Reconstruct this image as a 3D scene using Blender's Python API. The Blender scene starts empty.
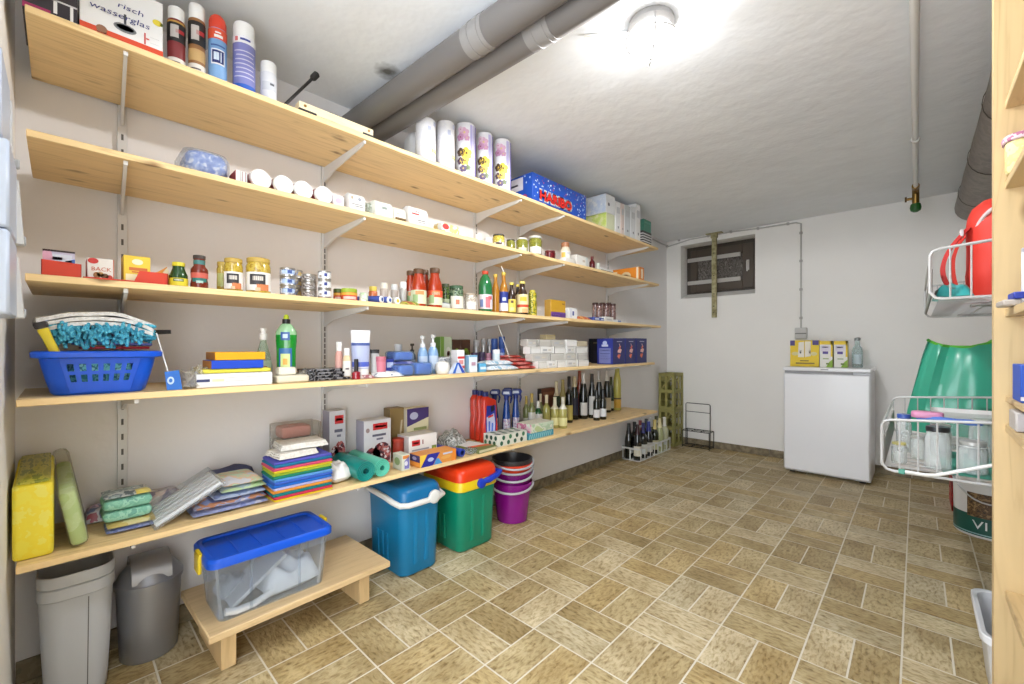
import bpy, math, random
from math import sin, cos, pi, atan, atan2, tan, sqrt, radians
from mathutils import Vector, Matrix, noise
random.seed(7)
COL = bpy.context.scene.collection
# ---------------------------------------------------------------- survey: photo pixel -> place in the room (metres)
# x: away from the shelf wall, y: along the shelf wall towards the window wall, z: up
F, PU, PV, CX, CZ = 428.0, 512.0, 347.0, 1.94, 1.0
CS, SN = 0.7266, 0.6870
def ray(u):
    k = (u-PU)/F
    return k*CS-SN, k*SN+CS
def on_x(u, v, x):
    a, b = ray(u); Z = (x-CX)/a
    return Vector((x, b*Z, CZ-(v-PV)/F*Z))
def on_y(u, v, y):
    a, b = ray(u); Z = y/b
    return Vector((CX+a*Z, y, CZ-(v-PV)/F*Z))
def on_z(u, v, z):
    a, b = ray(u); Z = F*(CZ-z)/(v-PV)
    return Vector((CX+a*Z, b*Z, z))
# ---------------------------------------------------------------- materials
def lin(c):
    return tuple(((x/255)/12.92 if x/255 <= .04045 else ((x/255+.055)/1.055)**2.4) for x in c)
_M = {}
def new_mat(name):
    m = bpy.data.materials.new(name); m.use_nodes = True
    nt = m.node_tree; b = nt.nodes['Principled BSDF']
    return m, nt, b
def mat(c, rough=.5, metal=0, coat=0, sss=0):
    key = (tuple(c), rough, metal, coat)
    if key in _M: return _M[key]
    m, nt, b = new_mat('paint_%d_%d_%d' % tuple(c))
    b.inputs['Base Color'].default_value = (*[x*.86 for x in lin(c)], 1)
    b.inputs['Roughness'].default_value = rough
    b.inputs['Metallic'].default_value = metal
    b.inputs['Coat Weight'].default_value = coat
    b.inputs['Coat Roughness'].default_value = .08
    _M[key] = m
    return m
def N(nt, typ, **kw):
    n = nt.nodes.new(typ)
    for k, v in kw.items():
        if k.startswith('i_'):
            n.inputs[k[2:].replace('_', ' ')].default_value = v
        else: setattr(n, k, v)
    return n
def ramp(nt, stops, interp='LINEAR'):
    r = nt.nodes.new('ShaderNodeValToRGB'); cr = r.color_ramp; cr.interpolation = interp
    while len(cr.elements) < len(stops): cr.elements.new(.5)
    for e, (p, c) in zip(cr.elements, stops):
        e.position = p; e.color = (*lin(c), 1)
    return r
def speckle(cols, scale=60, rough=.45, detail=2, kind='noise', coat=0, stretch=(1, 1, 1), lo=.32, hi=.68):
    """printed / woven pattern: constant-step ramp over noise or voronoi cells"""
    key = ('sp', tuple(map(tuple, cols)), scale, rough, kind, stretch, coat)
    if key in _M: return _M[key]
    m, nt, b = new_mat('pattern')
    tc = N(nt, 'ShaderNodeTexCoord'); mp = N(nt, 'ShaderNodeMapping'); mp.inputs['Scale'].default_value = stretch
    nt.links.new(tc.outputs['Object'], mp.inputs['Vector'])
    if kind == 'noise':
        t = N(nt, 'ShaderNodeTexNoise', i_Scale=scale, i_Detail=detail); out = t.outputs['Fac']
    else:
        t = N(nt, 'ShaderNodeTexVoronoi', i_Scale=scale); out = t.outputs['Color']
        sx = N(nt, 'ShaderNodeSeparateColor'); nt.links.new(out, sx.inputs[0]); out = sx.outputs[0]; lo, hi = 0, 1
    nt.links.new(mp.outputs[0], t.inputs['Vector'])
    n = len(cols)
    r = ramp(nt, [(0 if i == 0 else lo+(hi-lo)*i/n, tuple(x*.935 for x in c)) for i, c in enumerate(cols)], 'CONSTANT')
    nt.links.new(out, r.inputs[0]); nt.links.new(r.outputs[0], b.inputs['Base Color'])
    b.inputs['Roughness'].default_value = rough; b.inputs['Coat Weight'].default_value = coat
    _M[key] = m
    return m
def clear(c=(240, 245, 243), amount=.8, rough=.05, key=None):
    """clear plastic or thin glass: mostly see-through with a glossy surface"""
    k = ('clear', tuple(c), amount, rough)
    if k in _M: return _M[k]
    m = bpy.data.materials.new('clear'); m.use_nodes = True; nt = m.node_tree; nt.nodes.clear()
    o = N(nt, 'ShaderNodeOutputMaterial'); tr = N(nt, 'ShaderNodeBsdfTransparent'); tr.inputs[0].default_value = (*lin(c), 1)
    g = N(nt, 'ShaderNodeBsdfPrincipled'); g.inputs['Base Color'].default_value = (*lin(c), 1); g.inputs['Roughness'].default_value = rough
    lw = N(nt, 'ShaderNodeLayerWeight', i_Blend=.35)
    mm = N(nt, 'ShaderNodeMath', operation='MULTIPLY_ADD'); mm.inputs[1].default_value = .22; mm.inputs[2].default_value = (1-amount)*.42
    mm.use_clamp = True
    nt.links.new(lw.outputs['Fresnel'], mm.inputs[0])
    mx = N(nt, 'ShaderNodeMixShader'); nt.links.new(mm.outputs[0], mx.inputs[0])
    nt.links.new(tr.outputs[0], mx.inputs[1]); nt.links.new(g.outputs[0], mx.inputs[2]); nt.links.new(mx.outputs[0], o.inputs[0])
    _M[k] = m
    return m
def wood(base, dark, axis=1, scale=1.0, rough=.5, knots=True, seed=0.0):
    key = ('wood', base, dark, axis, scale, seed)
    if key in _M: return _M[key]
    m, nt, b = new_mat('wood')
    tc = N(nt, 'ShaderNodeTexCoord'); mp = N(nt, 'ShaderNodeMapping')
    sc = [9*scale]*3; sc[axis] = .55*scale
    mp.inputs['Scale'].default_value = sc; mp.inputs['Location'].default_value = (seed, seed*1.7, seed*.6)
    nt.links.new(tc.outputs['Object'], mp.inputs['Vector'])
    n1 = N(nt, 'ShaderNodeTexNoise', i_Scale=1.6, i_Detail=3, i_Distortion=.6); nt.links.new(mp.outputs[0], n1.inputs['Vector'])
    w = N(nt, 'ShaderNodeMath', operation='MULTIPLY'); w.inputs[1].default_value = 16; nt.links.new(n1.outputs['Fac'], w.inputs[0])
    fr = N(nt, 'ShaderNodeMath', operation='PINGPONG'); fr.inputs[1].default_value = 1; nt.links.new(w.outputs[0], fr.inputs[0])
    n2 = N(nt, 'ShaderNodeTexNoise', i_Scale=9, i_Detail=4); nt.links.new(mp.outputs[0], n2.inputs['Vector'])
    mx = N(nt, 'ShaderNodeMix', data_type='FLOAT'); mx.inputs[0].default_value = .45
    nt.links.new(fr.outputs[0], mx.inputs[2]); nt.links.new(n2.outputs['Fac'], mx.inputs[3])
    mid = tuple((x*2+y)/3 for x, y in zip(base, dark))
    r = ramp(nt, [(0, mid), (.35, base), (1, tuple(min(255, x*1.04) for x in base))]); nt.links.new(mx.outputs[0], r.inputs[0])
    col = r.outputs[0]
    if knots:
        mk = N(nt, 'ShaderNodeMapping'); s2 = [12*scale]*3; s2[axis] = 4.2*scale; mk.inputs['Scale'].default_value = s2
        mk.inputs['Location'].default_value = (seed*3, seed, seed*2)
        nz = N(nt, 'ShaderNodeTexNoise', i_Scale=14); nt.links.new(tc.outputs['Object'], nz.inputs['Vector'])
        nt.links.new(tc.outputs['Object'], mk.inputs['Vector'])
        ad = N(nt, 'ShaderNodeVectorMath', operation='MULTIPLY_ADD'); ad.inputs[1].default_value = (.22, .22, .22)
        nt.links.new(nz.outputs['Color'], ad.inputs[0]); nt.links.new(mk.outputs[0], ad.inputs[2])
        v = N(nt, 'ShaderNodeTexVoronoi', i_Scale=1.0); nt.links.new(ad.outputs[0], v.inputs['Vector'])
        k = N(nt, 'ShaderNodeMapRange'); k.inputs[1].default_value = .05; k.inputs[2].default_value = .17; k.inputs[3].default_value = .85; k.inputs[4].default_value = 0
        nt.links.new(v.outputs['Distance'], k.inputs[0])
        mc = N(nt, 'ShaderNodeMix', data_type='RGBA'); mc.inputs[7].default_value = (*lin(dark), 1)
        nt.links.new(k.outputs[0], mc.inputs[0]); nt.links.new(col, mc.inputs[6]); col = mc.outputs[2]
    nt.links.new(col, b.inputs['Base Color']); b.inputs['Roughness'].default_value = rough
    _M[key] = m
    return m
def plaster(c, c2, bump=.15, scale=7, stain=None):
    m, nt, b = new_mat('plaster')
    tc = N(nt, 'ShaderNodeTexCoord')
    n = N(nt, 'ShaderNodeTexNoise', i_Scale=1.3, i_Detail=5); nt.links.new(tc.outputs['Object'], n.inputs['Vector'])
    r = ramp(nt, [(.35, c2), (.65, c)]); nt.links.new(n.outputs['Fac'], r.inputs[0]); col = r.outputs[0]
    if stain:
        d = N(nt, 'ShaderNodeVectorMath', operation='DISTANCE'); d.inputs[1].default_value = stain[0]
        nn = N(nt, 'ShaderNodeTexNoise', i_Scale=25); nt.links.new(tc.outputs['Object'], nn.inputs['Vector'])
        nt.links.new(tc.outputs['Object'], d.inputs[0])
        s = N(nt, 'ShaderNodeMath', operation='MULTIPLY_ADD'); s.inputs[1].default_value = .05; nt.links.new(nn.outputs['Fac'], s.inputs[0]); nt.links.new(d.outputs['Value'], s.inputs[2])
        k = N(nt, 'ShaderNodeMapRange'); k.inputs[1].default_value = stain[1]*.7; k.inputs[2].default_value = stain[1]*1.7; k.inputs[3].default_value = .9; k.inputs[4].default_value = 0
        nt.links.new(s.outputs[0], k.inputs[0])
        mc = N(nt, 'ShaderNodeMix', data_type='RGBA'); mc.inputs[7].default_value = (*lin((70, 62, 45)), 1)
        nt.links.new(k.outputs[0], mc.inputs[0]); nt.links.new(col, mc.inputs[6]); col = mc.outputs[2]
    nt.links.new(col, b.inputs['Base Color']); b.inputs['Roughness'].default_value = .85
    n2 = N(nt, 'ShaderNodeTexNoise', i_Scale=scale, i_Detail=4); nt.links.new(tc.outputs['Object'], n2.inputs['Vector'])
    bp = N(nt, 'ShaderNodeBump', i_Strength=bump, i_Distance=.03); nt.links.new(n2.outputs['Fac'], bp.inputs['Height']); nt.links.new(bp.outputs[0], b.inputs['Normal'])
    return m
# ---------------------------------------------------------------- mesh building
_T = {}
def text_geo(s):
    if s not in _T:
        c = bpy.data.curves.new('lettering', 'FONT'); c.body = s; c.size = 1; c.resolution_u = 2
        o = bpy.data.objects.new('lettering', c); COL.objects.link(o)
        bpy.context.view_layer.update()
        me = bpy.data.meshes.new_from_object(o)
        _T[s] = ([v.co.copy() for v in me.vertices], [list(p.vertices) for p in me.polygons])
        bpy.data.objects.remove(o); bpy.data.curves.remove(c); bpy.data.meshes.remove(me)
    return _T[s]
class MB:
    def __init__(s): s.v = []; s.f = []; s.m = []; s.mats = []
    def mi(s, m):
        if m not in s.mats: s.mats.append(m)
        return s.mats.index(m)
    def add(s, vs, fs, m):
        o = len(s.v); s.v += [Vector(v) for v in vs]; i = s.mi(m)
        for f in fs: s.f.append([o+a for a in f]); s.m.append(i)
        return s
    def poly(s, pts, m): return s.add(pts, [list(range(len(pts)))], m)
    def box(s, x0, x1, y0, y1, z0, z1, m, c=.0015, front=None, side=None, top=None):
        cx, cy, cz = (x0+x1)/2, (y0+y1)/2, (z0+z1)/2
        X, Y, Z = (x1-x0)/2, (y1-y0)/2, (z1-z0)/2; c = min(c, X*.4, Y*.4, Z*.4)
        V = []; ix = {}
        for sx in (-1, 1):
            for sy in (-1, 1):
                for sz in (-1, 1):
                    for a, p in enumerate(((sx*X, sy*(Y-c), sz*(Z-c)), (sx*(X-c), sy*Y, sz*(Z-c)), (sx*(X-c), sy*(Y-c), sz*Z))):
                        ix[(sx, sy, sz, a)] = len(V); V.append((p[0]+cx, p[1]+cy, p[2]+cz))
        o = len(s.v); s.v += [Vector(v) for v in V]
        def q(ids, mm):
            P = [Vector(V[i]) for i in ids]; n = (P[1]-P[0]).cross(P[2]-P[0]); cen = sum(P, Vector())/len(P)-Vector((cx, cy, cz))
            if n.dot(cen) < 0: ids = ids[::-1]
            s.f.append([o+i for i in ids]); s.m.append(s.mi(mm))
        for sg in (-1, 1):
            q([ix[(sg, a, b, 0)] for a, b in ((-1, -1), (1, -1), (1, 1), (-1, 1))], front if front and sg > 0 else m)
            q([ix[(a, sg, b, 1)] for a, b in ((-1, -1), (1, -1), (1, 1), (-1, 1))], side if side else m)
            q([ix[(a, b, sg, 2)] for a, b in ((-1, -1), (1, -1), (1, 1), (-1, 1))], top if top and sg > 0 else m)
        for a in (-1, 1):
            for b in (-1, 1):
                q([ix[(a, b, -1, 0)], ix[(a, b, -1, 1)], ix[(a, b, 1, 1)], ix[(a, b, 1, 0)]], m)
                q([ix[(a, -1, b, 0)], ix[(a, -1, b, 2)], ix[(a, 1, b, 2)], ix[(a, 1, b, 0)]], m)
                q([ix[(-1, a, b, 1)], ix[(-1, a, b, 2)], ix[(1, a, b, 2)], ix[(1, a, b, 1)]], m)
                for d in (-1, 1): q([ix[(a, b, d, 0)], ix[(a, b, d, 1)], ix[(a, b, d, 2)]], m)
        return s
    def loft(s, rings, m, cap0=True, cap1=True, ms=None):
        n = len(rings[0]); o = len(s.v)
        for r in rings: s.v += [Vector(p) for p in r]
        for j in range(len(rings)-1):
            i = s.mi(ms[j] if ms else m)
            for a in range(n):
                b = (a+1) % n
                s.f.append([o+j*n+a, o+j*n+b, o+(j+1)*n+b, o+(j+1)*n+a]); s.m.append(i)
        if cap0: s.f.append([o+a for a in range(n)][::-1]); s.m.append(s.mi(ms[0] if ms else m))
        if cap1: s.f.append([o+(len(rings)-1)*n+a for a in range(n)]); s.m.append(s.mi(ms[-1] if ms else m))
        return s
    def lathe(s, prof, m, n=20, c=(0, 0, 0), ms=None, sy=1.0, cap0=True, cap1=True):
        rings = [[(c[0]+r*cos(2*pi*a/n), c[1]+sy*r*sin(2*pi*a/n), c[2]+z) for a in range(n)] for r, z in prof]
        return s.loft(rings, m, cap0, cap1, ms)
    def arc(s, r, z0, z1, a0, a1, m, n=10, c=(0, 0, 0), r1=None):
        r1 = r if r1 is None else r1; vs = []
        for i in range(n+1):
            a = a0+(a1-a0)*i/n
            vs += [(c[0]+r*cos(a), c[1]+r*sin(a), c[2]+z0), (c[0]+r1*cos(a), c[1]+r1*sin(a), c[2]+z1)]
        return s.add(vs, [[2*i, 2*i+2, 2*i+3, 2*i+1] for i in range(n)], m)
    def tube(s, path, r, m, n=8, closed=False, cap=True):
        P = [Vector(p) for p in path]; L = len(P); rings = []; up = None
        for i in range(L):
            if closed: t = P[(i+1) % L]-P[i-1]
            else: t = P[min(i+1, L-1)]-P[max(i-1, 0)]
            t.normalize()
            if up is None:
                up = Vector((0, 0, 1)) if abs(t.z) < .9 else Vector((1, 0, 0))
            a = t.cross(up); a.normalize(); up = a.cross(t); up.normalize()
            rr = r[i] if isinstance(r, (list, tuple)) else r
            rings.append([P[i]+(a*cos(2*pi*k/n)+up*sin(2*pi*k/n))*rr for k in range(n)])
        if closed: rings.append(rings[0])
        return s.loft(rings, m, cap and not closed, cap and not closed)
    def text(s, t, o, ax, ay, size, m, shear=0, width=None):
        vs, fs = text_geo(t); ax = Vector(ax); ay = Vector(ay); o = Vector(o)
        if not vs: return s
        w = max(v.x for v in vs) or 1; k = size if width is None else width/w
        return s.add([o+ax*(k*v.x+shear*v.y*size)+ay*(size*v.y) for v in vs], fs, m)
    def ell(s, c, ax, ay, m, n=16):
        c, ax, ay = Vector(c), Vector(ax), Vector(ay)
        return s.poly([c+ax*cos(2*pi*i/n)+ay*sin(2*pi*i/n) for i in range(n)], m)
    def xform(s, M, start=0):
        for i in range(start, len(s.v)): s.v[i] = M @ s.v[i]
        return s
    def build(s, name, parent=None, loc=(0, 0, 0), rz=0, smooth=38, sub=0):
        me = bpy.data.meshes.new(name); me.from_pydata([tuple(v) for v in s.v], [], s.f)
        for m in s.mats: me.materials.append(m)
        for p, i in zip(me.polygons, s.m): p.material_index = i; p.use_smooth = True
        me.validate(); me.update(); me.set_sharp_from_angle(angle=radians(smooth))
        o = bpy.data.objects.new(name, me); COL.objects.link(o); o.location = loc; o.rotation_euler = (0, 0, rz)
        if parent: o.parent = parent
        if sub:
            md = o.modifiers.new('smooth', 'SUBSURF'); md.levels = md.render_levels = sub
        return o
def smooth_path(P, k=4):
    P = [Vector(p) for p in P]; Q = []
    for i in range(len(P)-1):
        a, b, c, d = P[max(i-1, 0)], P[i], P[i+1], P[min(i+2, len(P)-1)]
        for j in range(k):
            t = j/k; Q.append(.5*((2*b)+(c-a)*t+(2*a-5*b+4*c-d)*t*t+(3*b-a-3*c+d)*t**3))
    return Q+[P[-1]]
def tag(o, label=None, cat=None, g=None, kind=None):
    if label: o['label'] = label
    if cat: o['category'] = cat
    if g: o['group'] = g
    if kind: o['kind'] = kind
    return o
def thing(name, label, cat, loc, rz=0, g=None):
    o = bpy.data.objects.new(name, None); COL.objects.link(o); o.empty_display_size = .02
    o.location = loc; o.rotation_euler = (0, 0, rz)
    return tag(o, label, cat, g)
def dup(src, loc, label, rz=None, g=None):
    o = src.copy(); COL.objects.link(o); o.location = loc
    if rz is not None: o.rotation_euler = (0, 0, rz)
    o['label'] = label
    if g: o['group'] = g
    for ch in list(src.children):
        c = ch.copy(); COL.objects.link(c); c.parent = o
        for g2 in list(ch.children):
            d = g2.copy(); COL.objects.link(d); d.parent = c
    return o
def rr(x0, x1, y0, y1, z, r, n=4):
    r = min(r, (x1-x0)/2*.999, (y1-y0)/2*.999); P = []
    for cx, cy, a0 in ((x1-r, y1-r, 0), (x0+r, y1-r, pi/2), (x0+r, y0+r, pi), (x1-r, y0+r, 3*pi/2)):
        for i in range(n+1):
            a = a0+pi/2*i/n; P.append((cx+r*cos(a), cy+r*sin(a), z))
    return P
def soft(mb, x0, x1, y0, y1, z0, z1, m, r=.01, e=.004, ms=None, n=4):
    """rounded slab: rounded plan outline, eased top and bottom edges"""
    e = min(e, (z1-z0)/2*.98)
    R = [rr(x0+e, x1-e, y0+e, y1-e, z0, r, n), rr(x0+e*.3, x1-e*.3, y0+e*.3, y1-e*.3, z0+e*.3, r, n), rr(x0, x1, y0, y1, z0+e, r, n), rr(x0, x1, y0, y1, z1-e, r, n),
         rr(x0+e*.3, x1-e*.3, y0+e*.3, y1-e*.3, z1-e*.3, r, n), rr(x0+e, x1-e, y0+e, y1-e, z1, r, n)]
    return mb.loft(R, m, ms=ms)
def pillow(mb, lx, ly, h, m, n=12, wob=.12, seed=0, z0=0, flat=.35, edge=.12, msplit=None):
    """filled soft pack lying on its back, wrinkled by noise; flat underside"""
    V = []; Fc = []
    def pt(i, j, top):
        a, b = -1+2*i/n, -1+2*j/n
        pa, pb = (1-abs(a)**4)**.5 if abs(a) < 1 else 0, (1-abs(b)**4)**.5 if abs(b) < 1 else 0
        k = pa*pb
        w = noise.noise(Vector((a*2.3+seed, b*2.3, seed*1.3)))*wob
        x = a*lx/2*(1-.03*b*b); y = b*ly/2*(1-.03*a*a)
        z = h*(edge+(1-edge)*k*(1+w)) if top else h*edge*(1-k)
        return (x, y, z0+max(z, 0))
    for top in (1, 0):
        for i in range(n+1):
            for j in range(n+1): V.append(pt(i, j, top))
    q = (n+1)**2
    Ft = [[i*(n+1)+j, (i+1)*(n+1)+j, (i+1)*(n+1)+j+1, i*(n+1)+j+1] for i in range(n) for j in range(n)]
    Fb = [[q+a for a in f[::-1]] for f in Ft]
    E = [(i*(n+1), (i+1)*(n+1)) for i in range(n)][::1]+[(n*(n+1)+j, n*(n+1)+j+1) for j in range(n)]+[((n-i)*(n+1)+n, (n-i-1)*(n+1)+n) for i in range(n)]+[(n-j, n-j-1) for j in range(n)]
    Fe = [[a, q+a, q+b, b] for a, b in E]
    if msplit:
        mb.add(V, [f for f in Ft if msplit[0](*V[f[0]])], msplit[1]); mb.add(V, [f for f in Ft if not msplit[0](*V[f[0]])]+Fb+Fe, m)
    else: mb.add(V, Ft+Fb+Fe, m)
    return mb
# ---------------------------------------------------------------- shelf geometry
SH = {1: (1.822, .390, -.057, 3.41), 2: (1.525, .388, -.055, 3.43), 3: (1.175, .412, -.056, 3.40), 4: (.8765, .408, -.070, 3.295), 5: (.457, .332, -.074, 3.51)}
def zs(S): return SH[S][0]+.0006 if S in SH else S
def decal(mb, D, X, Y, H):
    """printed panels on a box of half-depth X, half-width Y, height H"""
    e = .0007
    for d in D:
        k = d[0]; fc = k[0]
        def P(a, b):
            if fc == 'f': return Vector((X+e, -Y+2*Y*a, H*b))
            if fc == 's': return Vector((-X+2*X*a, -Y-e, H*b))
            return Vector((X-2*X*b, -Y+2*Y*a, H+e))
        ax = P(1, 0)-P(0, 0); ay = P(0, 1)-P(0, 0)
        if len(k) == 1:
            _, a0, a1, b0, b1, c = d; c = c if not isinstance(c, tuple) else mat(c)
            mb.poly([P(a0, b0), P(a1, b0), P(a1, b1), P(a0, b1)], c)
        elif k[1] == 'e':
            _, a0, a1, b0, b1, c = d; c = c if not isinstance(c, tuple) else mat(c)
            q = P((a0+a1)/2, (b0+b1)/2); off = (P(0, 0)-P(0, 0))
            nrm = Vector((1, 0, 0)) if fc == 'f' else (Vector((0, -1, 0)) if fc == 's' else Vector((0, 0, 1)))
            mb.ell(q+nrm*.0004, ax*(a1-a0)/2, ay*(b1-b0)/2, c)
        elif k[1] == 'p':
            c = d[2]; c = c if not isinstance(c, tuple) else mat(c)
            mb.poly([P(a, b) for a, b in d[1]], c)
        elif k[1] == 't':
            _, t, a0, b0, w, hh, c = d[:7]
            nrm = Vector((1, 0, 0)) if fc == 'f' else (Vector((0, -1, 0)) if fc == 's' else Vector((0, 0, 1)))
            mb.text(t, P(a0, b0)+nrm*.0009, ax.normalized(), ay.normalized(), ay.length*hh, mat(c), shear=d[7] if len(d) > 7 else 0, width=ax.length*w)
def bx(name, label, cat, u0, u1, vt, xf, d, S, c, side=None, top=None, dec=(), g=None, yaw=0, zb=None, h=None, ch=.0015, vend=None):
    """carton whose front face (facing +x) spans photo columns u0..u1; vt is its top at u0"""
    zb = zs(S) if zb is None else zb
    xb = max(.016, xf-d); A = on_x(u0, vt, xf); B = on_x(u1, vt, xf)
    h = h or max(.006, A.z-zb); X, Y = (xf-xb)/2, (B.y-A.y)/2
    mb = MB(); m = c if not isinstance(c, tuple) else mat(c)
    mb.box(-X, X, -Y, Y, 0, h, m, ch, side=(mat(side) if isinstance(side, tuple) else side), top=(mat(top) if isinstance(top, tuple) else top))
    decal(mb, dec, X, Y, h)
    o = mb.build(name, None, ((xf+xb)/2, (A.y+B.y)/2, zb), yaw)
    o['h'] = h
    return tag(o, label, cat, g)
def spot(u0, u1, vt, xc, S, zb=None):
    """upright round thing between photo columns u0..u1 with its axis xc from the wall -> centre, radius, height"""
    zb = zs(S) if zb is None else zb
    t0, t1 = atan((u0-PU)/F), atan((u1-PU)/F); k = tan((t0+t1)/2); a, b = k*CS-SN, k*SN+CS
    Z = (xc-CX)/a; D = Z*sqrt(1+k*k)
    r = D*sin((t1-t0)/2); Zt = Z*(1-r/D) if vt < PV else Z
    return Vector((xc, b*Z, zb)), r, CZ-(vt-PV)/F*Zt-zb
def aim(p): return atan2(-p[1]*.75, CX-p[0])
def xb(u, v, S):
    """distance from the wall of a point seen at (u, v) on shelf top S"""
    return on_z(u, v, SH[S][0]).x
# ================================================================ the room
YB, YN, XR, HC = 4.457, -.40, 2.69, 2.12
WALLM = plaster((240, 238, 234), (235, 233, 229)); WALLS = plaster((232, 229, 228), (227, 224, 223))
CEILM = plaster((234, 237, 241), (227, 230, 234), .35, 5, stain=((.375, .92, HC), .05))
def struct(mb, name, **k): return tag(mb.build(name, **k), kind='structure')
mb = MB(); mb.box(-.15, 0, -.25, YB+.3, -.05, HC+.05, WALLS, 0); struct(mb, 'wall_left')
mb = MB(); mb.box(XR, XR+.15, YN, YB+.3, -.05, HC+.05, WALLM, 0); struct(mb, 'wall_right')
mb = MB(); mb.box(0, .93, -.24, -.09, -.05, HC, WALLM, .004); struct(mb, 'wall_front')
# window wall with the opening
WX0, WX1, WZ0, WZ1 = .149, .845, 1.50, 2.055
mb = MB()
mb.box(0, WX0, YB, YB+.3, -.05, HC, WALLM, 0); mb.box(WX1, XR, YB, YB+.3, -.05, HC, WALLM, 0)
mb.box(WX0, WX1, YB, YB+.3, -.05, WZ0, WALLM, 0); mb.box(WX0, WX1, YB, YB+.3, WZ1, HC, WALLM, 0)
struct(mb, 'wall_back')
mb = MB(); mb.add([(WX0, YB, WZ0), (WX1, YB, WZ0), (WX1, YB+.2, WZ0), (WX0, YB+.2, WZ0), (WX0, YB+.2, WZ0+.07), (WX1, YB+.2, WZ0+.07)],
                  [[0, 1, 5, 4], [0, 3, 2, 1], [0, 4, 3], [1, 2, 5], [2, 3, 4, 5]], WALLM); struct(mb, 'trim_1')
mb = MB(); mb.box(-.15, XR+.15, YN, YB+.3, HC, HC+.12, CEILM, 0); struct(mb, 'ceiling')
# ---- floor: basket weave of paired stone-look tiles
def tile_mat():
    m, nt, b = new_mat('stone_tile')
    uv = N(nt, 'ShaderNodeUVMap'); at = N(nt, 'ShaderNodeVertexColor', layer_name='tint')
    mp = N(nt, 'ShaderNodeMapping'); mp.inputs['Scale'].default_value = (1, 2.3, 1); nt.links.new(uv.outputs[0], mp.inputs[0])
    n1 = N(nt, 'ShaderNodeTexNoise', i_Scale=38, i_Detail=4, i_Roughness=.58, i_Distortion=.35); nt.links.new(mp.outputs[0], n1.inputs['Vector'])
    n2 = N(nt, 'ShaderNodeTexNoise', i_Scale=6, i_Detail=3); nt.links.new(uv.outputs[0], n2.inputs['Vector'])
    r1 = ramp(nt, [(.28, (158, 142, 112)), (.42, (220, 211, 190)), (.56, (250, 246, 236))]); nt.links.new(n1.outputs['Fac'], r1.inputs[0])
    r2 = ramp(nt, [(.3, (205, 196, 178)), (.7, (255, 255, 255))]); nt.links.new(n2.outputs['Fac'], r2.inputs[0])
    m1 = N(nt, 'ShaderNodeMix', data_type='RGBA', blend_type='MULTIPLY'); m1.inputs[0].default_value = 1
    nt.links.new(r1.outputs[0], m1.inputs[6]); nt.links.new(r2.outputs[0], m1.inputs[7])
    m2 = N(nt, 'ShaderNodeMix', data_type='RGBA', blend_type='MULTIPLY'); m2.inputs[0].default_value = 1
    nt.links.new(m1.outputs[2], m2.inputs[6]); nt.links.new(at.outputs[0], m2.inputs[7])
    nt.links.new(m2.outputs[2], b.inputs['Base Color']); b.inputs['Roughness'].default_value = .5
    bp = N(nt, 'ShaderNodeBump', i_Strength=.75, i_Distance=.0045); nt.links.new(n1.outputs['Fac'], bp.inputs['Height']); nt.links.new(bp.outputs[0], b.inputs['Normal'])
    return m
TILE = tile_mat(); GROUT = mat((240, 233, 216), .8)
def build_floor():
    W, X0, Y0, gp = .238, 1.905, 2.11, .0027
    mb = MB(); mb.poly([(0, YN, -.0015), (XR, YN, -.0015), (XR, YB, -.0015), (0, YB, -.0015)], GROUT)
    T = []
    for i in range(-9, 5):
        for j in range(-16, 12):
            x0, y0 = X0+i*W, Y0+j*W
            if (i+1+j) % 2 == 0: T += [(x0, x0+W/2, y0, y0+W, 1), (x0+W/2, x0+W, y0, y0+W, 1)]
            else: T += [(x0, x0+W, y0, y0+W/2, 0), (x0, x0+W, y0+W/2, y0+W, 0)]
    info = []
    for x0, x1, y0, y1, d in T:
        a0, a1, b0, b1 = max(x0+gp, 0), min(x1-gp, XR), max(y0+gp, YN), min(y1-gp, YB)
        if a1-a0 < .004 or b1-b0 < .004: continue
        mb.poly([(a0, b0, 0), (a1, b0, 0), (a1, b1, 0), (a0, b1, 0)], TILE); info.append((a0, b0, d, x0, y0))
    o = mb.build('floor'); me = o.data
    me.uv_layers.new(name='UVMap'); me.color_attributes.new('tint', 'FLOAT_COLOR', 'CORNER'); uv = me.uv_layers['UVMap']; ca = me.color_attributes['tint']
    rnd = random.Random(3); pal = [(219, 207, 177), (210, 196, 160), (203, 188, 150), (226, 215, 188), (207, 188, 144), (194, 178, 140), (216, 207, 182), (212, 194, 152)]
    prev = (0, 0)
    for p in me.polygons:
        if p.index == 0:
            for li in p.loop_indices: ca.data[li].color = (1, 1, 1, 1)
            continue
        a0, b0, d, x0, y0 = info[p.index-1]; c = lin(rnd.choice(pal)); k = rnd.uniform(.97, 1.03); ox, oy = rnd.uniform(0, 50), rnd.uniform(0, 50)
        fl = rnd.choice((0, 1))
        for li in p.loop_indices:
            v = me.vertices[me.loops[li].vertex_index].co; a, b = v.x-x0, v.y-y0
            if d: a, b = b, a
            uv.data[li].uv = (a+ox, b+oy); ca.data[li].color = (c[0]*k, c[1]*k, c[2]*k, 1)
    return tag(o, kind='structure')
build_floor()
# ---- tile skirting
SK = speckle([(112, 100, 78), (126, 113, 88), (140, 126, 99), (150, 137, 110)], 22, .6, 3)
def skirting(name, axis, fixed, a0, a1):
    mb = MB(); a = a0
    while a < a1-.01:
        b = min(a+.238, a1)
        if axis == 'y': mb.box(fixed, fixed+.009, a+.001, b-.001, 0, .066, SK, .001)
        else: mb.box(a+.001, b-.001, fixed-.009, fixed, 0, .066, SK, .001)
        a = b
    return struct(mb, name)
skirting('baseboard_left', 'y', 0, -.09, YB-.01); skirting('baseboard_back', 'x', YB, .01, XR)
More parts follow.
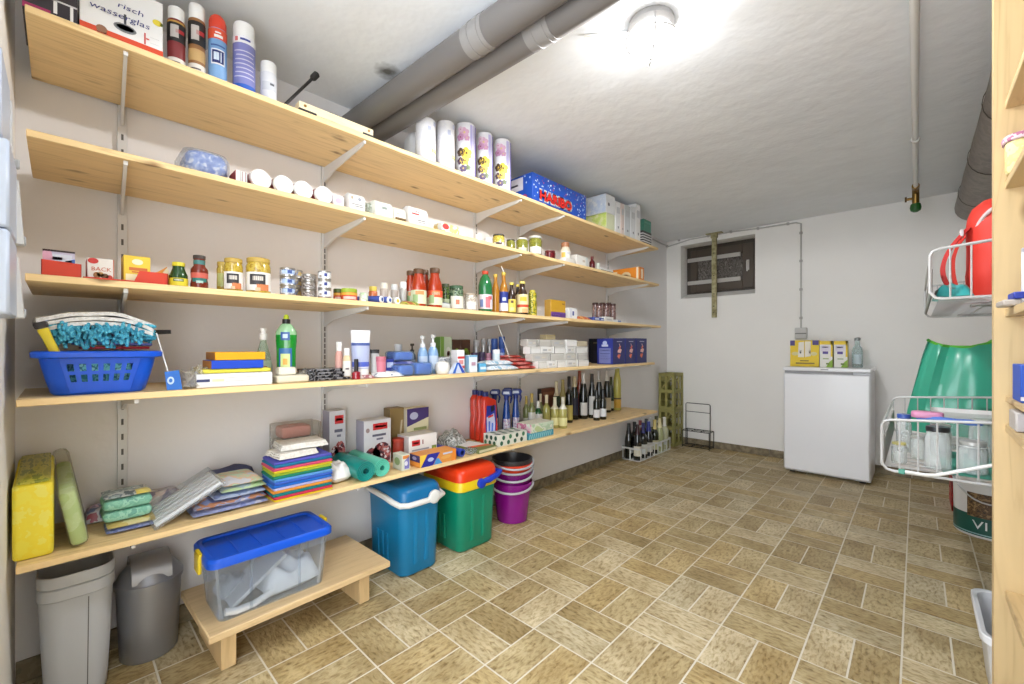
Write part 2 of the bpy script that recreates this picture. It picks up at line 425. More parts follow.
# ---- window
FRM = mat((84, 73, 62), .45); FRL = mat((68, 59, 50), .45)
wy = YB+.17
o = thing('window_1', None, None, ((WX0+WX1)/2, wy, WZ0)); o['kind'] = 'structure'
def wbox(x0, x1, z0, z1, y0, y1, m, name, par=o, c=.003):
    mb = MB(); q = (WX0+WX1)/2
    mb.box(x0-q, x1-q, y0-wy, y1-wy, z0-WZ0, z1-WZ0, m, c); return mb.build(name, par)
mb = MB(); q = (WX0+WX1)/2; zb_, zt_ = .03, WZ1-WZ0
for a in ((-.348, -.293, zb_, zt_), (.293, .348, zb_, zt_), (-.293, .293, zb_, zb_+.055), (-.293, .293, zt_-.045, zt_)): mb.box(a[0], a[1], 0, .06, a[2], a[3], FRL, .003)
mb.build('frame', o)
mb = MB()
for a in ((-.30, -.235, .08, zt_-.04), (.2, .30, .08, zt_-.04), (-.235, .2, .08, .155), (-.235, .2, zt_-.13, zt_-.04)): mb.box(a[0], a[1], -.022, .03, a[2], a[3], FRM, .004)
mb.build('sash', o)
mb = MB(); mb.poly([(-.24, .01, .15), (.21, .01, .15), (.21, .01, zt_-.12), (-.24, .01, zt_-.12)], speckle([(96, 90, 84), (120, 114, 108), (74, 68, 62), (138, 132, 126)], 70, .3, 3, stretch=(1, 1, .35)))
mb.build('pane', o)
for zc in (.175, .415):
    mb = MB(); mb.box(-.33, .185, -.034, -.022, zc-.02, zc+.02, mat((198, 194, 188), .4), .002); mb.build('security_bar', o)
mb = MB(); mb.box(.238, .262, -.03, -.022, .25, .35, mat((225, 222, 216), .4), .003); mb.tube([(.25, -.03, .33), (.25, -.052, .33), (.25, -.055, .27), (.25, -.052, .235)], [.009, .009, .008, .007], mat((225, 222, 216), .35)); mb.build('handle', o)
# ---- olive steel strap hanging from the ceiling in front of the window
OL = speckle([(138, 130, 86), (156, 148, 106), (170, 162, 120), (184, 176, 136)], 30, .5, 3)
p = on_y(714.5, 240, YB-.03)
t = thing('steel_strap', 'olive steel strap hanging from the ceiling in front of the small window', 'bracket', (p.x, YB-.036, HC))
mb = MB(); mb.box(-.022, .022, -.012, .012, -.83, -.008, OL, .002)
for z in (-.2, -.42, -.6, -.72, -.78): mb.lathe([(.006, 0), (.006, .004)], mat((90, 84, 60), .4, .6), 8, (0, 0, 0)); mb.xform(Matrix.Translation((0, -.0125, z)) @ Matrix.Rotation(pi/2, 4, 'X'), len(mb.v)-16)
mb.build('strap', t)
mb = MB(); mb.box(-.075, .075, -.026, .026, -.008, -.0002, OL, .001); mb.box(-.03, .03, -.018, .018, -.05, -.008, OL, .003); mb.build('flange', t)
# ---- surface cable and socket
CB = mat((196, 193, 188), .5)
pts = [(.012, 4.1, 2.085), (.012, 4.3, 2.075), (.03, 4.435, 2.065)]+[tuple(on_y(u, v, YB-.012)) for u, v in ((690, 239.5), (704, 237), (732, 231.8), (758, 228.5), (785, 224.3), (796, 222.6), (801, 223.6), (801, 240), (801, 280), (801, 328.5))]
t = thing('surface_cable', 'thin grey cable clipped along the wall from the shelves to the socket', 'cable', (0, 0, 0))
mb = MB(); mb.tube(pts, .0065, CB); mb.build('cable', t)
for u, v in ((663, 240.5), (679, 240.2), (708, 236), (731, 232), (758, 228.5), (788, 223.8), (801, 233), (801, 261), (801, 289.5), (801, 318)):
    q = on_y(u, v, YB-.008) if u > 665 else Vector((.02, 4.42, 2.066))
    mb = MB(); mb.box(q.x-.011, q.x+.011, q.y-.012, q.y+.0075, q.z-.011, q.z+.011, mat((182, 179, 174), .5), .003); mb.build('clip', t)
q = on_y(801.5, 339, YB)
t = thing('wall_socket', 'grey surface socket on the back wall above the small fridge', 'socket', (q.x, YB, q.z))
mb = MB(); mb.box(-.045, .045, -.035, -.0002, 0, .098, mat((206, 204, 200), .5), .006); mb.build('housing', t)
mb = MB(); mb.box(-.041, .041, -.04, -.035, .042, .052, mat((120, 118, 114), .5), .001); mb.build('hinge_slot', t)
# ---- ceiling pipes over the shelves
def pipe(label, y, z, r, xcol, col, ccol):
    t = thing('drain_pipe', label, 'pipe', (0, y, z), .029)
    mb = MB(); n = 28; ln = 1.70
    def seg(x0, x1, ra, rb, m): mb.loft([[(x, rr_*cos(2*pi*a/n), rr_*sin(2*pi*a/n)) for a in range(n)] for x, rr_ in ((x0, ra), (x1, rb))], m)
    seg(.003, ln, r, r, col); mb.build('pipe', t)
    mb = MB(); mb.tube([(ln-.06, 0, 0), (ln, 0, 0), (ln+.03, 0, .004), (ln+.055, 0, .022), (ln+.064, 0, .05), (ln+.064, 0, HC-z-.0005)], r+.003, col, 24); mb.build('elbow', t)
    mb = MB()
    for x0, x1, ra in ((xcol-.05, xcol-.025, r+.0012), (xcol-.025, xcol-.015, r+.003), (xcol-.015, xcol+.015, r+.0014), (xcol+.015, xcol+.028, r+.0034), (xcol+.028, xcol+.045, r+.0016)): seg(x0, x1, ra, ra, ccol)
    mb.build('coupling', t)
    mb = MB(); mb.tube([(1.5, 0, r-.004), (1.5, 0, HC-z-.0003)], .005, mat((150, 148, 145), .4, .8)); mb.build('hanger_rod', t)
PG = mat((118, 114, 112), .42); PC = mat((150, 147, 145), .4)
pipe('grey ceiling drain pipe nearer the camera, with pale coupling', .938, 2.035, .0515, .887, PG, PC)
pipe('grey ceiling drain pipe on the far side, beside the paper rolls', 1.046, 2.035, .051, 1.06, PG, PC)
# ---- thin white pipe along the ceiling with brass valve
t = thing('water_pipe', 'thin white pipe along the ceiling ending in a brass valve', 'pipe', (1.935, 0, 2.075))
mb = MB(); mb.tube([(0, YN+.02, 0), (0, 3.93, 0)], .0125, mat((238, 237, 234), .35), 12); mb.build('pipe', t)
for y in (.9, 1.45, 3.05):
    mb = MB(); mb.tube([(0, y-.012, 0), (0, y+.012, 0)], .018, mat((228, 226, 222), .4), 12); mb.tube([(0, y, .012), (0, y, .0445)], .006, mat((228, 226, 222), .4)); mb.build('clamp', t)
BR = mat((150, 118, 62), .3, .9)
mb = MB(); mb.tube([(0, 3.92, 0), (0, 3.99, 0)], .02, BR, 10); mb.tube([(0, 3.97, 0), (0, 4.02, -.02), (0, 4.03, -.09)], .019, BR, 12); mb.tube([(0, 4.03, -.055), (-.045, 4.03, -.055)], .009, BR, 8); mb.tube([(-.045, 4.03, -.055), (-.055, 4.03, -.055)], .018, mat((96, 70, 42), .4, .6), 10); mb.build('valve', t)
mb = MB(); mb.lathe([(.012, .03), (.026, .024), (.03, 0), (.026, -.02), (.012, -.03)], mat((26, 92, 30), .4), 14, (0, 4.03, -.12)); mb.build('valve_knob', t)
# ---- thick lagged pipe at the right
LG = speckle([(102, 90, 80), (116, 103, 92), (126, 113, 101), (110, 97, 86)], 14, .38, 3)
t = thing('lagged_pipe', 'thick brown foil-wrapped pipe under the ceiling along the right wall', 'pipe', (2.245, 0, 1.995))
mb = MB(); n = 22; rings = []
for i in range(61):
    y = YN+.02+(YB-.03-YN-.02)*i/60; k = .108*(1+.02*noise.noise(Vector((y*3, 1, 2))))
    rings.append([(k*(1+.02*noise.noise(Vector((cos(2*pi*a/n)*2, sin(2*pi*a/n)*2, y*4))))*cos(2*pi*a/n), y, k*sin(2*pi*a/n)) for a in range(n)])
mb.loft(rings, LG); mb.build('lagging', t)
for y in (1.9, 2.6, 3.3, 4.0):
    mb = MB(); mb.lathe([(.1095, -.006), (.112, 0), (.1095, .006)], mat((74, 64, 56), .35), 22, cap0=False, cap1=False); mb.xform(Matrix.Translation((0, y, 0)) @ Matrix.Rotation(pi/2, 4, 'X')); mb.build('binding_band', t)
# ---- bulkhead lamp on the ceiling
LX, LY = 1.275, 1.40
t = thing('ceiling_lamp', 'glass bulkhead lamp with wire cage on the ceiling', 'lamp', (LX, LY, HC))
MT = mat((150, 148, 146), .4)
mb = MB(); mb.lathe([(.035, -.0005), (.075, -.0005), (.078, -.02), (.066, -.034), (.05, -.036)], MT, 24); mb.build('base', t)
mb = MB(); mb.lathe([(.07, -.034), (.077, -.05), (.076, -.075), (.062, -.1), (.034, -.115), (.002, -.118)], clear((236, 236, 236), .7, .05), 24, cap0=False); mb.build('glass_dome', t)
em = bpy.data.materials.new('bulb'); em.use_nodes = True; bs = em.node_tree.nodes['Principled BSDF']; bs.inputs['Emission Color'].default_value = (1, .96, .9, 1); bs.inputs['Emission Strength'].default_value = 14
mb = MB(); mb.lathe([(.014, -.036), (.018, -.042), (.024, -.052), (.024, -.058), (.014, -.068), (.002, -.07)], em, 18); mb.build('bulb', t)
mb = MB()
for a in range(4):
    ca, sa = cos(a*pi/2+.6), sin(a*pi/2+.6)
    mb.tube([(ca*.078, sa*.078, -.025), (ca*.084, sa*.084, -.06), (ca*.078, sa*.078, -.095), (ca*.044, sa*.044, -.122), (0, 0, -.128)], .0028, MT, 6)
mb.tube([(cos(i*pi/12)*.085, sin(i*pi/12)*.085, -.065) for i in range(24)], .0028, MT, 6, closed=True); mb.build('cage', t)
mb = MB(); mb.tube([(-.07, -.02, -.012), (-.12, -.05, -.008), (-.2, -.11, -.006)], .005, mat((225, 223, 220), .5)); mb.build('cable', t)
# ================================================================ shelf system
PINE = lambda s: wood((232, 202, 148), (120, 82, 42), 1, 1.0, .5, True, s)
NM = {1: 'topmost', 2: 'second from top', 3: 'third from top', 4: 'second from bottom', 5: 'lowest'}
AB = {1: ('under the spray cans', 'under the paper rolls and sweets carton'), 2: ('under the lying jars with white lids', 'under the orange carton'),
      3: ('under the gherkin and sauce jars', 'under the oil bottles'), 4: ('under the blue basket', 'under the dark blue cartons'), 5: ('under the cloth stack', 'under the wine bottles')}
for S, (z, xf, y0, y1) in SH.items():
    for k, (a, b) in enumerate(((y0, 1.929), (1.931, y1))):
        mb = MB(); mb.box(.0145, xf, a, b, z-.018, z, PINE(S*3.1+k*1.7), .0015)
        if k and S in (1, 2): mb.xform(Matrix.Translation((-.006, 0, 0)))
        tag(mb.build('shelf_board'), '%s pine shelf board %s' % (NM[S], AB[S][k]), 'shelf', 'pine shelf boards')
WS = mat((226, 225, 224), .4); SLT = mat((92, 90, 88), .6)
RY = (.1446, .817, 1.725, 2.115, 3.24); RN = ('first', 'second', 'third', 'fourth', 'fifth')
for i, y in enumerate(RY):
    mb = MB(); z0, z1 = .34, 1.86
    if i == 0: z0 = .36
    mb.box(.0005, .0135, -.0125, .0125, z0, z1, WS, .001)
    z = z0+.03
    while z < z1-.03:
        for sy in ((0,) if i == 0 else (0,)): mb.poly([(.0138, -.003, z), (.0138, .003, z), (.0138, .003, z+.02), (.0138, -.003, z+.02)], SLT)
        z += .05 if i == 0 else .025
    o = mb.build('wall_rail', None, (0, y, 0))
    tag(o, '%s slotted white wall rail counted from the left' % RN[i], 'rail', 'slotted wall rails')
first = {}
for S, (z, xf, y0, y1) in SH.items():
    L = xf-.02
    t = thing('shelf_bracket', '', 'bracket', (0, RY[0], z-.0185), 0, 'white shelf brackets')
    mb = MB(); hw = .004
    prof = [(.014, 0), (L, 0), (L+.004, -.006), (L-.01, -.014), (.10, -.04), (.03, -.062), (.014, -.066)]
    mb.loft([[(x, s*hw, zz) for x, zz in prof] for s in (-1, 1)], WS)
    mb.build('arm', t)
    mb = MB(); mb.box(L+.0045, L+.0105, -.005, .005, -.012, .0, WS, .001); mb.build('lip', t)
    for i, y in enumerate(RY):
        lb = 'white bracket under the %s shelf, %s rail from left' % (NM[S], RN[i])
        if i == 0:
            t['label'] = lb; t.rotation_euler = (0, 0, -.055 if S < 4 else 0)
        else: dup(t, (0, y, z-.0185), lb, 0)
# ================================================================ builders for goods on the shelves
WH = (242, 241, 238)
def rd(name, label, cat, u0, u1, vt, xc, S, prof, m, parts=(), labels=(), g=None, zb=None, R=None, H=None, n=20, ms=None, sy=1, rz=0):
    """upright round thing: lathe body plus lathe parts and wrap-round labels, all in units of its radius and height"""
    p, r, h = spot(u0, u1, vt, xc, S, zb); r = R or r; h = H or h
    sc_ = lambda P: [(a*r, b*h) for a, b in P]
    M_ = lambda c: mat(c) if isinstance(c, tuple) else c
    t = thing(name, label, cat, p, rz, g)
    mb = MB(); mb.lathe(sc_(prof), M_(m), n, ms=[M_(x) for x in ms] if ms else None, sy=sy); mb.build('body', t)
    for nm, pr, c in parts:
        mb = MB(); mb.lathe(sc_(pr), M_(c), n, sy=sy); mb.build(nm, t)
    a0 = aim(p)-rz
    for L in labels:
        z0, z1, rel, c, half = L[:5]; mb = MB()
        mb.arc(rel*r+.0006, z0*h, z1*h, a0-half, a0+half, M_(c), 12)
        for z2, z3, b0, b1, c2 in (L[5] if len(L) > 5 else ()):
            mb.arc(rel*r+.0012, z2*h, z3*h, a0+b0, a0+b1, M_(c2), 8)
        mb.build('label', t)
    return t
def solo(name, label, cat, u0, u1, vt, xc, S, prof, m, g=None, ms=None, **k):
    """a round thing small enough in the photo to be one mesh"""
    p, r, h = spot(u0, u1, vt, xc, S); r = k.get('R', r); h = k.get('H', h); M_ = lambda c: mat(c) if isinstance(c, tuple) else c
    mb = MB(); mb.lathe([(a*r, b*h) for a, b in prof], M_(m), 16, ms=[M_(x) for x in ms] if ms else None)
    return tag(mb.build(name, None, p), label, cat, g)
SPR = [(.94, 0), (1, .01), (1, .77), (.93, .79)]
SPC = [(.93, .785), (.96, .79), (.96, .96), (.9, .99), (.8, 1)]
JAR = [(.92, 0), (1, .03), (1, .76), (.88, .85), (.86, .88)]
LID = [(.9, .875), (.93, .88), (.93, .985), (.88, 1)]
CAN = [(.94, 0), (1, .03), (1, .97), (.94, 1)]
TINM = mat((188, 186, 182), .3, .8)
def stack_can(name, label, cat, u0, u1, vt, vb, xc, S, c, zb, g, band=None, lid=None, R=None):
    h = None
    p, r, h = spot(u0, u1, vt, xc, S, zb); r = R or r
    t = thing(name, label, cat, p, 0, g)
    mb = MB(); m = c if not isinstance(c, tuple) else mat(c)
    mb.lathe([(r*.95, 0), (r, .002), (r, .006), (r*.98, .007), (r*.98, h-.007), (r, h-.006), (r, h-.0015), (r*.95, h)], m, 20, ms=[TINM, TINM, TINM, m, TINM, TINM, lid or TINM]); mb.build('tin', t)
    if band:
        a = aim(p); mb = MB(); mb.arc(r*.985+.0005, .009, h-.009, a-.9, a+.9, mat(band)); mb.arc(r*.985+.001, h*.35, h*.7, a-.1, a+.45, mat((60, 84, 150))); mb.build('label', t)
    return t, p.z+h
def flat(name, label, cat, u0, u1, xf, d, h, S, m, g=None, seed=0, zb=None, yaw=0, wob=.3, msplit=None, stuff=None):
    """soft pack lying flat"""
    zb = zs(S) if zb is None else zb; A = on_x(u0, 0, xf); B = on_x(u1, 0, xf)
    m = mat(m) if isinstance(m, tuple) else m
    mb = MB(); pillow(mb, d, B.y-A.y, h, m, 12, wob, seed, msplit=msplit)
    return tag(mb.build(name, None, (xf-d/2, (A.y+B.y)/2, zb), yaw, 60), label, cat, g)
# ================================================================ topmost shelf
O = (222, 74, 34)
bx('furniture_box', 'dark box printed with white table legs at the left end of the topmost shelf', 'box', 22, 77.5, -40, .375, .2, 1, (48, 40, 46),
   dec=[('f', .0, .5, .0, .12, (168, 40, 96)), ('f', .55, .62, .1, .5, WH), ('f', .86, .92, .05, .4, WH), ('f', .5, 1, .38, .42, (214, 212, 212)), ('f', .6, .7, .0, .05, (200, 198, 196))])
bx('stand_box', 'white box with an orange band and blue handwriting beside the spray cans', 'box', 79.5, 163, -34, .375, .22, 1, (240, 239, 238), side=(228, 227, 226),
   dec=[('f', 0, 1, 0, .13, O), ('fe', .18, .31, .05, .18, (150, 104, 76)), ('f', .19, .3, .05, .09, (226, 214, 200)),
        ('fe', .38, .66, .2, .35, (128, 130, 134)), ('fe', .41, .63, .235, .33, (176, 178, 182)), ('f', .505, .535, .26, .52, (70, 72, 78)), ('fe', .86, .99, .55, .66, (236, 214, 60)), ('fe', .96, 1, .57, .63, (90, 140, 60)),
        ('f', .755, .775, .14, .34, (206, 52, 44)), ('f', .78, .82, .235, .26, (206, 52, 44)),
        ('f', .83, .95, .3, .305, (190, 190, 190)), ('f', .83, .95, .2, .205, (190, 190, 190)),
        ('ft', 'risch', .42, .60, .32, .13, (44, 46, 120), .18), ('ft', 'wasserglas', .1, .42, .72, .14, (44, 46, 120), .18)])
g = 'aerosol cans on the topmost shelf'
def aerosol(label, u0, u1, vt, c, cap, labels, dome=False, prof=SPR):
    return rd('spray_can', label, 'spray can', u0, u1, vt, .335, 1, prof, c, [('cap', [(.93, .76), (.96, .77), (.95, .9), (.8, .96), (.5, 1)] if dome else SPC, cap)], labels, g)
bt = [(.42, .74, 1, (30, 26, 26), 1.5, [(.48, .68, -.7, .2, (196, 190, 186)), (.56, .62, -.1, .9, (180, 40, 44))]), (.0, .16, 1, (226, 220, 210), 1.5, [(.03, .05, -.8, .6, (90, 80, 76)), (.08, .1, -.8, .4, (90, 80, 76))])]
aerosol('spray can with white cap and dark red lower half, beside the orange-banded box', 167, 185.5, 5, (128, 38, 40), WH, bt+[(.72, .75, 1.001, (196, 150, 70), 1.5)])
aerosol('spray can with white cap, black logo and brown lower half', 188, 205.5, 2, (152, 104, 58), WH, bt+[(.2, .36, 1, (196, 160, 104), 1.2)])
aerosol('light blue spray can with a red domed cap', 208, 227, 12, (122, 166, 214), (222, 66, 40),
        [(.62, .77, 1, (226, 84, 50), 1.6, [(.64, .68, -.4, .5, WH), (.7, .72, -.3, .3, WH)]), (.26, .48, 1, (236, 236, 238), .75, [(.28, .46, -.62, .62, (30, 44, 110)), (.32, .43, -.45, .1, (214, 226, 240)), (.3, .44, .25, .36, (214, 226, 240))]), (.52, .54, 1, (60, 90, 160), .8)], True)
aerosol('tall violet-blue spray can with a broad white cap', 232.5, 255.5, 20, (128, 130, 190), WH,
        [(0, .11, 1, (40, 96, 196), 1.7), (.68, .78, 1, (238, 238, 240), 1.7, [(.715, .745, -.4, .5, (60, 70, 150)), (.7, .76, -.9, -.6, (220, 120, 120))])]+[(.2+.06*i, .215+.06*i, 1, (206, 204, 224), 1.0-.1*(i % 3)) for i in range(7)])
rd('spray_can', 'short plain white spray can at the right of the aerosols', 'spray can', 260, 277, 60, .33, 1, [(.94, 0), (1, .01), (1, .72), (.96, .74)], (226, 226, 230), [('cap', [(.97, .74), (.97, .97), (.9, 1)], WH)], [(.3, .5, 1, (206, 208, 214), .9, [(.42, .47, .1, .6, (90, 92, 98))])], g)
a = on_x(284, 104, .27); b = on_x(314, 77, .27); b = a+(b-a)*1.0
t = thing('telescopic_rod', 'dark telescopic rod with a round end knob leaning on the topmost shelf', 'rod', (a.x, a.y, SH[1][0]))
b = b-Vector((a.x, a.y, SH[1][0])); a0 = Vector((0, -.03, .012)); DK = mat((58, 54, 52), .4, .5)
mb = MB(); mb.tube([a0, b], .0055, DK, 10); mb.build('rod', t)
d = (b-a0).normalized(); mb = MB(); mb.tube([b-d*.012, b-d*.006, b+d*.018, b+d*.022], [.009, .012, .012, .008], mat((40, 38, 38), .5), 12); mb.build('end_knob', t)
A = on_x(297, 100, .36); B = on_x(371, 131, .36)
t = thing('spirit_level', 'long pale wooden spirit level lying on the topmost shelf edge under the pipes', 'spirit level', (.36, (A.y+B.y)/2, zs(1)))
W = (B.y-A.y)/2; LW = wood((224, 206, 168), (120, 96, 66), 1, 1.5, .5, False, 2)
mb = MB(); mb.box(-.02, .02, -W, W, .004, .036, LW, .002); mb.build('body', t)
for s in (-1, 1):
    mb = MB(); mb.box(-.021, .021, s*W-.045 if s > 0 else -W, W if s > 0 else -W+.06, .0, .012, mat((34, 31, 30), .5), .001); mb.build('end_cap', t)
    mb = MB(); mb.lathe([(.005, 0), (.005, .002)], mat((170, 130, 70), .3, .8), 10); mb.xform(Matrix.Translation((.0195, s*(W-.02), .024)) @ Matrix.Rotation(pi/2, 4, 'Y')); mb.build('rivet', t)
mb = MB(); mb.box(-.012, .012, -.03, .03, .0361, .042, mat((60, 58, 54), .4), .002); mb.build('vial_housing', t)
t = thing('charger', 'grey box with two dark prongs behind the spirit level', 'plug', (.22, on_x(333, 100, .22).y, zs(1)))
mb = MB(); soft(mb, -.03, .03, -.035, .035, 0, .085, mat((186, 180, 172), .5), .01); mb.build('housing', t)
for yy in (-.012, .014):
    mb = MB(); mb.box(-.004, .004, yy-.004, yy+.004, .085, .113, mat((40, 38, 38), .4), .001); mb.build('prong', t)
p = on_x(347, 105, .2); p.y += .03
mb = MB(); mb.loft([rr(-.03*k, .03*k, -.05*k2, .05*k2, z, .02) for k, k2, z in ((.9, .9, 0), (1, 1, .03), (.9, .98, .07), (.5, .9, .1), (.15, 1.0, .125))], mat((222, 214, 66), .45), ms=[mat((226, 220, 150), .45)]*2+[mat((214, 206, 50), .4)]*3)
tag(mb.build('plastic_bag', None, (.2, p.y-.01, zs(1))), 'small yellow plastic bag beside the grey drain pipe on the topmost shelf', 'bag')
PAP = speckle([(243, 242, 244), (236, 235, 240)], 40, .8, 2)
def roll(label, u0, u1, vt, printed, xc=.325):
    p, r, h = spot(u0, u1, vt, xc, 1); t = thing('paper_roll', label, 'paper roll', p, 0, 'rolls of kitchen paper on the topmost shelf')
    mb = MB(); mb.lathe([(r*.95, 0), (r, .006), (r, h-.008), (r*.95, h), (.022, h), (.021, h-.03)], PAP, 24, cap1=False)
    a = aim(p); e = r+.0008
    if printed:
        mb.arc(e, .01, h-.012, a+.35, a+.75, mat((176, 166, 226), .4)); mb.arc(e+.0004, .01, h-.012, a+.5, a+.62, mat((226, 222, 242), .4)); mb.arc(e, .01, h-.012, a+.95, a+1.2, mat((120, 96, 200), .4))
        def fl(ang, z, rad, c):
            e2 = e+.0006; pts = [(e2*cos(a+ang+rad/r*cos(q)), e2*sin(a+ang+rad/r*cos(q)), z+rad*sin(q)) for q in [i*2*pi/14 for i in range(14)]]; mb.poly(pts, mat(c, .4))
        def flower(ang, z, rad, c, cc):
            for q in range(5): fl(ang+.62*rad/r*cos(q*1.2566+.4), z+.62*rad*sin(q*1.2566+.4), rad*.52, c)
            fl(ang, z, rad*.26, cc)
        for ang, z, rad, c, cc in ((-.25, .80, .022, (226, 178, 206), (236, 214, 120)), (-.62, .72, .017, (206, 150, 190), (150, 60, 90)), (.0, .70, .013, (214, 160, 196), (236, 214, 120)), (-.62, .86, .013, (236, 206, 222), (200, 120, 150)),
                                   (-.05, .42, .026, (242, 210, 76), (84, 56, 40)), (-.2, .28, .02, (246, 222, 100), (110, 70, 40)), (-.58, .44, .019, (84, 62, 50), (226, 190, 70)), (-.62, .28, .016, (96, 70, 90), (236, 200, 80)), (-.35, .14, .016, (112, 96, 130), (240, 214, 110)), (.1, .16, .012, (110, 124, 76), (84, 96, 60))): flower(ang, h*z, rad, c, cc)
    else:
        mb.arc(e, h*.24, h*.31, a+.55, a+1.3, mat((196, 204, 50), .4)); mb.arc(e+.0004, h*.255, h*.295, a+.62, a+1.2, mat((240, 240, 180), .4))
        for z, b in ((.06, .7), (.85, .75), (.3, -.2), (.7, .1)): mb.arc(e, h*z, h*(z+.1), a+b, a+b+.35, mat((196, 202, 226), .4))
    mb.build('paper', t)
    mb = MB(); mb.lathe([(.0215, .002), (.0215, h-.001), (.0185, h-.001), (.0185, .002)], mat((176, 150, 118), .8), 18, cap0=False, cap1=False); mb.build('core', t)
roll('plain white paper roll with pale print, first of the stout rolls after the pipes', 415.4, 435.6, 116.5, False)
roll('white paper roll with a green-yellow logo, beside the pansy-printed rolls', 436.2, 454.6, 119.5, False)
roll('pansy-printed paper roll, tallest looking and leftmost of the three printed ones', 455.2, 475.6, 121.5, True)
roll('pansy-printed paper roll, middle one of the three printed ones', 476.2, 492.8, 131.5, True)
roll('pansy-printed paper roll next to the blue sweets carton', 493.4, 511, 138, True)
CLP = clear((244, 244, 246), .55, .15)
p, r, h = spot(400, 413, 128, .2, 1); p.y += .05
mb = MB(); mb.loft([rr(-.07*k, .07*k, -.075*k, .075*k, h*z, .03) for k, z in ((.6, 0), (.64, .1), (.64, .8), (.5, .95), (.4, 1))], mat((234, 234, 236), .3))
tag(mb.build('paper_pack', None, p), 'white wrapped paper pack squeezed between pipe and first paper roll', 'paper pack')
# sweets carton
DOTS = []
rnd = random.Random(5)
for i in range(150):
    a, b = rnd.uniform(.02, .98), rnd.uniform(.08, .97)
    if .12 < a < .70 and b < .62: continue
    s = rnd.uniform(.004, .009); DOTS.append(('fe', a-s, a+s, b-s*4.2, b+s*4.2, rnd.choice([(226, 236, 250), (150, 190, 240), (226, 236, 250), (206, 70, 90)])))
LT = [('ft', 'HARIBO', .115+dx, .16+dy, .58, .46, c) for dx, dy, c in ((0, 0, (216, 44, 40)),)]
OUT = [('ft', 'HARIBO', .115+dx, .16+dy, .58, .46, (246, 246, 248)) for dx in (-.016, -.008, .008, .016) for dy in (-.06, 0, .06)]
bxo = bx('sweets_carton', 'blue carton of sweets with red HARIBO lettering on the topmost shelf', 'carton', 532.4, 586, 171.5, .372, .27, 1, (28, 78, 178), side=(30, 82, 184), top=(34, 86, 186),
   dec=DOTS[:80]+[('f', .08, .70, .0, .06, (24, 44, 120))]+OUT+[('s', .12, .74, .48, .93, (226, 222, 232)), ('s', .2, .6, .66, .72, (150, 120, 190)), ('se', .92, .95, .8, .87, (220, 232, 250)), ('se', .82, .85, .66, .73, (220, 232, 250)), ('se', .78, .81, .9, .96, (220, 232, 250)), ('st', 'HARIBO', .04, .08, .82, .32, (216, 60, 44))]
   )
# lettering proper lies a hair in front of its white outline
h = bxo['h']; A = on_x(532.4, 171.5, .372); B = on_x(586, 171.5, .372); Wd = B.y-A.y
mb = MB()
for i, (dx, dy) in enumerate(((-.006, 0), (.006, 0), (0, .02), (0, -.02), (0, 0))): mb.text('HARIBO', (.0018+i*.0001+(.372-max(.016, .372-.27))/2, -Wd/2+Wd*(.115+dx), h*(.16+dy)), (0, 1, 0), (0, 0, 1), h*.46, mat((218, 44, 40)), width=Wd*.58)
mb.build('lettering', bxo)
PBL = speckle([(236, 238, 242), (214, 222, 236), (200, 212, 234)], 26, .5, 2)
bx('pastel_box', 'lime green box under a pale blue box on the topmost shelf', 'box', 606.5, 614.5, 212, .375, .24, 1, (222, 226, 190), side=speckle([(196, 214, 110), (210, 222, 130), (226, 230, 170)], 22, .5, 2))
zz = SH[1][0]+.0012+(on_x(606.5, 212, .375).z-zs(1))
bx('pastel_box', 'pale blue and white box resting on the lime green box', 'box', 606, 615, 193, .378, .25, 1, (238, 239, 241), side=PBL, zb=zz, dec=[('fe', .2, .4, .35, .55, (90, 90, 96)), ('se', .1, .3, .3, .6, (150, 180, 226))])
g = 'upright folders on the topmost shelf'
for i, (u0, u1, v, c, lb) in enumerate(((615.8, 620.6, 200.5, (240, 239, 237), 'white upright folder beside the pale blue box'), (621, 624.4, 202.5, (233, 214, 206), 'pinkish upright folder second from the pale blue box'), (624.7, 630.5, 204, (214, 217, 218), 'wide grey upright folder in the middle of the folder row'),
                                    (630.8, 635.6, 205.6, (232, 233, 235), 'pale upright folder right of the wide grey folder'), (636, 640.5, 203, (242, 241, 239), 'white upright folder at the right end of the folder row'))):
    bx('folder', lb, 'folder', u0, u1, v, .375, .26, 1, c, g=g, dec=[('f', .2, .8, .62, .82, (204, 204, 206)), ('fe', .38, .62, .14, .22, (120, 120, 124))], ch=.003)
STR = [('f', 0, 1, .12+.2*i, .22+.2*i, (226, 224, 222)) for i in range(4)]
o = bx('disc_stack', 'dark stack with white stripes at the far end of the topmost shelf', 'stack', 643, 651.5, 230, .37, .2, 1, (52, 44, 46), dec=STR+[('s', 0, 1, .12+.2*i, .22+.2*i, (226, 224, 222)) for i in range(4)])
bx('green_box', 'small green box on the dark striped stack near the far ceiling corner', 'box', 644, 651, 218.5, .365, .12, 1, (70, 136, 116), zb=SH[1][0]+.0014+o['h'], dec=[('f', .1, .9, .7, .8, (92, 156, 136))])
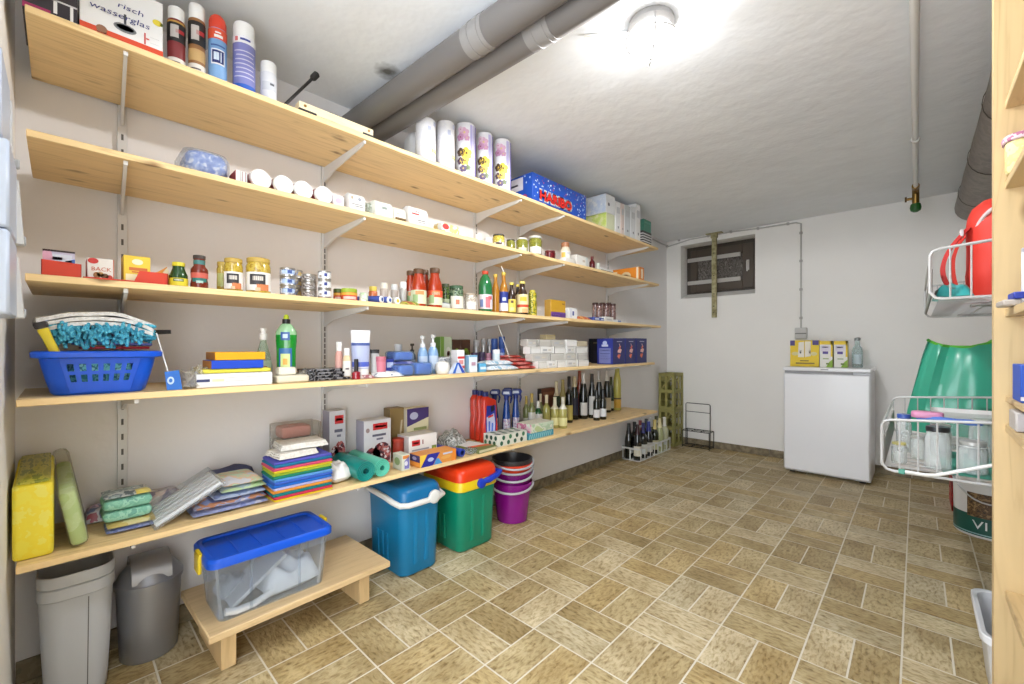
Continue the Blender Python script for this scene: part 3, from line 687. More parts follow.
# ================================================================ second shelf
BSP = speckle([(226, 232, 244), (150, 172, 222), (112, 140, 206)], 75, .35, 3)
A = on_x(186, 160, .34); B = on_x(229, 160, .34)
t = thing('napkin_pack', 'blue speckled soft pack in clear wrap at the left of the second shelf', 'pack', (.28, (A.y+B.y)/2, zs(2)))
mb = MB(); W = (B.y-A.y)/2; soft(mb, -.065, .065, -W, W, .0, .085, BSP, .03, .025); mb.build('napkins', t)
mb = MB(); soft(mb, -.078, .07, -W-.012, W+.006, -.0, .09, clear((236, 238, 242), .72, .12), .03, .028); mb.build('clear_wrap', t)
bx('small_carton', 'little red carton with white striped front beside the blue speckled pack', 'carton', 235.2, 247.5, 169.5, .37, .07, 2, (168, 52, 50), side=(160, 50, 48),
   dec=[('f', .05, .38, .02, .98, (236, 235, 233)), ('f', .4, .58, .02, .98, (206, 210, 206)), ('f', .62, .8, .02, .98, (226, 228, 226)), ('f', .84, .97, .02, .98, (200, 206, 204))])
JB = speckle([(112, 28, 40), (150, 44, 52), (206, 150, 150)], 110, .35, 2, coat=.5)
g = 'jam jars lying on the second shelf'
for i, (u, v, rp, lb) in enumerate(((261.4, 177.2, 9.6, 'lying jar with a white lid next to the little striped carton'), (284.2, 184.4, 8.9, 'lying jar with a white lid, second from the striped carton'), (304, 187.2, 8.4, 'lying jar with a white lid, third from the striped carton'), (324.3, 193.4, 8, 'lying jar with a white lid nearest the pink and white cube'))):
    q = on_x(u, v, .36); r = .0325
    t = thing('jam_jar', lb, 'jar', (.36, q.y, zs(2)+r), .06, g)
    R_ = Matrix.Rotation(pi/2, 4, 'Y')
    mb = MB(); mb.lathe([(r*.86, -.085), (r*.97, -.08), (r*.97, -.03), (r*.9, -.014), (r*.86, -.012)], JB, 22); mb.xform(R_); mb.build('glass', t)
    mb = MB(); mb.lathe([(r*.96, -.014), (r, -.013), (r, -.003), (r*.94, 0), (r*.8, 0), (r*.78, -.001)], mat((240, 238, 236), .35), 26); mb.xform(R_); mb.build('lid', t)
def sack(name, label, cat, u0, u1, vt, xf, d, S, c, dec=(), taper=.85, g=None, zb=None, h=None, flatten=.25):
    """folded-top paper bag"""
    zb = zs(S) if zb is None else zb; A = on_x(u0, vt, xf); B = on_x(u1, vt, xf); h = h or A.z-zb; X, Y = d/2, (B.y-A.y)/2; m = mat(c, .7) if isinstance(c, tuple) else c
    mb = MB()
    R = [rr(-X*.96, X*.96, -Y*.96, Y*.96, 0, .006, 2), rr(-X, X, -Y, Y, h*.06, .008, 2), rr(-X, X, -Y, Y, h*.72, .008, 2), rr(-X*.8, X*.8, -Y*.97, Y*.97, h*.88, .006, 2), rr(-X*flatten, X*flatten, -Y*taper, Y*taper, h, .002, 2)]
    mb.loft(R, m); decal(mb, [x for x in dec], X, Y, h)
    return tag(mb.build(name, None, (xf-X, (A.y+B.y)/2, zb)), label, cat, g)
LN = lambda c=(120, 118, 116): [('f', .15, .8, .34, .38, c), ('f', .3, .85, .24, .28, c)]
bx('small_carton', 'small white and pink cube carton beside the last lying jar', 'carton', 333.5, 344, 194.5, .365, .05, 2, (232, 222, 228), dec=[('fe', .2, .8, .3, .8, (206, 180, 206)), ('f', .1, .9, .05, .14, (170, 120, 140))])
sack('flour_bag', 'white paper flour bag over the second rail on the second shelf', 'bag', 349.5, 366, 190.5, .365, .07, 2, (238, 237, 232), LN()+[('fe', .5, .7, .55, .75, (150, 152, 160)), ('f', .1, .2, .6, .75, (170, 150, 110))])
sack('pouch', 'grey see-through pouch right of the white paper flour bag', 'pouch', 367.5, 375.5, 201, .34, .05, 2, speckle([(196, 202, 190), (160, 170, 150), (226, 228, 222)], 60, .3), taper=1)
sack('flour_bag', 'wide pale green-white paper bag in the middle of the second shelf', 'bag', 375.6, 393.5, 199, .37, .08, 2, (235, 237, 226), [('f', .35, .62, .5, .66, (140, 150, 140)), ('f', .2, .8, .25, .29, (186, 196, 170))], taper=.98, flatten=.6)
sack('flour_bag', 'cream paper bag with a brown gold label at its foot', 'bag', 394, 406.5, 206, .37, .08, 2, (234, 230, 218), [('f', .1, .95, .02, .26, (132, 100, 40)), ('f', .2, .9, .1, .16, (190, 160, 80)), ('f', .2, .6, .5, .56, (190, 170, 150))], taper=.98, flatten=.6)
sack('flour_bag', 'white paper bag with red script right of the gold-labelled bag', 'bag', 409.5, 428.3, 203.5, .37, .08, 2, (240, 237, 233), [('f', .12, .5, .52, .6, (200, 60, 56)), ('f', .3, .5, .66, .7, (200, 60, 56)), ('f', .4, .85, .26, .3, (80, 78, 76)), ('f', .4, .85, .17, .2, (110, 108, 104))])
flat('sachet', 'flat grey sachet lying before the red and yellow pouch', 'sachet', 433, 440.5, .36, .06, .012, 2, (160, 166, 150))
sack('pouch', 'slumped pouch with a red corner on the second shelf over the third rail', 'pouch', 442, 460, 220.5, .365, .07, 2, speckle([(232, 224, 206), (236, 206, 120), (238, 236, 230)], 24, .4), [('fe', .02, .38, .3, .8, (196, 54, 48)), ('fe', .4, .7, .2, .5, (236, 200, 140))], taper=.6)
flat('sachet', 'white sachet lying right of the slumped pouch', 'sachet', 459.5, 467.5, .37, .07, .025, 2, (240, 238, 234), seed=3)
solo('small_tin', 'low white tin with a dark mark beside the third rail on the second shelf', 'tin', 474, 482, 234, .33, 2, CAN, (234, 234, 230))
solo('small_tin', 'low white tin before the black-lidded olive jar', 'tin', 484, 492, 237.5, .34, 2, CAN, (228, 230, 230))
OLV = speckle([(120, 122, 40), (150, 148, 58), (104, 112, 44)], 130, .15, 2, coat=.8)
def jar(label, u0, u1, vt, xc, S, c, lid, lab=None, g=None, half=1.2, sub=(), name='food_jar', lz=(.1, .6)):
    return rd(name, label, 'jar', u0, u1, vt, xc, S, JAR, c, [('lid', LID, lid)], [(lz[0], lz[1], 1, lab, half, sub)] if lab else (), g)
g = 'food jars on the second shelf'
jar('yellow olive jar with a black lid on the second shelf', 492.4, 504.8, 233.5, .34, 2, speckle([(206, 190, 80), (180, 160, 60), (222, 210, 120)], 110, .2, 2, coat=.8), (42, 38, 36), (226, 222, 206), g, 1.0, [(.12, .3, -.6, .4, (80, 60, 56))], lz=(.02, .32))
jar('small dark green jar with a dark lid, left of the gherkin jars', 506.2, 515.2, 238.8, .33, 2, OLV, (70, 68, 50), None, g)
jar('gherkin jar with a pale lid, between the small green jar and the tall one', 515.8, 528, 237, .335, 2, OLV, (210, 208, 196), (222, 220, 190), g, .7, lz=(.06, .3))
jar('tall gherkin jar with a pale lid and white label, largest of the green jars', 528.6, 541.8, 235, .34, 2, OLV, (206, 206, 194), (236, 236, 228), g, 1.0, lz=(.06, .42))
jar('low dark red beetroot jar right of the gherkin jars', 544.4, 555.6, 250, .34, 2, speckle([(92, 20, 28), (116, 30, 36), (70, 14, 20)], 90, .15, 2, coat=.8), (120, 46, 48), None, g)
rd('food_bottle', 'pale bottle with a tan cap and yellow label on the second shelf', 'bottle', 560, 570.6, 241.5, .33, 2, [(.95, 0), (1, .03), (1, .62), (.7, .74), (.66, .8)], (226, 214, 190), [('cap', [(.74, .78), (.76, .8), (.76, .98), (.66, 1)], (176, 120, 84))], [(.1, .55, 1, (238, 236, 226), 1.3, [(.14, .5, -.9, -.1, (236, 190, 90)), (.4, .52, 0, .9, (206, 206, 206))])])
sack('sachet', 'low white pack in front of the tan-capped bottle', 'sachet', 565, 575.5, 256.8, .372, .05, 2, (238, 236, 230), taper=.97, flatten=.8)
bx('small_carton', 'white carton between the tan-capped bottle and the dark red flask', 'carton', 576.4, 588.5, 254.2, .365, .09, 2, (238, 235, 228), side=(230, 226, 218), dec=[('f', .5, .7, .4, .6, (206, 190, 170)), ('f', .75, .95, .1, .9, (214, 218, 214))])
rd('food_bottle', 'tiny dark red flask right of the white carton on the second shelf', 'bottle', 589.2, 595, 256, .345, 2, [(.9, 0), (1, .05), (1, .55), (.5, .7), (.45, .82)], mat((92, 22, 28), .15), [('cap', [(.55, .82), (.55, 1)], (110, 40, 40))])
solo('small_tin', 'tiny pale pot right of the dark red flask', 'tin', 596, 600, 263, .35, 2, CAN, (214, 220, 206))
bx('tray_pack', 'white tray with a dark base left of the orange carton', 'tray', 600.6, 613.3, 267.4, .36, .1, 2, (236, 236, 234), dec=[('f', .02, .98, .0, .45, (74, 64, 62))])
bx('orange_carton', 'orange carton with pastry picture at the far end of the second shelf', 'carton', 639.2, 644, 266.5, .38, .345, 2, (228, 136, 44), side=(236, 146, 40),
   dec=[('se', .55, .8, .05, .7, (238, 214, 170)), ('se', .6, .75, .1, .5, (206, 140, 80)), ('s', .05, .45, .6, .8, (246, 226, 190)), ('se', .3, .5, .1, .5, (246, 200, 120)), ('s', .93, .98, 0, 1, (246, 232, 206)), ('f', .35, .75, .1, .85, (246, 226, 196))])
# ================================================================ third shelf
RED = (216, 62, 34)
def cut_tray(label, u0, u1, prof, d, xf, g):
    """shelf-ready carton tray whose front wall steps up and down"""
    A = on_x(u0, 0, xf); B = on_x(u1, 0, xf); W = (B.y-A.y)/2; zb = zs(3); m = mat(RED, .5); mi = mat((190, 50, 28), .6)
    t = thing('carton_tray', label, 'tray', (xf-d/2, (A.y+B.y)/2, zb), 0, g); X = d/2
    mb = MB(); mb.box(-X, X, -W, W, 0, .002, mi, .0004)
    for x in (X-.002, -X):
        pts = [(-W+2*W*a, z) for a, z in prof]; n = len(pts)
        poly = [(-W, .0)]+pts+[(W, 0)]
        mb.loft([[(x+q, y, z) for y, z in poly] for q in (0, .002)], m)
    for y, z in ((-W, prof[0][1]), (W-.002, prof[-1][1])): mb.box(-X, X, y, y+.002, 0, z, m, .0004)
    mb.build('tray', t); return t
g = 'red carton trays on the third shelf'
cut_tray('short red carton tray at the left holding the blue and pink pack', 41, 81.5, [(0, .040), (1, .036)], .16, .385, g)
cut_tray('long red carton tray with a low cut-out front', 83, 168, [(0, .006), (.58, .006), (.64, .034), (1, .034)], .16, .385, g)
bx('dough_pack', 'flat blue and pink pack standing in the left red tray', 'carton', 42.5, 75, 248.5, .375, .04, 3, (206, 200, 226), side=(190, 60, 80), zb=SH[3][0]+.0035,
   dec=[('fp', [(.0, 0), (.45, 0), (.25, 1), (0, 1)], (226, 170, 196)), ('f', .3, .9, .5, .85, (216, 222, 238)), ('fp', [(.5, 0), (1, 0), (1, .7), (.7, .6)], (70, 120, 206)), ('f', 0, 1, .93, 1, (60, 44, 50)), ('f', .3, .6, .62, .74, (170, 70, 110))])
bx('baking_carton', 'white and red carton lettered BACK in the long red tray', 'carton', 87, 114, 257, .372, .09, 3, (238, 233, 226), side=(196, 70, 36), zb=SH[3][0]+.0035,
   dec=[('fe', -.0+.02, .42, .72, 1.0-.01, (206, 50, 44)), ('ft', 'BACK', .14, .4, .76, .26, (206, 96, 60)), ('fe', .22, .5, .05, .34, (160, 110, 60)), ('fe', .5, .8, .04, .3, (120, 78, 44)), ('fe', .35, .62, .12, .36, (196, 150, 90)), ('fe', .7, .95, .02, .24, (206, 60, 44)), ('f', .97, 1, 0, 1, (206, 100, 60))])
bx('baking_carton', 'yellow carton standing in the long red tray beside its cut-out', 'carton', 123.5, 150.5, 254.5, .375, .07, 3, (246, 208, 62), side=(232, 190, 50), zb=SH[3][0]+.0035,
   dec=[('fe', .3, .72, .66, .88, (250, 240, 206)), ('f', .4, .62, .74, .8, (206, 110, 60)), ('f', .2, .88, .44, .56, (214, 116, 50)), ('f', .3, .8, .36, .41, (214, 116, 50)), ('f', .08, .5, .04, .3, (246, 234, 190))])
A = on_x(160, 270, .33)
mb = MB(); mb.loft([[(x, y, z) for y, z in ((-.03, .001), (.024, .001), (.018, .03), (.012, .054), (-.01, .036), (-.03, .03))] for x in (-.02, .02)], mat((234, 150, 50), .5), ms=[mat((234, 150, 50), .5)])
mb.poly([(.0206, .018, .03), (.0206, .0125, .052), (.0206, .002, .036)], mat((244, 228, 190), .5))
tag(mb.build('sachet', None, (.34, A.y, SH[3][0]+.0035)), 'torn orange sachet poking out of the long red tray', 'sachet')
SQ = [(.9, 0), (1, .03), (1, .42), (.82, .58), (.62, .7), (.6, .8)]
g = 'condiment bottles on the third shelf'
rd('sauce_bottle', 'dark green bottle with a yellow lid and yellow label', 'bottle', 169, 188, 261.5, .37, 3, [(.9, 0), (1, .03), (1, .45), (.86, .58), (.66, .75), (.64, .84)], mat((36, 74, 30), .12), [('cap', [(.66, .84), (.7, .85), (.7, .98), (.66, 1)], (222, 206, 50))],
   [(.03, .34, 1, (232, 214, 50), 1.5, [(.2, .31, -.6, .5, (60, 90, 40)), (.23, .28, -.5, .4, (230, 230, 210))])], g)
rd('sauce_bottle', 'red sauce bottle with dark lid, teal neck band and teal roundel', 'bottle', 190, 208.5, 254.5, .37, 3, [(.92, 0), (1, .02), (1, .14), (.9, .26), (.9, .38), (1, .48), (.95, .58), (.66, .68), (.6, .86), (.64, .87), (.64, .9)], mat((120, 42, 26), .12), [('cap', [(.66, .89), (.7, .9), (.7, .985), (.66, 1)], (60, 52, 46))],
   [(.72, .85, .63, (66, 120, 118), 1.5), (.06, .3, .93, (36, 116, 110), .9, [(.12, .22, -.4, .4, (180, 210, 200))]), (.3, .46, .97, (206, 96, 80), 1.3)], g)
LBC = [(.22, .52, -.75, .5, (52, 48, 50)), (.34, .46, -.5, .3, (214, 206, 196)), (.06, .24, -.2, .8, (216, 130, 80)), (.05, .14, -.3, .1, (220, 190, 150))]
YJ = speckle([(190, 160, 52), (206, 178, 70), (170, 138, 36)], 60, .12, 2, coat=.8)
g = 'yellow gold-lidded jars on the third shelf'
jar('narrow yellow jar half hidden behind the left gold-lidded jar', 216.5, 228, 261.5, .30, 3, YJ, (190, 160, 70), (196, 200, 120), g, 1.0, lz=(.2, .62))
jar('left gold-lidded yellow jar with white and black label', 223.4, 243.2, 257.5, .365, 3, YJ, (196, 164, 74), (238, 234, 228), g, 1.2, LBC, lz=(.06, .58))
jar('right and biggest gold-lidded yellow jar with white and black label', 245.4, 271, 257, .365, 3, YJ, (196, 164, 74), (238, 234, 228), g, 1.2, LBC, lz=(.06, .58))
g = 'tins stacked on the third shelf'
BLT = speckle([(92, 118, 176), (186, 196, 216), (66, 80, 130), (214, 216, 222)], 55, .35, 2)
GRT = speckle([(158, 152, 146), (120, 110, 106), (196, 190, 184), (96, 84, 80)], 60, .35, 2)
WHT = mat((232, 232, 232), .35)
def column(u0, u1, v, xc, c, names, band, hh=None):
    z = zs(3); n = len(names); p, r, h = spot(u0, u1, v[0], xc, 3, z); r = r; hh = h/n
    for i, nm in enumerate(names):
        t, zz = stack_can('food_tin', nm, 'tin', u0, u1, PV-(z+hh-CZ)*F/((xc-CX)/ray((u0+u1)/2)[0]), 0, xc, 3, c, z, g, band, R=r*.985); z = zz+.0008
column(288, 303, (267, 293), .29, speckle([(206, 180, 120), (150, 160, 190), (226, 206, 150)], 50, .35), ['bottom tin with yellow print in the stack behind the blue tins', 'middle tin with yellow print in the stack behind the blue tins', 'top tin with yellow print in the stack behind the blue tins'], None)
column(279.4, 296, (264.5, 295), .365, BLT, ['bottom tin of the blue stack', 'middle tin of the blue stack', 'top tin of the blue stack'], (176, 196, 226))
column(301.2, 317, (271, 297), .345, GRT, ['bottom tin of the brownish grey stack', 'middle tin of the brownish grey stack', 'top tin of the brownish grey stack'], None)
column(314.6, 331, (270, 298.5), .375, WHT, ['bottom tin of the white stack near the second rail', 'middle tin of the white stack near the second rail', 'top tin of the white stack near the second rail'], (238, 238, 238)) if 0 else None
z = zs(3)
for i, lb in enumerate(('bottom tin of the white stack near the second rail', 'middle tin of the white stack near the second rail', 'top tin of the white stack near the second rail')):
    p, r, h = spot(317.6, 331.4, 270.5, .385, 3); hh = h/3
    t = thing('food_tin', lb, 'tin', (p.x, p.y, z), 0, g); r *= .985
    mb = MB(); mb.lathe([(r*.95, 0), (r, .002), (r, .005), (r*.98, .006), (r*.98, hh-.006), (r, hh-.005), (r, hh-.0015), (r*.95, hh-.0006)], WHT, 20, ms=[TINM]*3+[WHT, TINM, TINM, TINM]); mb.build('tin', t)
    a = aim(p); mb = MB(); mb.arc(r*.98+.0005, .008, hh-.008, a-1.2, a+1.2, mat((236, 236, 234), .4)); mb.arc(r*.98+.0011, hh*.36, hh*.72, a-.15, a+.3, mat((56, 70, 140), .4)); mb.arc(r*.98+.0011, hh*.3, hh*.5, a-.9, a-.5, mat((150, 140, 134), .4)); mb.build('label', t)
    z += hh
g = 'low spread pots on the third shelf'
for u0, u1, v, xc, lb in ((333.2, 344, 288.5, .34, 'low red pot with a dark green lid right of the white tins'), (340.6, 357.4, 288, .38, 'low red pot with a lime green lid right of the white tins')):
    rd('spread_pot', lb, 'pot', u0, u1, v, xc, 3, [(.95, 0), (1, .05), (1, .6), (.95, .66)], (208, 74, 40), [('lid', [(.95, .64), (.98, .66), (.98, .95), (.92, 1)], (150, 172, 44) if xc > .35 else (74, 92, 30))], [(.42, .62, 1, (226, 168, 60), 1.3), (.06, .3, 1, (224, 190, 180), .8)], g)
solo('glass_pot', 'little white and green pot before the spice jars', 'pot', 359.3, 368, 292.5, .385, 3, JAR+[(.9, 1)], speckle([(214, 224, 204), (176, 200, 160), (232, 236, 226)], 90, .3))
g = 'spice jars at the back of the third shelf'
for u0, u1, v, c, lid, lb in ((368.4, 377.6, 286, (200, 110, 60), (214, 190, 80), 'spice jar with a yellow lid and orange contents'), (380, 388.4, 282.5, (186, 172, 160), (226, 220, 206), 'clear spice jar second from the yellow-lidded one'),
                              (390.4, 398.2, 284, (170, 160, 150), (206, 206, 204), 'clear spice jar third from the yellow-lidded one'), (399.2, 407.2, 281.5, (176, 172, 166), (236, 236, 236), 'clear spice jar with white cap next to the tomato bottles')):
    rd('spice_jar', lb, 'jar', u0, u1, v, .33, 3, [(.92, 0), (1, .04), (1, .66), (.8, .74)], mat(c, .15, 0, .6), [('cap', [(.8, .73), (.86, .75), (.86, .98), (.8, 1)], lid)], (), g)
g = 'rolled tubes lying on the third shelf'
for i, (u, v, lb, c, e) in enumerate(((381.8, 298.2, 'blue tube lying with a blue-centred white end, left of three', (62, 84, 166), (38, 66, 150)), (389.8, 299, 'blue tube lying with a blue-centred white end, middle of three', (70, 96, 176), (44, 84, 160)), (397.6, 299.6, 'tube lying with a yellow-centred white end, right of three', (206, 206, 196), (236, 196, 50)))):
    q = on_x(u, v, .385); r = .0148; t = thing('paste_tube', lb, 'tube', (q.x, q.y, zs(3)+r), .55-.2*i, g); R_ = Matrix.Rotation(pi/2, 4, 'Y')
    mb = MB(); mb.lathe([(r*.98, -.15), (r, -.148), (r, -.003), (r*.95, 0)], mat(c, .4), 18); mb.xform(R_); mb.build('tube', t)
    mb = MB(); mb.lathe([(r*1.0, -.0035), (r*1.02, -.001), (r*.9, .0018), (r*.5, .002), (r*.48, .0025)], mat((238, 240, 244), .4), 18, ms=[mat((238, 240, 244), .4)]*3+[mat(e, .4)]); mb.xform(R_); mb.build('end_cap', t)
flat('sachet', 'flat green and red packet lying before the tomato bottles', 'sachet', 402.5, 428, .40, .07, .018, 3, speckle([(150, 150, 50), (120, 130, 40), (190, 180, 80), (170, 90, 50)], 22, .4), seed=4)
TOM = mat((170, 54, 22), .12, 0, .5); TBP = [(.94, 0), (1, .02), (1, .5), (.92, .6), (.62, .78), (.56, .88)]
g = 'tomato sauce bottles on the third shelf'
def tomato(lb, u0, u1, v, xc, band):
    rd('tomato_bottle', lb, 'bottle', u0, u1, v, xc, 3, TBP, TOM, [('cap', [(.6, .87), (.66, .88), (.66, .985), (.6, 1)], (92, 62, 38))], [(.06, .42, 1, (216, 222, 186), 1.4, [(.1, .3, -.9, -.2, (150, 176, 120)), (.3, .4, -.5, .6, (226, 150, 90))]+([(.25, .42, -1.4, 1.4, (224, 84, 44)), (.31, .37, -.5, .6, (240, 220, 190))] if band else []))], g)
tomato('tomato bottle at the back left of the group of four', 404.6, 416.4, 270, .315, False); tomato('tomato bottle at the back between the two front ones', 419, 430.6, 269, .315, True)
tomato('tomato bottle in front with the pale green label', 410.6, 426.4, 267.8, .37, False); tomato('tomato bottle in front with the orange label band', 427, 442.4, 267, .37, True)
g = 'preserve jars on the third shelf'
jar('dark green jar just right of the tomato bottles', 441.2, 449.6, 283.5, .335, 3, speckle([(44, 70, 34), (90, 110, 50), (30, 50, 26)], 80, .15, coat=.6), (66, 76, 50), (176, 186, 150), g, lz=(.1, .4))
jar('green-lidded jar with a pale label, behind the flat tin', 449, 463.6, 285, .36, 3, speckle([(60, 86, 62), (120, 140, 110), (44, 64, 44)], 70, .15, coat=.6), (60, 92, 62), (226, 222, 206), g, 1.0, [(.2, .4, -.2, .3, (196, 120, 90))], lz=(.04, .55))
jar('clear jar of pale beans before the third rail', 464.2, 476.8, 293, .375, 3, speckle([(206, 196, 180), (168, 156, 140), (226, 220, 210)], 120, .15, coat=.6), (176, 160, 140), (232, 228, 220), g, .8, lz=(.05, .5))
q = on_x(443, 303, .395)
t = thing('fish_tin', 'flat blue-grey fish tin before the green-lidded jar', 'tin', (q.x-.03, q.y, zs(3)), .1)
mb = MB(); soft(mb, -.03, .03, -.055, .055, 0, .024, mat((90, 112, 140), .3, .3), .02, .003, ms=[TINM, TINM, mat((206, 210, 206), .4), TINM, TINM]); mb.build('tin', t)
mb = MB(); soft(mb, -.026, .026, -.05, .05, .0242, .0256, mat((84, 112, 156), .35), .018, .0006); mb.build('lid', t)
rd('vinegar_bottle', 'big green vinegar bottle with a red cap', 'bottle', 478, 492.4, 270, .35, 3, [(.94, 0), (1, .02), (1, .58), (.97, .66), (.72, .82), (.4, .9), (.36, .93)], mat((32, 112, 62), .12, 0, .5), [('cap', [(.4, .92), (.44, .93), (.44, .99), (.4, 1)], (206, 70, 40))],
   [(.07, .42, 1, (226, 222, 226), 1.5, [(.1, .36, -.1, .6, (216, 120, 130)), (.12, .3, -.9, -.4, (120, 140, 190)), (.3, .38, .3, .9, (206, 90, 90))])])
OB = [(.94, 0), (1, .02), (1, .55), (.8, .66), (.45, .78), (.4, .93)]; OC = [('cap', [(.45, .92), (.5, .93), (.5, .99), (.45, 1)], (206, 176, 70))]
g = 'oil bottles on the third shelf'
AMB = mat((176, 118, 32), .1, 0, .5); DKB = mat((54, 34, 22), .12, 0, .5)
rd('oil_bottle', 'amber oil bottle next to the green vinegar bottle', 'bottle', 491.4, 499.6, 273.5, .34, 3, OB, AMB, OC, (), g)
t = rd('oil_bottle', 'amber oil bottle with a blue label and white pour spout', 'bottle', 499.2, 508.2, 271.5, .355, 3, OB, AMB, OC, [(.06, .25, 1, (236, 236, 240), 1.4), (.25, .52, 1, (40, 56, 140), 1.4, [(.3, .38, -.4, .4, (206, 214, 236))])], g)
H_ = spot(499.2, 508.2, 271.5, .355, 3)[2]
mb = MB(); mb.tube([(0, 0, H_), (.0, -.012, H_+.02), (.004, -.022, H_+.03)], [.004, .003, .002], mat((236, 236, 232), .4)); mb.build('spout', t)
rd('oil_bottle', 'dark oil bottle with a plain yellow label, right of the blue-labelled one', 'bottle', 507.2, 516, 282, .37, 3, OB, DKB, [('cap', OC[0][1], (226, 206, 90))], [(.05, .46, 1, (228, 206, 90), 1.4, [(.34, .42, -.3, .3, (90, 60, 30)), (.1, .2, -.5, .5, (246, 230, 150))])], g)
rd('oil_bottle', 'dark oil bottle mostly hidden behind the cream-labelled one', 'bottle', 514, 521, 284, .31, 3, OB, DKB, [('cap', OC[0][1], (226, 206, 90))], (), g)
rd('oil_bottle', 'dark oil bottle with a cream, red-striped label at the right', 'bottle', 516.4, 528.4, 280.5, .365, 3, OB, DKB, [('cap', OC[0][1], (222, 210, 120))], [(.06, .6, 1, (240, 224, 170), 1.5, [(.22, .3, -1.2, 1.2, (214, 76, 40)), (.4, .52, -.5, .6, (236, 196, 60)), (.06, .18, -.2, .8, (240, 180, 120))])], g)
rd('oil_bottle', 'squat yellow-green bottle at the right end of the oil bottles', 'bottle', 527.6, 537, 289.5, .36, 3, [(.94, 0), (1, .03), (1, .5), (.85, .62), (.95, .75), (.8, .9)], speckle([(196, 176, 50), (110, 120, 36), (222, 206, 90)], 60, .2), [('cap', [(.6, .88), (.62, .9), (.62, .98), (.5, 1)], (206, 190, 70))], (), g)
bx('tea_carton', 'ochre and purple carton standing alone right of the oil bottles', 'carton', 551, 565.5, 299.3, .375, .05, 3, (206, 158, 40), side=(180, 140, 60), dec=[('f', 0, 1, 0, .32, (112, 70, 150)), ('f', .1, .6, .12, .16, (206, 176, 220)), ('f', .75, .95, .78, .84, (120, 84, 30))])
bx('small_carton', 'white carton with blue print right of the ochre carton', 'carton', 569, 577.2, 307.5, .385, .06, 3, (236, 236, 236), side=(228, 228, 228), dec=[('f', .4, .6, .3, .7, (80, 90, 160)), ('f', .15, .3, .1, .9, (206, 210, 226))])
flat('sachet', 'flat orange packet lying beside the blue-printed carton', 'sachet', 578, 592, .385, .08, .022, 3, speckle([(226, 130, 60), (206, 90, 70), (236, 170, 90)], 26, .4), seed=2)
flat('sachet', 'flat purple packet lying behind the orange one', 'sachet', 580, 599, .29, .09, .03, 3, speckle([(150, 80, 130), (120, 50, 100), (180, 110, 150)], 26, .4), seed=7)
bx('small_carton', 'low blue carton before the pack of dark-lidded jars', 'carton', 594, 604, 317, .392, .06, 3, (60, 80, 160), dec=[('f', .1, .5, .3, .8, (206, 214, 236)), ('f', .7, .95, .2, .7, (190, 200, 226))])
bx('small_carton', 'low white carton at the right of the low blue one', 'carton', 605, 613.5, 316.5, .39, .07, 3, (232, 230, 226), dec=[('f', .2, .8, .3, .6, (196, 196, 200))])
bx('small_carton', 'flat white and blue carton at the far end of the third shelf', 'carton', 617, 625, 319.4, .375, .05, 3, (230, 230, 232), dec=[('f', .1, .5, .2, .7, (120, 140, 190))])
g = 'dark-lidded jam jars on the third shelf'
JM = speckle([(112, 84, 84), (150, 120, 112), (84, 50, 50)], 70, .15, coat=.6)
k = 0
for xc, us in ((.33, ((595.5, 602.6), (602.8, 609.6), (609.8, 616))), (.255, ((592, 598.6), (599, 605.4), (605.6, 611.6)))):
    for j, (a, b) in enumerate(us):
        jar(('front' if xc > .3 else 'back')+' row jam jar with dark lid, '+('left' if j == 0 else 'middle' if j == 1 else 'right')+' of its row, at the far end', a, b, 303.5 if xc > .3 else 302.5, xc, 3, JM, (70, 40, 36), None, g)
# ================================================================ fourth shelf
B1 = (4, 90, 226)
t = thing('plastic_basket', 'bright blue plastic basket with square holes on the fourth shelf', 'basket', (.25, .078, zs(4)))
BM = mat(B1, .35)
z4 = SH[4][0]
def bring(k, z): return rr(-.125-.022*k, .13+.022*k, -.094-.022*k, .09+.022*k, z, .035, 4)
mb = MB()
Ls = [(.0, .0), (.25, .012), (.8, .09), (.9, .095)]
R = [bring(-.25, 0), bring(0, .006), bring(.35, .035), bring(.7, .07), bring(.95, .098)]
n = len(R[0]); o0 = len(mb.v); off = .0025
for r_ in R: mb.v += [Vector(q) for q in r_]
for r_ in R[::-1]: mb.v += [Vector((q[0]*.975, q[1]*.975, max(q[2], .0025))) for q in r_]
L = len(R)
for j in range(2*L-1):
    for a in range(n):
        if a == n-1 and j in (1, 2, 3, 2*L-3, 2*L-4, 2*L-5): continue
        mb.f.append([o0+j*n+a, o0+j*n+(a+1) % n, o0+(j+1)*n+(a+1) % n, o0+(j+1)*n+a]); mb.m.append(mb.mi(BM))
mb.f.append([o0+a for a in range(n)][::-1]); mb.m.append(0); mb.f.append([o0+(2*L-1)*n+a for a in range(n)]); mb.m.append(0)
# pierced front wall
def fp(a, b):
    zlo, zhi = .006, .098; k = 0+.95*b
    y0, y1 = -.094-.022*k+.035, .09+.022*k-.035
    return Vector((.13+.022*k, y0+(y1-y0)*a, zlo+(zhi-zlo)*b))
ca = [0]+sum([[.06+.155*i, .06+.155*i+.085] for i in range(6)], [])+[1]; cb = [0, .3, .5, .6, .8, 1]
for i in range(len(ca)-1):
    for j in range(len(cb)-1):
        if i % 2 == 1 and j in (1, 3): continue
        q = [fp(ca[i], cb[j]), fp(ca[i+1], cb[j]), fp(ca[i+1], cb[j+1]), fp(ca[i], cb[j+1])]; w_ = Vector((-.003, 0, 0))
        mb.add(q+[x+w_ for x in q], [[0, 1, 2, 3], [7, 6, 5, 4], [0, 4, 5, 1], [1, 5, 6, 2], [2, 6, 7, 3], [3, 7, 4, 0]], BM)
mb.build('basket', t)
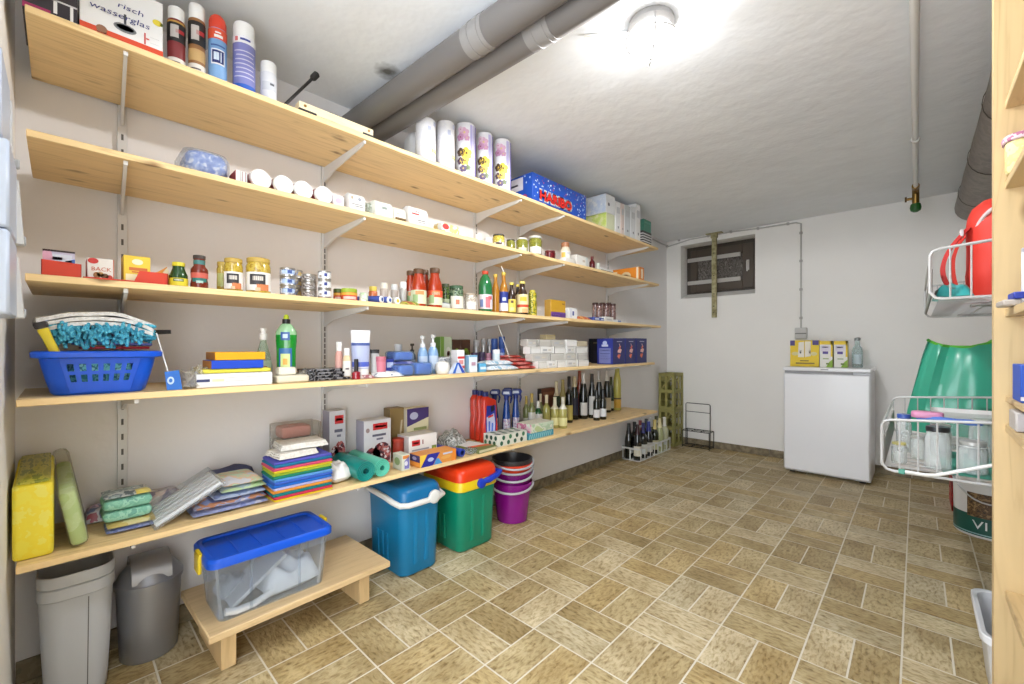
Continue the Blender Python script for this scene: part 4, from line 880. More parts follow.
mb = MB(); mb.loft([bring(.93, .094), bring(1.5, .097), bring(1.55, .108), bring(1.4, .112), bring(.9, .110)], BM, cap0=False, cap1=False); mb.build('rim', t)
TEAL = speckle([(60, 150, 168), (110, 190, 200), (36, 110, 130), (150, 210, 214)], 60, .8, 2)
mb = MB(); pillow(mb, .205, .15, .085, TEAL, 12, .5, 3)
tag(mb.build('cleaning_cloth', None, (.262, .078, z4+.007), 0, 60), 'teal cleaning cloth inside the blue basket, seen through its holes', 'cloth')
def slab_wave(mb, lx, ly, h, m, f, n=16):
    """limp folded layer following height function f(a, b)"""
    V = []
    for tp in (0, 1):
        for i in range(n+1):
            for j in range(n+1):
                a, b = -1+2*i/n, -1+2*j/n
                V.append((a*lx/2+.004*noise.noise(Vector((b*4, tp, 1))), b*ly/2+.004*noise.noise(Vector((a*4, 3, tp))), f(a, b)+tp*h))
    q = (n+1)**2; Fs = []
    for i in range(n):
        for j in range(n):
            w_ = [i*(n+1)+j, (i+1)*(n+1)+j, (i+1)*(n+1)+j+1, i*(n+1)+j+1]; Fs += [w_[::-1], [q+x for x in w_]]
    bd = [(i*(n+1), (i+1)*(n+1)) for i in range(n)]+[(n*(n+1)+j, n*(n+1)+j+1) for j in range(n)]+[((n-i)*(n+1)+n, (n-i-1)*(n+1)+n) for i in range(n)]+[(n-j, n-j-1) for j in range(n)]
    Fs += [[a, b, q+b, q+a] for a, b in bd]
    mb.add(V, Fs, m); return mb
# folder, dustpan, duster and cloths heaped in the basket
zr = z4+.112
mb = MB(); soft(mb, -.1, .1, -.075, .085, 0, .008, mat((62, 70, 130), .4), .01, .003); mb.xform(Matrix.Rotation(-.02, 4, 'X'))
tag(mb.build('clipboard', None, (.262, .098, zr+.016)), 'navy blue folder lying across the blue basket', 'folder')
mb = MB(); soft(mb, -.09, .09, -.07, .07, 0, .007, mat((196, 36, 60), .4), .008, .003)
tag(mb.build('clipboard', None, (.262, .108, zr+.006)), 'red folder under the navy one in the blue basket', 'folder')
t = thing('scraper', 'yellow and black scraper sticking out of the blue basket', 'scraper', (.372, -.004, z4+.100), 0)
mb = MB(); mb.loft([rr(-.007, .007, -.0095*k, .0095*k, z, .006, 2) for k, z in ((.9, 0), (1, .02), (1, .05), (1.15, .07), (1, .073))], mat((232, 208, 40), .4)); mb.xform(Matrix.Rotation(.34, 4, 'X')); mb.build('handle', t)
mb = MB(); mb.loft([rr(-.008, .008, -.013*k, .013*k, z, .006, 2) for k, z in ((.8, .074), (1, .077), (1, .086), (.8, .09))], mat((40, 36, 38), .4)); mb.xform(Matrix.Rotation(.34, 4, 'X')); mb.build('scraper_head', t)
t = thing('duster_mop', 'cyan chenille duster with thick fingers under the white cloths', 'duster', (.262, .075, zr+.03))
CH = speckle([(84, 186, 214), (64, 168, 204), (112, 202, 222)], 160, .9, 2)
mb = MB(); soft(mb, -.085, .085, -.07, .085, 0, .035, mat((30, 40, 70), .6), .02, .01); mb.build('pad', t)
mb = MB(); rnd = random.Random(9)
for i in range(330):
    if i < 170: x = .085+rnd.uniform(-.012, .01); y = rnd.uniform(-.08, .085); z = rnd.uniform(.0, .05); d = Vector((1, rnd.uniform(-.35, .35), rnd.uniform(-1.1, .0)))
    elif i < 250: x = rnd.uniform(-.06, .085); y = -.072+rnd.uniform(-.005, .005); z = rnd.uniform(.005, .045); d = Vector((rnd.uniform(-.3, .8), -1, rnd.uniform(-.5, .3)))
    else: x = rnd.uniform(-.06, .09); y = .088; z = rnd.uniform(.005, .045); d = Vector((rnd.uniform(-.2, .8), 1, rnd.uniform(-.5, .3)))
    d.normalize(); l = rnd.uniform(.024, .034); p0 = Vector((x, y, z))
    mb.tube([p0, p0+d*l*.3, p0+d*l*.75+Vector((0, 0, -.003)), p0+d*l*.95+Vector((0, 0, -.0045)), p0+d*l+Vector((0, 0, -.005))], [.0036, .0040, .0040, .0034, .0014], CH, 7)
o = mb.build('chenille_fingers', t); o['kind'] = 'stuff'
t = thing('dustpan', 'black dustpan with its handle pointing right on the blue basket', 'dustpan', (.24, .15, zr+.03))
mb = MB(); soft(mb, -.06, .06, -.02, .03, 0, .024, mat((30, 28, 30), .5), .015, .006); mb.build('pan', t)
mb = MB(); mb.tube([(.03, .025, .02), (.035, .05, .026), (.04, .085, .028)], [.008, .007, .006], mat((26, 24, 26), .45)); mb.build('handle', t)
for i, (lb, dz) in enumerate((('white cloth at the bottom of the folded pile on the blue basket', 0), ('white cloth in the middle of the folded pile on the blue basket', .0115), ('white cloth on top of the folded pile on the blue basket', .0235))):
    mb = MB(); W = speckle([(240, 239, 236), (226, 224, 220)], 120, .9, 2)
    f = lambda a, b, i=i: .010*math.cos(b*2.0)-.030*max(0, b-.35)**1.5-.016*max(0, -b-.45)+.004*noise.noise(Vector((a*1.5, b*2, i)))-.004*a*a
    slab_wave(mb, .20, .215+.006*i, .0098, W, f)
    tag(mb.build('folded_cloth', None, (.258, .076-.004*i, zr+.066+dz), .03*i, 50), lb, 'cloth', 'white cloths on the blue basket')
# price tag on a white rod
A = on_z(167, 384, z4); B = on_z(182, 391, z4)
t = thing('wand', 'white rod with a blue card leaning against the shelf edge', 'rod', (.395, .205, zs(4)))
p0, p1 = on_x(156.5, 333, .36), on_x(169, 375, .40); off = Vector((.395, .205, zs(4)))
mb = MB(); mb.tube([p0-off, p1-off], .0016, mat((240, 240, 240), .4), 6); mb.build('rod', t)
q0, q1, q2, q3 = on_x(167, 389.5, .402), on_x(182.5, 389, .402), on_x(179, 370, .402), on_x(164.5, 372, .402)
mb = MB(); q = [x-off for x in (q0, q1, q2, q3)]; 
for x in q[:2]: x.z = .001
w_ = Vector((-.003, 0, 0)); mb.add(q+[x+w_ for x in q], [[0, 1, 2, 3], [7, 6, 5, 4], [0, 4, 5, 1], [1, 5, 6, 2], [2, 6, 7, 3], [3, 7, 4, 0]], mat((40, 112, 206), .4))
c_ = sum(q, Vector())/4+Vector((.0008, -.006, 0)); mb.ell(c_, Vector((0, .008, 0)), Vector((0, 0, .011)), mat((200, 222, 240), .4)); mb.ell(c_+Vector((.0004, 0, 0)), Vector((0, .004, 0)), Vector((0, 0, .006)), mat((40, 112, 206), .4)); mb.build('card', t)
mb = MB(); pillow(mb, .09, .09, .05, clear((232, 228, 220), .5, .12), 14, .9, 5); p = on_x(194, 378, .34)
tag(mb.build('plastic_bag', None, (.34, p.y, zs(4)), .3, 70), 'crumpled clear plastic bag left of the white booklet box', 'bag')
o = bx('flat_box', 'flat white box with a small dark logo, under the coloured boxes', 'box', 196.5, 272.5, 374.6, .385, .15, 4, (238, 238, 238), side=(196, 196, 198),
   dec=[('f', .0, .16, .42, .62, (50, 62, 110)), ('f', .19, .34, .42, .6, (236, 230, 190)), ('f', .38, .8, .66, .7, (196, 196, 200)), ('f', .36, .7, .4, .44, (196, 196, 200))])
zz = z4+.0012+o['h']
A = on_x(200, 0, .375); B = on_x(272, 0, .375); mb = MB(); soft(mb, -.065, .065, -(B.y-A.y)/2, (B.y-A.y)/2, 0, .013, mat((238, 226, 76), .6), .008, .004)
tag(mb.build('duster_cloth', None, (.305, (A.y+B.y)/2, zz)), 'yellow folded cloth between the white box and the blue box', 'cloth')
zz += .0136
o2 = bx('flat_box', 'blue-fronted flat box under the orange one', 'box', 211.5, 263.5, 355.8, .375, .12, 4, (18, 74, 204), side=(212, 140, 66), top=(20, 78, 206), zb=zz, h=.026)
bx('flat_box', 'orange flat box on top of the blue-fronted one', 'box', 215, 265.5, 345, .372, .12, 4, (246, 176, 14), side=(206, 134, 60), top=(240, 172, 30), zb=zz+.0268, h=.025)
CLB = clear((226, 240, 230), .7, .06)
rd('spray_bottle', 'clear cleaning bottle with a white cap behind the flat boxes', 'bottle', 254, 272.5, 328, .27, 4, [(.9, 0), (1, .04), (1, .3), (.7, .55), (.36, .74), (.36, .8)], CLB, [('cap', [(.4, .78), (.42, .8), (.42, .9), (.3, .91), (.28, .96), (.36, .965), (.36, 1)], WH)],
   [(.08, .4, 1, (196, 222, 206), 1.0, [(.12, .3, -.5, .3, (190, 80, 100))])])
# dish soap: oval bottle
p, r, h = spot(275.4, 297, 314, .33, 4)
t = thing('dish_soap_bottle', 'green washing-up liquid bottle with black and yellow cap', 'bottle', p, -.5)
OV = lambda k, z, ky=1: [(.6*r*k*cos(2*pi*i/24), r*ky*k*sin(2*pi*i/24), h*z) for i in range(24)]
mb = MB(); mb.loft([OV(.88, 0), OV(.92, .02), OV(.9, .3), OV(.92, .48), OV(1, .6), OV(1.02, .7), OV(.98, .75), OV(.6, .84), OV(.36, .87)], mat((22, 132, 40), .12, 0, .6), ms=[mat((22, 132, 40), .12, 0, .6)]*5+[mat((150, 196, 150), .12, 0, .6)]*3); mb.build('body', t)
mb = MB(); mb.lathe([(.36*r, h*.865), (.38*r, h*.87), (.38*r, h*.93), (.28*r, h*.935)], mat((20, 22, 20), .4), 18); mb.build('cap', t)
mb = MB(); mb.lathe([(.26*r, h*.935), (.26*r, h*.97), (.14*r, h), (.1*r, h)], mat((190, 210, 50), .4), 14); mb.build('nozzle', t)
def opatch(mb, k0, z0, z1, half, m, e=.0008, sh=0):
    V = []
    for i in range(11):
        a = -half+2*half*i/10+sh
        for z in (z0, z1): V.append(((.6*r*k0+e)*cos(a)*1.0, (r*k0+e)*sin(a), h*z))
    mb.add(V, [[2*i, 2*i+2, 2*i+3, 2*i+1] for i in range(10)], m)
mb = MB(); opatch(mb, .925, .06, .5, .7, mat((40, 100, 160), .35)); opatch(mb, .925, .2, .42, .48, mat((206, 220, 140), .35), .0014); opatch(mb, .925, .07, .2, .5, mat((190, 210, 236), .35), .0014); opatch(mb, .925, .26, .35, .22, mat((222, 160, 40), .35), .002)
opatch(mb, 1.02, .62, .74, .42, mat((40, 84, 150), .35)); opatch(mb, 1.02, .65, .71, .22, mat((190, 210, 236), .35), .0014); mb.build('label', t)
SO = mat((232, 226, 210), .6)
o = bx('soap_bar', 'pale soap bar wrapped in paper, lower of two', 'soap', 277.5, 309.5, 376, .385, .06, 4, (230, 222, 200), ch=.006, side=(196, 184, 160))
bx('soap_bar', 'short pale soap bar on top of the lower one', 'soap', 279.5, 297, 367.5, .378, .045, 4, (236, 230, 214), zb=z4+.0014+o['h'], ch=.006)
mb = MB(); pillow(mb, .05, .05, .035, clear((220, 216, 208), .5, .1), 10, .9, 8); p = on_x(303, 372, .31)
tag(mb.build('plastic_bag', None, (.31, p.y, zs(4)), 0, 70), 'small clear crinkled bag behind the soap bars', 'bag')
g = 'black sponge packets piled on the fourth shelf'
BK = speckle([(34, 34, 38), (20, 20, 24), (120, 118, 120), (50, 50, 54)], 40, .25, 2)
zz = zs(4)
for i, (u0, u1, h_, lb) in enumerate(((307, 352, .010, 'bottom black packet of the pile beside the second rail'), (306, 346, .009, 'second black packet from the bottom of the pile'), (309, 349, .010, 'third black packet from the bottom of the pile'), (306, 348, .011, 'top black packet of the pile'))):
    A = on_x(u0, 0, .37-.012*i); B = on_x(u1, 0, .37-.012*i)
    mb = MB(); soft(mb, -.05, .05, -(B.y-A.y)/2, (B.y-A.y)/2, 0, h_, BK, .02, .003)
    tag(mb.build('sponge_packet', None, (.32-.012*i, (A.y+B.y)/2, zz), .02*i), lb, 'packet', g); zz += h_+.0005
flat('sachet', 'flat pinkish packet right of the black pile', 'sachet', 353.5, 376, .385, .08, .014, 4, speckle([(206, 150, 150), (176, 110, 116), (226, 206, 200)], 30, .35), seed=6)
flat('sachet', 'white packet with dark dots before the pink tub', 'sachet', 377.5, 404.5, .385, .07, .022, 4, speckle([(240, 240, 240), (236, 236, 236), (236, 238, 238), (120, 130, 150)], 55, .4, lo=.2, hi=.8), seed=1)
PBT = [(.92, 0), (1, .03), (1, .62), (.8, .72), (.5, .76)]
rd('lotion_bottle', 'pink lotion bottle with a white cap behind the cream one', 'bottle', 335, 343.2, 342, .30, 4, PBT, (226, 172, 160), [('cap', [(.68, .76), (.7, .77), (.7, .99), (.66, 1)], WH)])
rd('lotion_bottle', 'cream lotion bottle with white cap and white label', 'bottle', 342.6, 351, 348, .335, 4, PBT, (232, 206, 166), [('cap', [(.68, .76), (.7, .77), (.7, .99), (.66, 1)], WH)], [(.1, .58, 1, (240, 236, 228), 1.3, [(.3, .36, -.4, .4, (120, 110, 110))])])
def tube(name, label, u0, u1, vt, xc, S, c, bands, caph=.22, capc=WH, g=None):
    """standing squeeze tube: round cap at the foot, flat crimp at the top"""
    p, r, h = spot(u0, u1, vt, xc, S); t = thing(name, label, 'tube', p, aim(p), g)
    sec = lambda k, z, fl: [(r*k*fl*cos(2*pi*i/22), r*k*sin(2*pi*i/22), h*z) for i in range(22)]
    zc = [caph, .3, .5, .7, .85, 1]; ms = [mat(c, .35)]*5
    cuts = sorted(set([caph]+[b[0] for b in bands]+[b[1] for b in bands]+[1]))
    def at(z): q = (z-caph)/(1-caph); return sec(.86+.14*q, z, 1-.92*q**1.5)
    mb = MB(); ms = []
    for a, b in zip(cuts[:-1], cuts[1:]):
        mm = mat(c, .35)
        for z0, z1, cc in bands:
            if z0 <= a+1e-6 and b <= z1+1e-6: mm = mat(cc, .35)
        ms.append(mm)
    mb.loft([at(z) for z in cuts], mat(c, .35), ms=ms); mb.build('tube', t)
    mb = MB(); mb.loft([sec(.8, 0, 1), sec(.82, .01, 1), sec(.82, caph-.01, 1), sec(.78, caph, 1)], mat(capc, .4)); mb.build('cap', t); return t
tube('lotion_tube', 'big standing squeeze tube in white and lavender by the second rail', 350.5, 370.5, 330, .34, 4, (176, 184, 216), [(.74, 1, (238, 238, 240)), (.68, .74, (66, 86, 150)), (.24, .34, (80, 100, 200)), (.22, .24, (226, 226, 236))], .2)
tube('lotion_tube', 'grey squeeze tube with a black crimp right of the big one', 370, 379.4, 349.5, .33, 4, (176, 176, 174), [(.86, 1, (36, 36, 38))], .15)
rd('nail_polish', 'little red nail varnish bottle with a black cap', 'bottle', 351.8, 360.6, 359, .385, 4, [(.95, 0), (1, .04), (1, .34), (.6, .4)], mat((150, 20, 40), .1, 0, .6), [('cap', [(.5, .4), (.5, .98), (.42, 1)], (28, 26, 28))])
rd('cream_tub', 'pink cylindrical tub right of the grey tube', 'tub', 375.4, 386, 356.5, .34, 4, [(.97, 0), (1, .02), (1, .75), (.98, .76)], (206, 120, 136), [('lid', [(1.0, .76), (1.02, .77), (1.02, .97), (.97, 1)], (196, 110, 126))])
BLU = speckle([(24, 98, 190), (40, 120, 206), (18, 80, 170)], 60, .5, 2)
g = 'blue sponge packs on the fourth shelf'
def spk(lb, u0, u1, vt, xf, d, zb=None, h=None):
    zb = zs(4) if zb is None else zb; A = on_x(u0, vt, xf); B = on_x(u1, vt, xf); W = (B.y-A.y)/2; h = h or A.z-zb
    t = thing('sponge_pack', lb, 'sponge pack', (xf-d/2, (A.y+B.y)/2, zb), 0, g)
    mb = MB(); soft(mb, -d/2+.006, d/2-.006, -W+.006, W-.006, .003, h-.004, BLU, .012, .008); mb.build('sponges', t)
    mb = MB(); soft(mb, -d/2, d/2, -W, W, 0, h, clear((214, 230, 246), .72, .06), .014, .01); mb.build('clear_wrap', t); return h
h1 = spk('blue sponge pack in clear wrap, front left of the lower pair', 399, 416, 365, .385, .1)
h2 = spk('blue sponge pack in clear wrap, front right of the lower pair', 416.6, 434, 362.5, .385, .1)
flat('sachet', 'flat lilac packet across the lower sponge packs', 'sachet', 396, 416, .34, .1, .012, 4, speckle([(120, 120, 190), (180, 180, 220), (90, 100, 170)], 30, .35), zb=z4+.0012+h1, seed=4)
spk('blue sponge pack in clear wrap lying on the lower pair', 396, 415.5, 350.5, .335, .1, z4+.0008+h1+.0145, .042)
bx('small_carton', 'small deep blue carton behind the pink tub', 'carton', 386, 394, 359, .32, .05, 4, (44, 60, 150), dec=[('f', .1, .9, .5, .8, (190, 200, 230))])
rd('lotion_bottle', 'silver-grey bottle with pale cap behind the upper sponge pack', 'bottle', 393.5, 403.4, 344, .21, 4, PBT, (176, 180, 188), [('cap', [(.78, .74), (.8, .75), (.8, .99), (.74, 1)], (214, 216, 218))])
def pump(lb, u0, u1, vt, xc, c, hc, g=None):
    p, r, h = spot(u0, u1, vt, xc, 4); t = thing('pump_bottle', lb, 'bottle', p, -.6, g)
    mb = MB(); mb.lathe([(r*.9, 0), (r, h*.02), (r, h*.5), (r*.8, h*.62), (r*.45, h*.7)], c, 20); mb.build('body', t)
    mb = MB(); m = mat(hc, .4); mb.lathe([(r*.5, h*.69), (r*.52, h*.78), (r*.3, h*.8), (r*.2, h*.81), (r*.2, h*.92), (r*.46, h*.925), (r*.46, h*.99), (r*.4, h)], m, 16)
    mb.tube([(0, 0, h*.965), (r*1.0, 0, h*.965), (r*1.3, 0, h*.94)], [r*.22, r*.2, r*.14], m, 8); mb.build('pump', t)
    mb = MB(); a = aim(p)+.6; mb.arc(r+.0007, h*.12, h*.46, a-.9, a+.9, mat((190, 204, 222), .4)); mb.build('label', t); return t
PB_ = mat((136, 172, 212), .15, 0, .5)
pump('dark bottle with a black pump behind the blue pump bottles', 408, 416.4, 343.5, .23, mat((90, 96, 110), .2), (30, 30, 32))
pump('light blue pump bottle, left of two', 417.2, 428, 335.5, .29, PB_, (230, 232, 232), 'light blue pump bottles'); pump('light blue pump bottle, right of two', 427.6, 438.4, 334.5, .30, PB_, (230, 232, 232), 'light blue pump bottles')
GRN = (126, 168, 74)
bx('tea_carton', 'green and white carton standing behind the pump bottles', 'carton', 440.5, 452, 336.5, .17, .06, 4, (206, 220, 190), side=(96, 140, 60), dec=[('f', 0, .3, 0, 1, GRN), ('fe', .45, .9, .35, .7, (236, 236, 226)), ('f', .3, 1, .0, .2, (150, 186, 100)), ('fe', .55, .8, .42, .58, (200, 90, 80))])
for u0, u1, lb in ((452.6, 461, 'brown and green carton beside the green and white one'), (461.4, 470.4, 'brown and green carton next to the third rail')):
    bx('tea_carton', lb, 'carton', u0, u1, 339.5, .17, .06, 4, (84, 56, 40), side=(70, 46, 34), g='brown and green cartons on the fourth shelf', dec=[('fe', .12, .88, .2, .72, (128, 162, 50)), ('fe', .3, .7, .35, .58, (170, 196, 90))])
SIL = speckle([(168, 172, 178), (206, 208, 212), (134, 138, 146)], 60, .25, 3)
A = on_x(437, 0, .3); B = on_x(458, 0, .3); mb = MB(); soft(mb, -.05, .05, -(B.y-A.y)/2, (B.y-A.y)/2, 0, .075, SIL, .015, .012)
tag(mb.build('foil_pack', None, (.245, (A.y+B.y)/2+.01, zs(4))), 'silver patterned pack behind the white bowl', 'pack')
rd('bowl_pack', 'white round tub lying low before the silver pack', 'tub', 435.2, 449.6, 361.5, .36, 4, [(.75, 0), (.9, .08), (1, .4), (1, .7), (.85, .92), (.5, 1)], mat((236, 234, 228), .5))
bx('small_carton', 'upright white carton with red bands by the third rail', 'carton', 457.6, 464.6, 350, .375, .05, 4, (238, 236, 236), side=(226, 224, 226), dec=[('f', 0, 1, .62, .72, (206, 60, 60)), ('f', 0, 1, .2, .32, (206, 70, 70)), ('f', .2, .8, .38, .56, (226, 150, 150))])
A = on_x(450, 376, .393); B = on_x(465, 376, .393); W = (B.y-A.y)/2
mb = MB(); P_ = [(-W, .001), (W, .001), (W*.2, .05), (-W*.2, .05)]
mb.loft([[(x, y, z) for y, z in P_] for x in (-.012, .008)], mat((206, 214, 232), .4))
mb.poly([(.0086, -W*.1, .05), (.0086, W*.15, .05), (.0086, W*.9, .002), (.0086, W*.5, .002)], mat((40, 80, 190), .4)); mb.poly([(.0086, -W*.2, .05), (.0086, 0, .05), (.0086, -W*.4, .002), (.0086, -W*.75, .002)], mat((40, 100, 200), .4))
tag(mb.build('sachet', None, (.39, (A.y+B.y)/2, zs(4))), 'blue and white striped wedge-shaped packet at the shelf edge', 'packet')
bx('small_carton', 'tall white and pale blue carton right of the striped wedge', 'carton', 469.4, 477.4, 355.3, .385, .05, 4, (226, 234, 242), side=(150, 190, 220), dec=[('f', .25, .75, .4, .6, (190, 150, 170)), ('f', 0, 1, .9, 1, (120, 176, 214))])
bx('small_carton', 'small sky blue carton right of the tall pale one', 'carton', 479.6, 486.4, 363.5, .385, .05, 4, (96, 176, 220), side=(80, 150, 200), dec=[('f', .1, .9, .3, .6, (226, 240, 246))])
for u0, u1, v, xc, c, lb in ((473, 480, 340, .13, (172, 172, 172), 'silver can by the third rail on the fourth shelf'), (481, 486.6, 338.5, .13, (186, 184, 182), 'silver can second from the third rail'), (487, 492.6, 338.5, .13, (164, 164, 166), 'silver can third from the third rail')):
    rd('spray_can', lb, 'can', u0, u1, v, xc, 4, SPR, mat(c, .3, .4), [('cap', SPC, (196, 196, 198))], (), 'silver cans on the fourth shelf')
for u0, u1, v, xc, c, lb in ((471, 478, 352.5, .24, (70, 46, 84), 'dark purple tub behind the pale carton'), (478.4, 485, 352, .25, (60, 44, 80), 'dark purple tub left of the pink tub'), (485.4, 491.4, 353, .26, (190, 130, 150), 'pink tub right of the dark purple tubs')):
    rd('cream_tub', lb, 'tub', u0, u1, v, xc, 4, CAN, c, [('lid', [(1.0, .7), (1.03, .72), (1.03, .97), (.97, 1)], tuple(int(x*.8) for x in c))])
NB = mat((28, 70, 160), .3)
for i, (u0, u1, v, xc, lb) in enumerate(((491, 498, 338.5, .22, 'navy flask with a wide cap, left of two'), (498.4, 505, 336.5, .23, 'navy flask with a wide cap, right of two'))):
    rd('flask', lb, 'bottle', u0, u1, v, xc, 4, [(.92, 0), (1, .03), (1, .6), (.7, .66)], NB, [('cap', [(.9, .64), (.98, .66), (.98, .94), (.9, 1)], (40, 78, 150))], [(.15, .5, 1, (150, 170, 210), .9)], 'navy flasks on the fourth shelf')
rd('lotion_bottle', 'pale green-white bottle in front of the navy flasks', 'bottle', 492.6, 500, 349.5, .31, 4, CAN, (206, 220, 226), [('cap', [(1.01, .8), (1.02, .82), (1.02, .98), (.95, 1)], (226, 230, 232))])
p0, p1 = on_x(497.4, 322, .28), on_x(505.5, 346, .28); zz = z4
t = thing('drinking_straw', 'thin white stick leaning by the navy flasks', 'stick', (.28, p1.y+.04, zs(4)))
p2 = p1+(p1-p0).normalized()*0; off = Vector((.28, p1.y+.04, zs(4)))
mb = MB(); dd = (p1-p0); k_ = (zs(4)+.003-p0.z)/dd.z; mb.tube([p0-off, p0+dd*k_-off], .0022, mat((238, 236, 230), .5), 6); mb.build('stick', t)
g = 'wet wipe packs on the fourth shelf'
zz = zs(4)
for i, (u0, u1, lb) in enumerate((((487.5, 520, 'lower white and pale blue wipes pack before the red packs')), (486, 515, 'upper white and pale blue wipes pack before the red packs'))):
    A = on_x(u0, 0, .385-.02*i); B = on_x(u1, 0, .385-.02*i); mb = MB(); pillow(mb, .09, B.y-A.y, .026, speckle([(232, 238, 242), (206, 222, 236), (240, 242, 244), (150, 190, 214)], 20, .3), 12, .3, i+2, edge=.3)
    tag(mb.build('wipes_pack', None, (.34-.02*i, (A.y+B.y)/2, zz), .04*i, 60), lb, 'pack', g); zz += .0265
g = 'red packs stacked on the fourth shelf'
RP = speckle([(196, 56, 50), (206, 76, 64), (170, 40, 40), (216, 130, 120)], 24, .35)
zz = zs(4)
for i, (u0, u1, xf, h_, lb) in enumerate(((519, 537.5, .37, .02, 'lowest red pack beside the white cartons'), (514, 536, .35, .019, 'second red pack from the bottom of the stack'), (501, 534, .32, .02, 'third red pack from the bottom of the stack'), (500, 524, .28, .016, 'topmost red pack of the stack'))):
    A = on_x(u0, 0, xf); B = on_x(u1, 0, xf); mb = MB(); pillow(mb, .11, B.y-A.y, h_, RP, 10, .25, i+11, edge=.35)
    tag(mb.build('red_pack', None, (max(xf-.055, .09), (A.y+B.y)/2, zz), 0, 60), lb, 'pack', g); zz += h_+.0004
# small white cartons in piled rows
g = 'small white cartons piled on the fourth shelf'
ORD = ('first', 'second', 'third', 'fourth', 'fifth', 'sixth', 'seventh')
RWN = ('bottom', 'second', 'third', 'fourth')
zz = zs(4); hrow = .042
rows = [(.385, [(538, 547), (547.6, 556), (556.6, 566), (566.6, 577), (577.6, 589)], (236, 234, 230)), (.365, [(532, 548), (549, 564.5), (565.2, 576), (577, 588)], (206, 202, 194)),
        (.345, [(530, 540.6), (541, 553), (553.6, 566), (567, 574.6), (575, 588)], (238, 236, 232)), (.32, [(527, 537), (538, 551), (552, 565)], (196, 192, 184))]
for ri, (xf, us, c) in enumerate(rows):
    for j, (u0, u1) in enumerate(us):
        cc = tuple(min(255, int(x*(1+.02*((j*7+ri*3) % 3-1)))) for x in c)
        bx('small_carton', '%s small white carton from the left in the %s row of the pile' % (ORD[j], RWN[ri]), 'carton', u0+.2, u1-.2, 0, xf, .055, 4, cc, g=g, zb=zz, h=hrow-.0006,
           dec=[('f', .1, .9, .08, .2, (206, 204, 202)), ('f', .15, .5, .35, .65, (190, 190, 192)), ('f', .6, .85, .4, .6, (214, 206, 190))] if (j+ri) % 2 else [('f', .08, .92, .75, .9, (214, 212, 206)), ('f', .03, .08, 0, 1, (120, 118, 116))])
    zz += hrow
bx('small_carton', 'loose white carton lying askew on top of the white pile', 'carton', 566, 577, 0, .32, .06, 4, (240, 238, 234), zb=zz-hrow+.001, h=.042)
bx('small_carton', 'small beige carton on the very top of the white pile', 'carton', 546, 555.5, 0, .31, .05, 4, (196, 180, 140), zb=zz+.0006, h=.03)
bx('small_carton', 'beige carton standing at the right end of the white pile', 'carton', 577.6, 587.4, 0, .31, .06, 4, (206, 194, 166), zb=zz-hrow+.001, h=.035)
# dark blue cartons
g = 'dark blue cartons on the fourth shelf'
def flame(): return [('fp', [(.34, .3), (.5, .2), (.62, .36), (.52, .4), (.46, .34), (.44, .42)], (232, 120, 90)), ('fp', [(.36, .46), (.62, .42), (.72, .56), (.6, .6), (.4, .56)], (240, 190, 180)), ('fp', [(.44, .62), (.58, .58), (.66, .7), (.56, .72)], (226, 110, 90)), ('fp', [(.48, .78), (.56, .66), (.62, .66), (.52, .8)], (240, 206, 196)), ('f', .3, .74, .86, .89, (190, 190, 214))]
NV = (42, 48, 112)
sdec = [('s', .14, .86, .04, .62, (126, 134, 196)), ('s', .2, .8, .52, .55, NV), ('s', .2, .8, .4, .42, NV), ('s', .2, .7, .3, .32, NV), ('s', .2, .8, .2, .22, NV), ('se', .36, .64, .74, .9, (180, 190, 226)), ('s', .3, .7, .68, .76, (200, 206, 230))]
for u0, u1, lb in ((613, 625, 'dark blue carton with a flame picture, left of the three in front'), (625.6, 635.8, 'dark blue carton with a flame picture, middle of the three in front'), (636.4, 646.8, 'dark blue carton with a flame picture, right of the three in front')):
    bx('flame_carton', lb, 'carton', u0, u1, 338.2, .39, .13, 4, NV, side=(44, 56, 150), top=(52, 58, 116), g=g, dec=flame()+sdec)
for u0, u1, x_, lb in ((603, 613, .245, 'black-sided dark carton directly behind the three flame cartons'), (600, 609.5, .12, 'black-sided dark carton at the back near the wall')):
    bx('flame_carton', lb, 'carton', u0, u1, 338.5, x_, .105, 4, (30, 32, 60), side=(24, 26, 40), top=(40, 42, 60), g=g, dec=[('s', .2, .7, .8, .86, (110, 110, 80)), ('s', .15, .85, .1, .5, (34, 36, 52))])
# ================================================================ lowest shelf
z5 = SH[5][0]; E5 = .0006
YEL = speckle([(255, 240, 78), (255, 236, 64), (255, 244, 104)], 30, .55, 4)
t = thing('sponge_cloth_pack', 'big yellow pack at the left end of the lowest shelf', 'pack', (.165, -.046, z5+E5))
mb = MB(); soft(mb, -.132, .132, -.036, .036, 0, .19, YEL, .01, .008)
def rise(mb, k):
    for v_ in mb.v: v_.z *= 1+k*(.13-v_.x)/.26
rise(mb, .15); mb.build('sponge_cloths', t)
mb = MB(); soft(mb, -.125, .125, -.030, .030, .1904, .1965, speckle([(176, 176, 60), (206, 200, 80), (140, 150, 50)], 26, .3, 2, stretch=(1, 3, 1)), .008, .003); rise(mb, .15); mb.build('printed_top', t)
t = thing('napkin_pack', 'pale green pack in clear wrap leaning on the yellow pack', 'pack', (.17, .040, z5+.004))
mb = MB(); soft(mb, -.125, .125, -.0165, .0155, .004, .150, speckle([(212, 242, 158), (222, 248, 176), (204, 234, 146)], 14, .6, 2), .012, .008)
rise(mb, .3); mb.xform(Matrix.Rotation(.17, 4, 'X')); mb.build('napkins', t)
mb = MB(); soft(mb, -.13, .128, -.019, .018, .0, .172, clear((240, 240, 236), .74, .15), .014, .012); rise(mb, .38); mb.xform(Matrix.Rotation(.17, 4, 'X')); mb.build('clear_wrap', t)
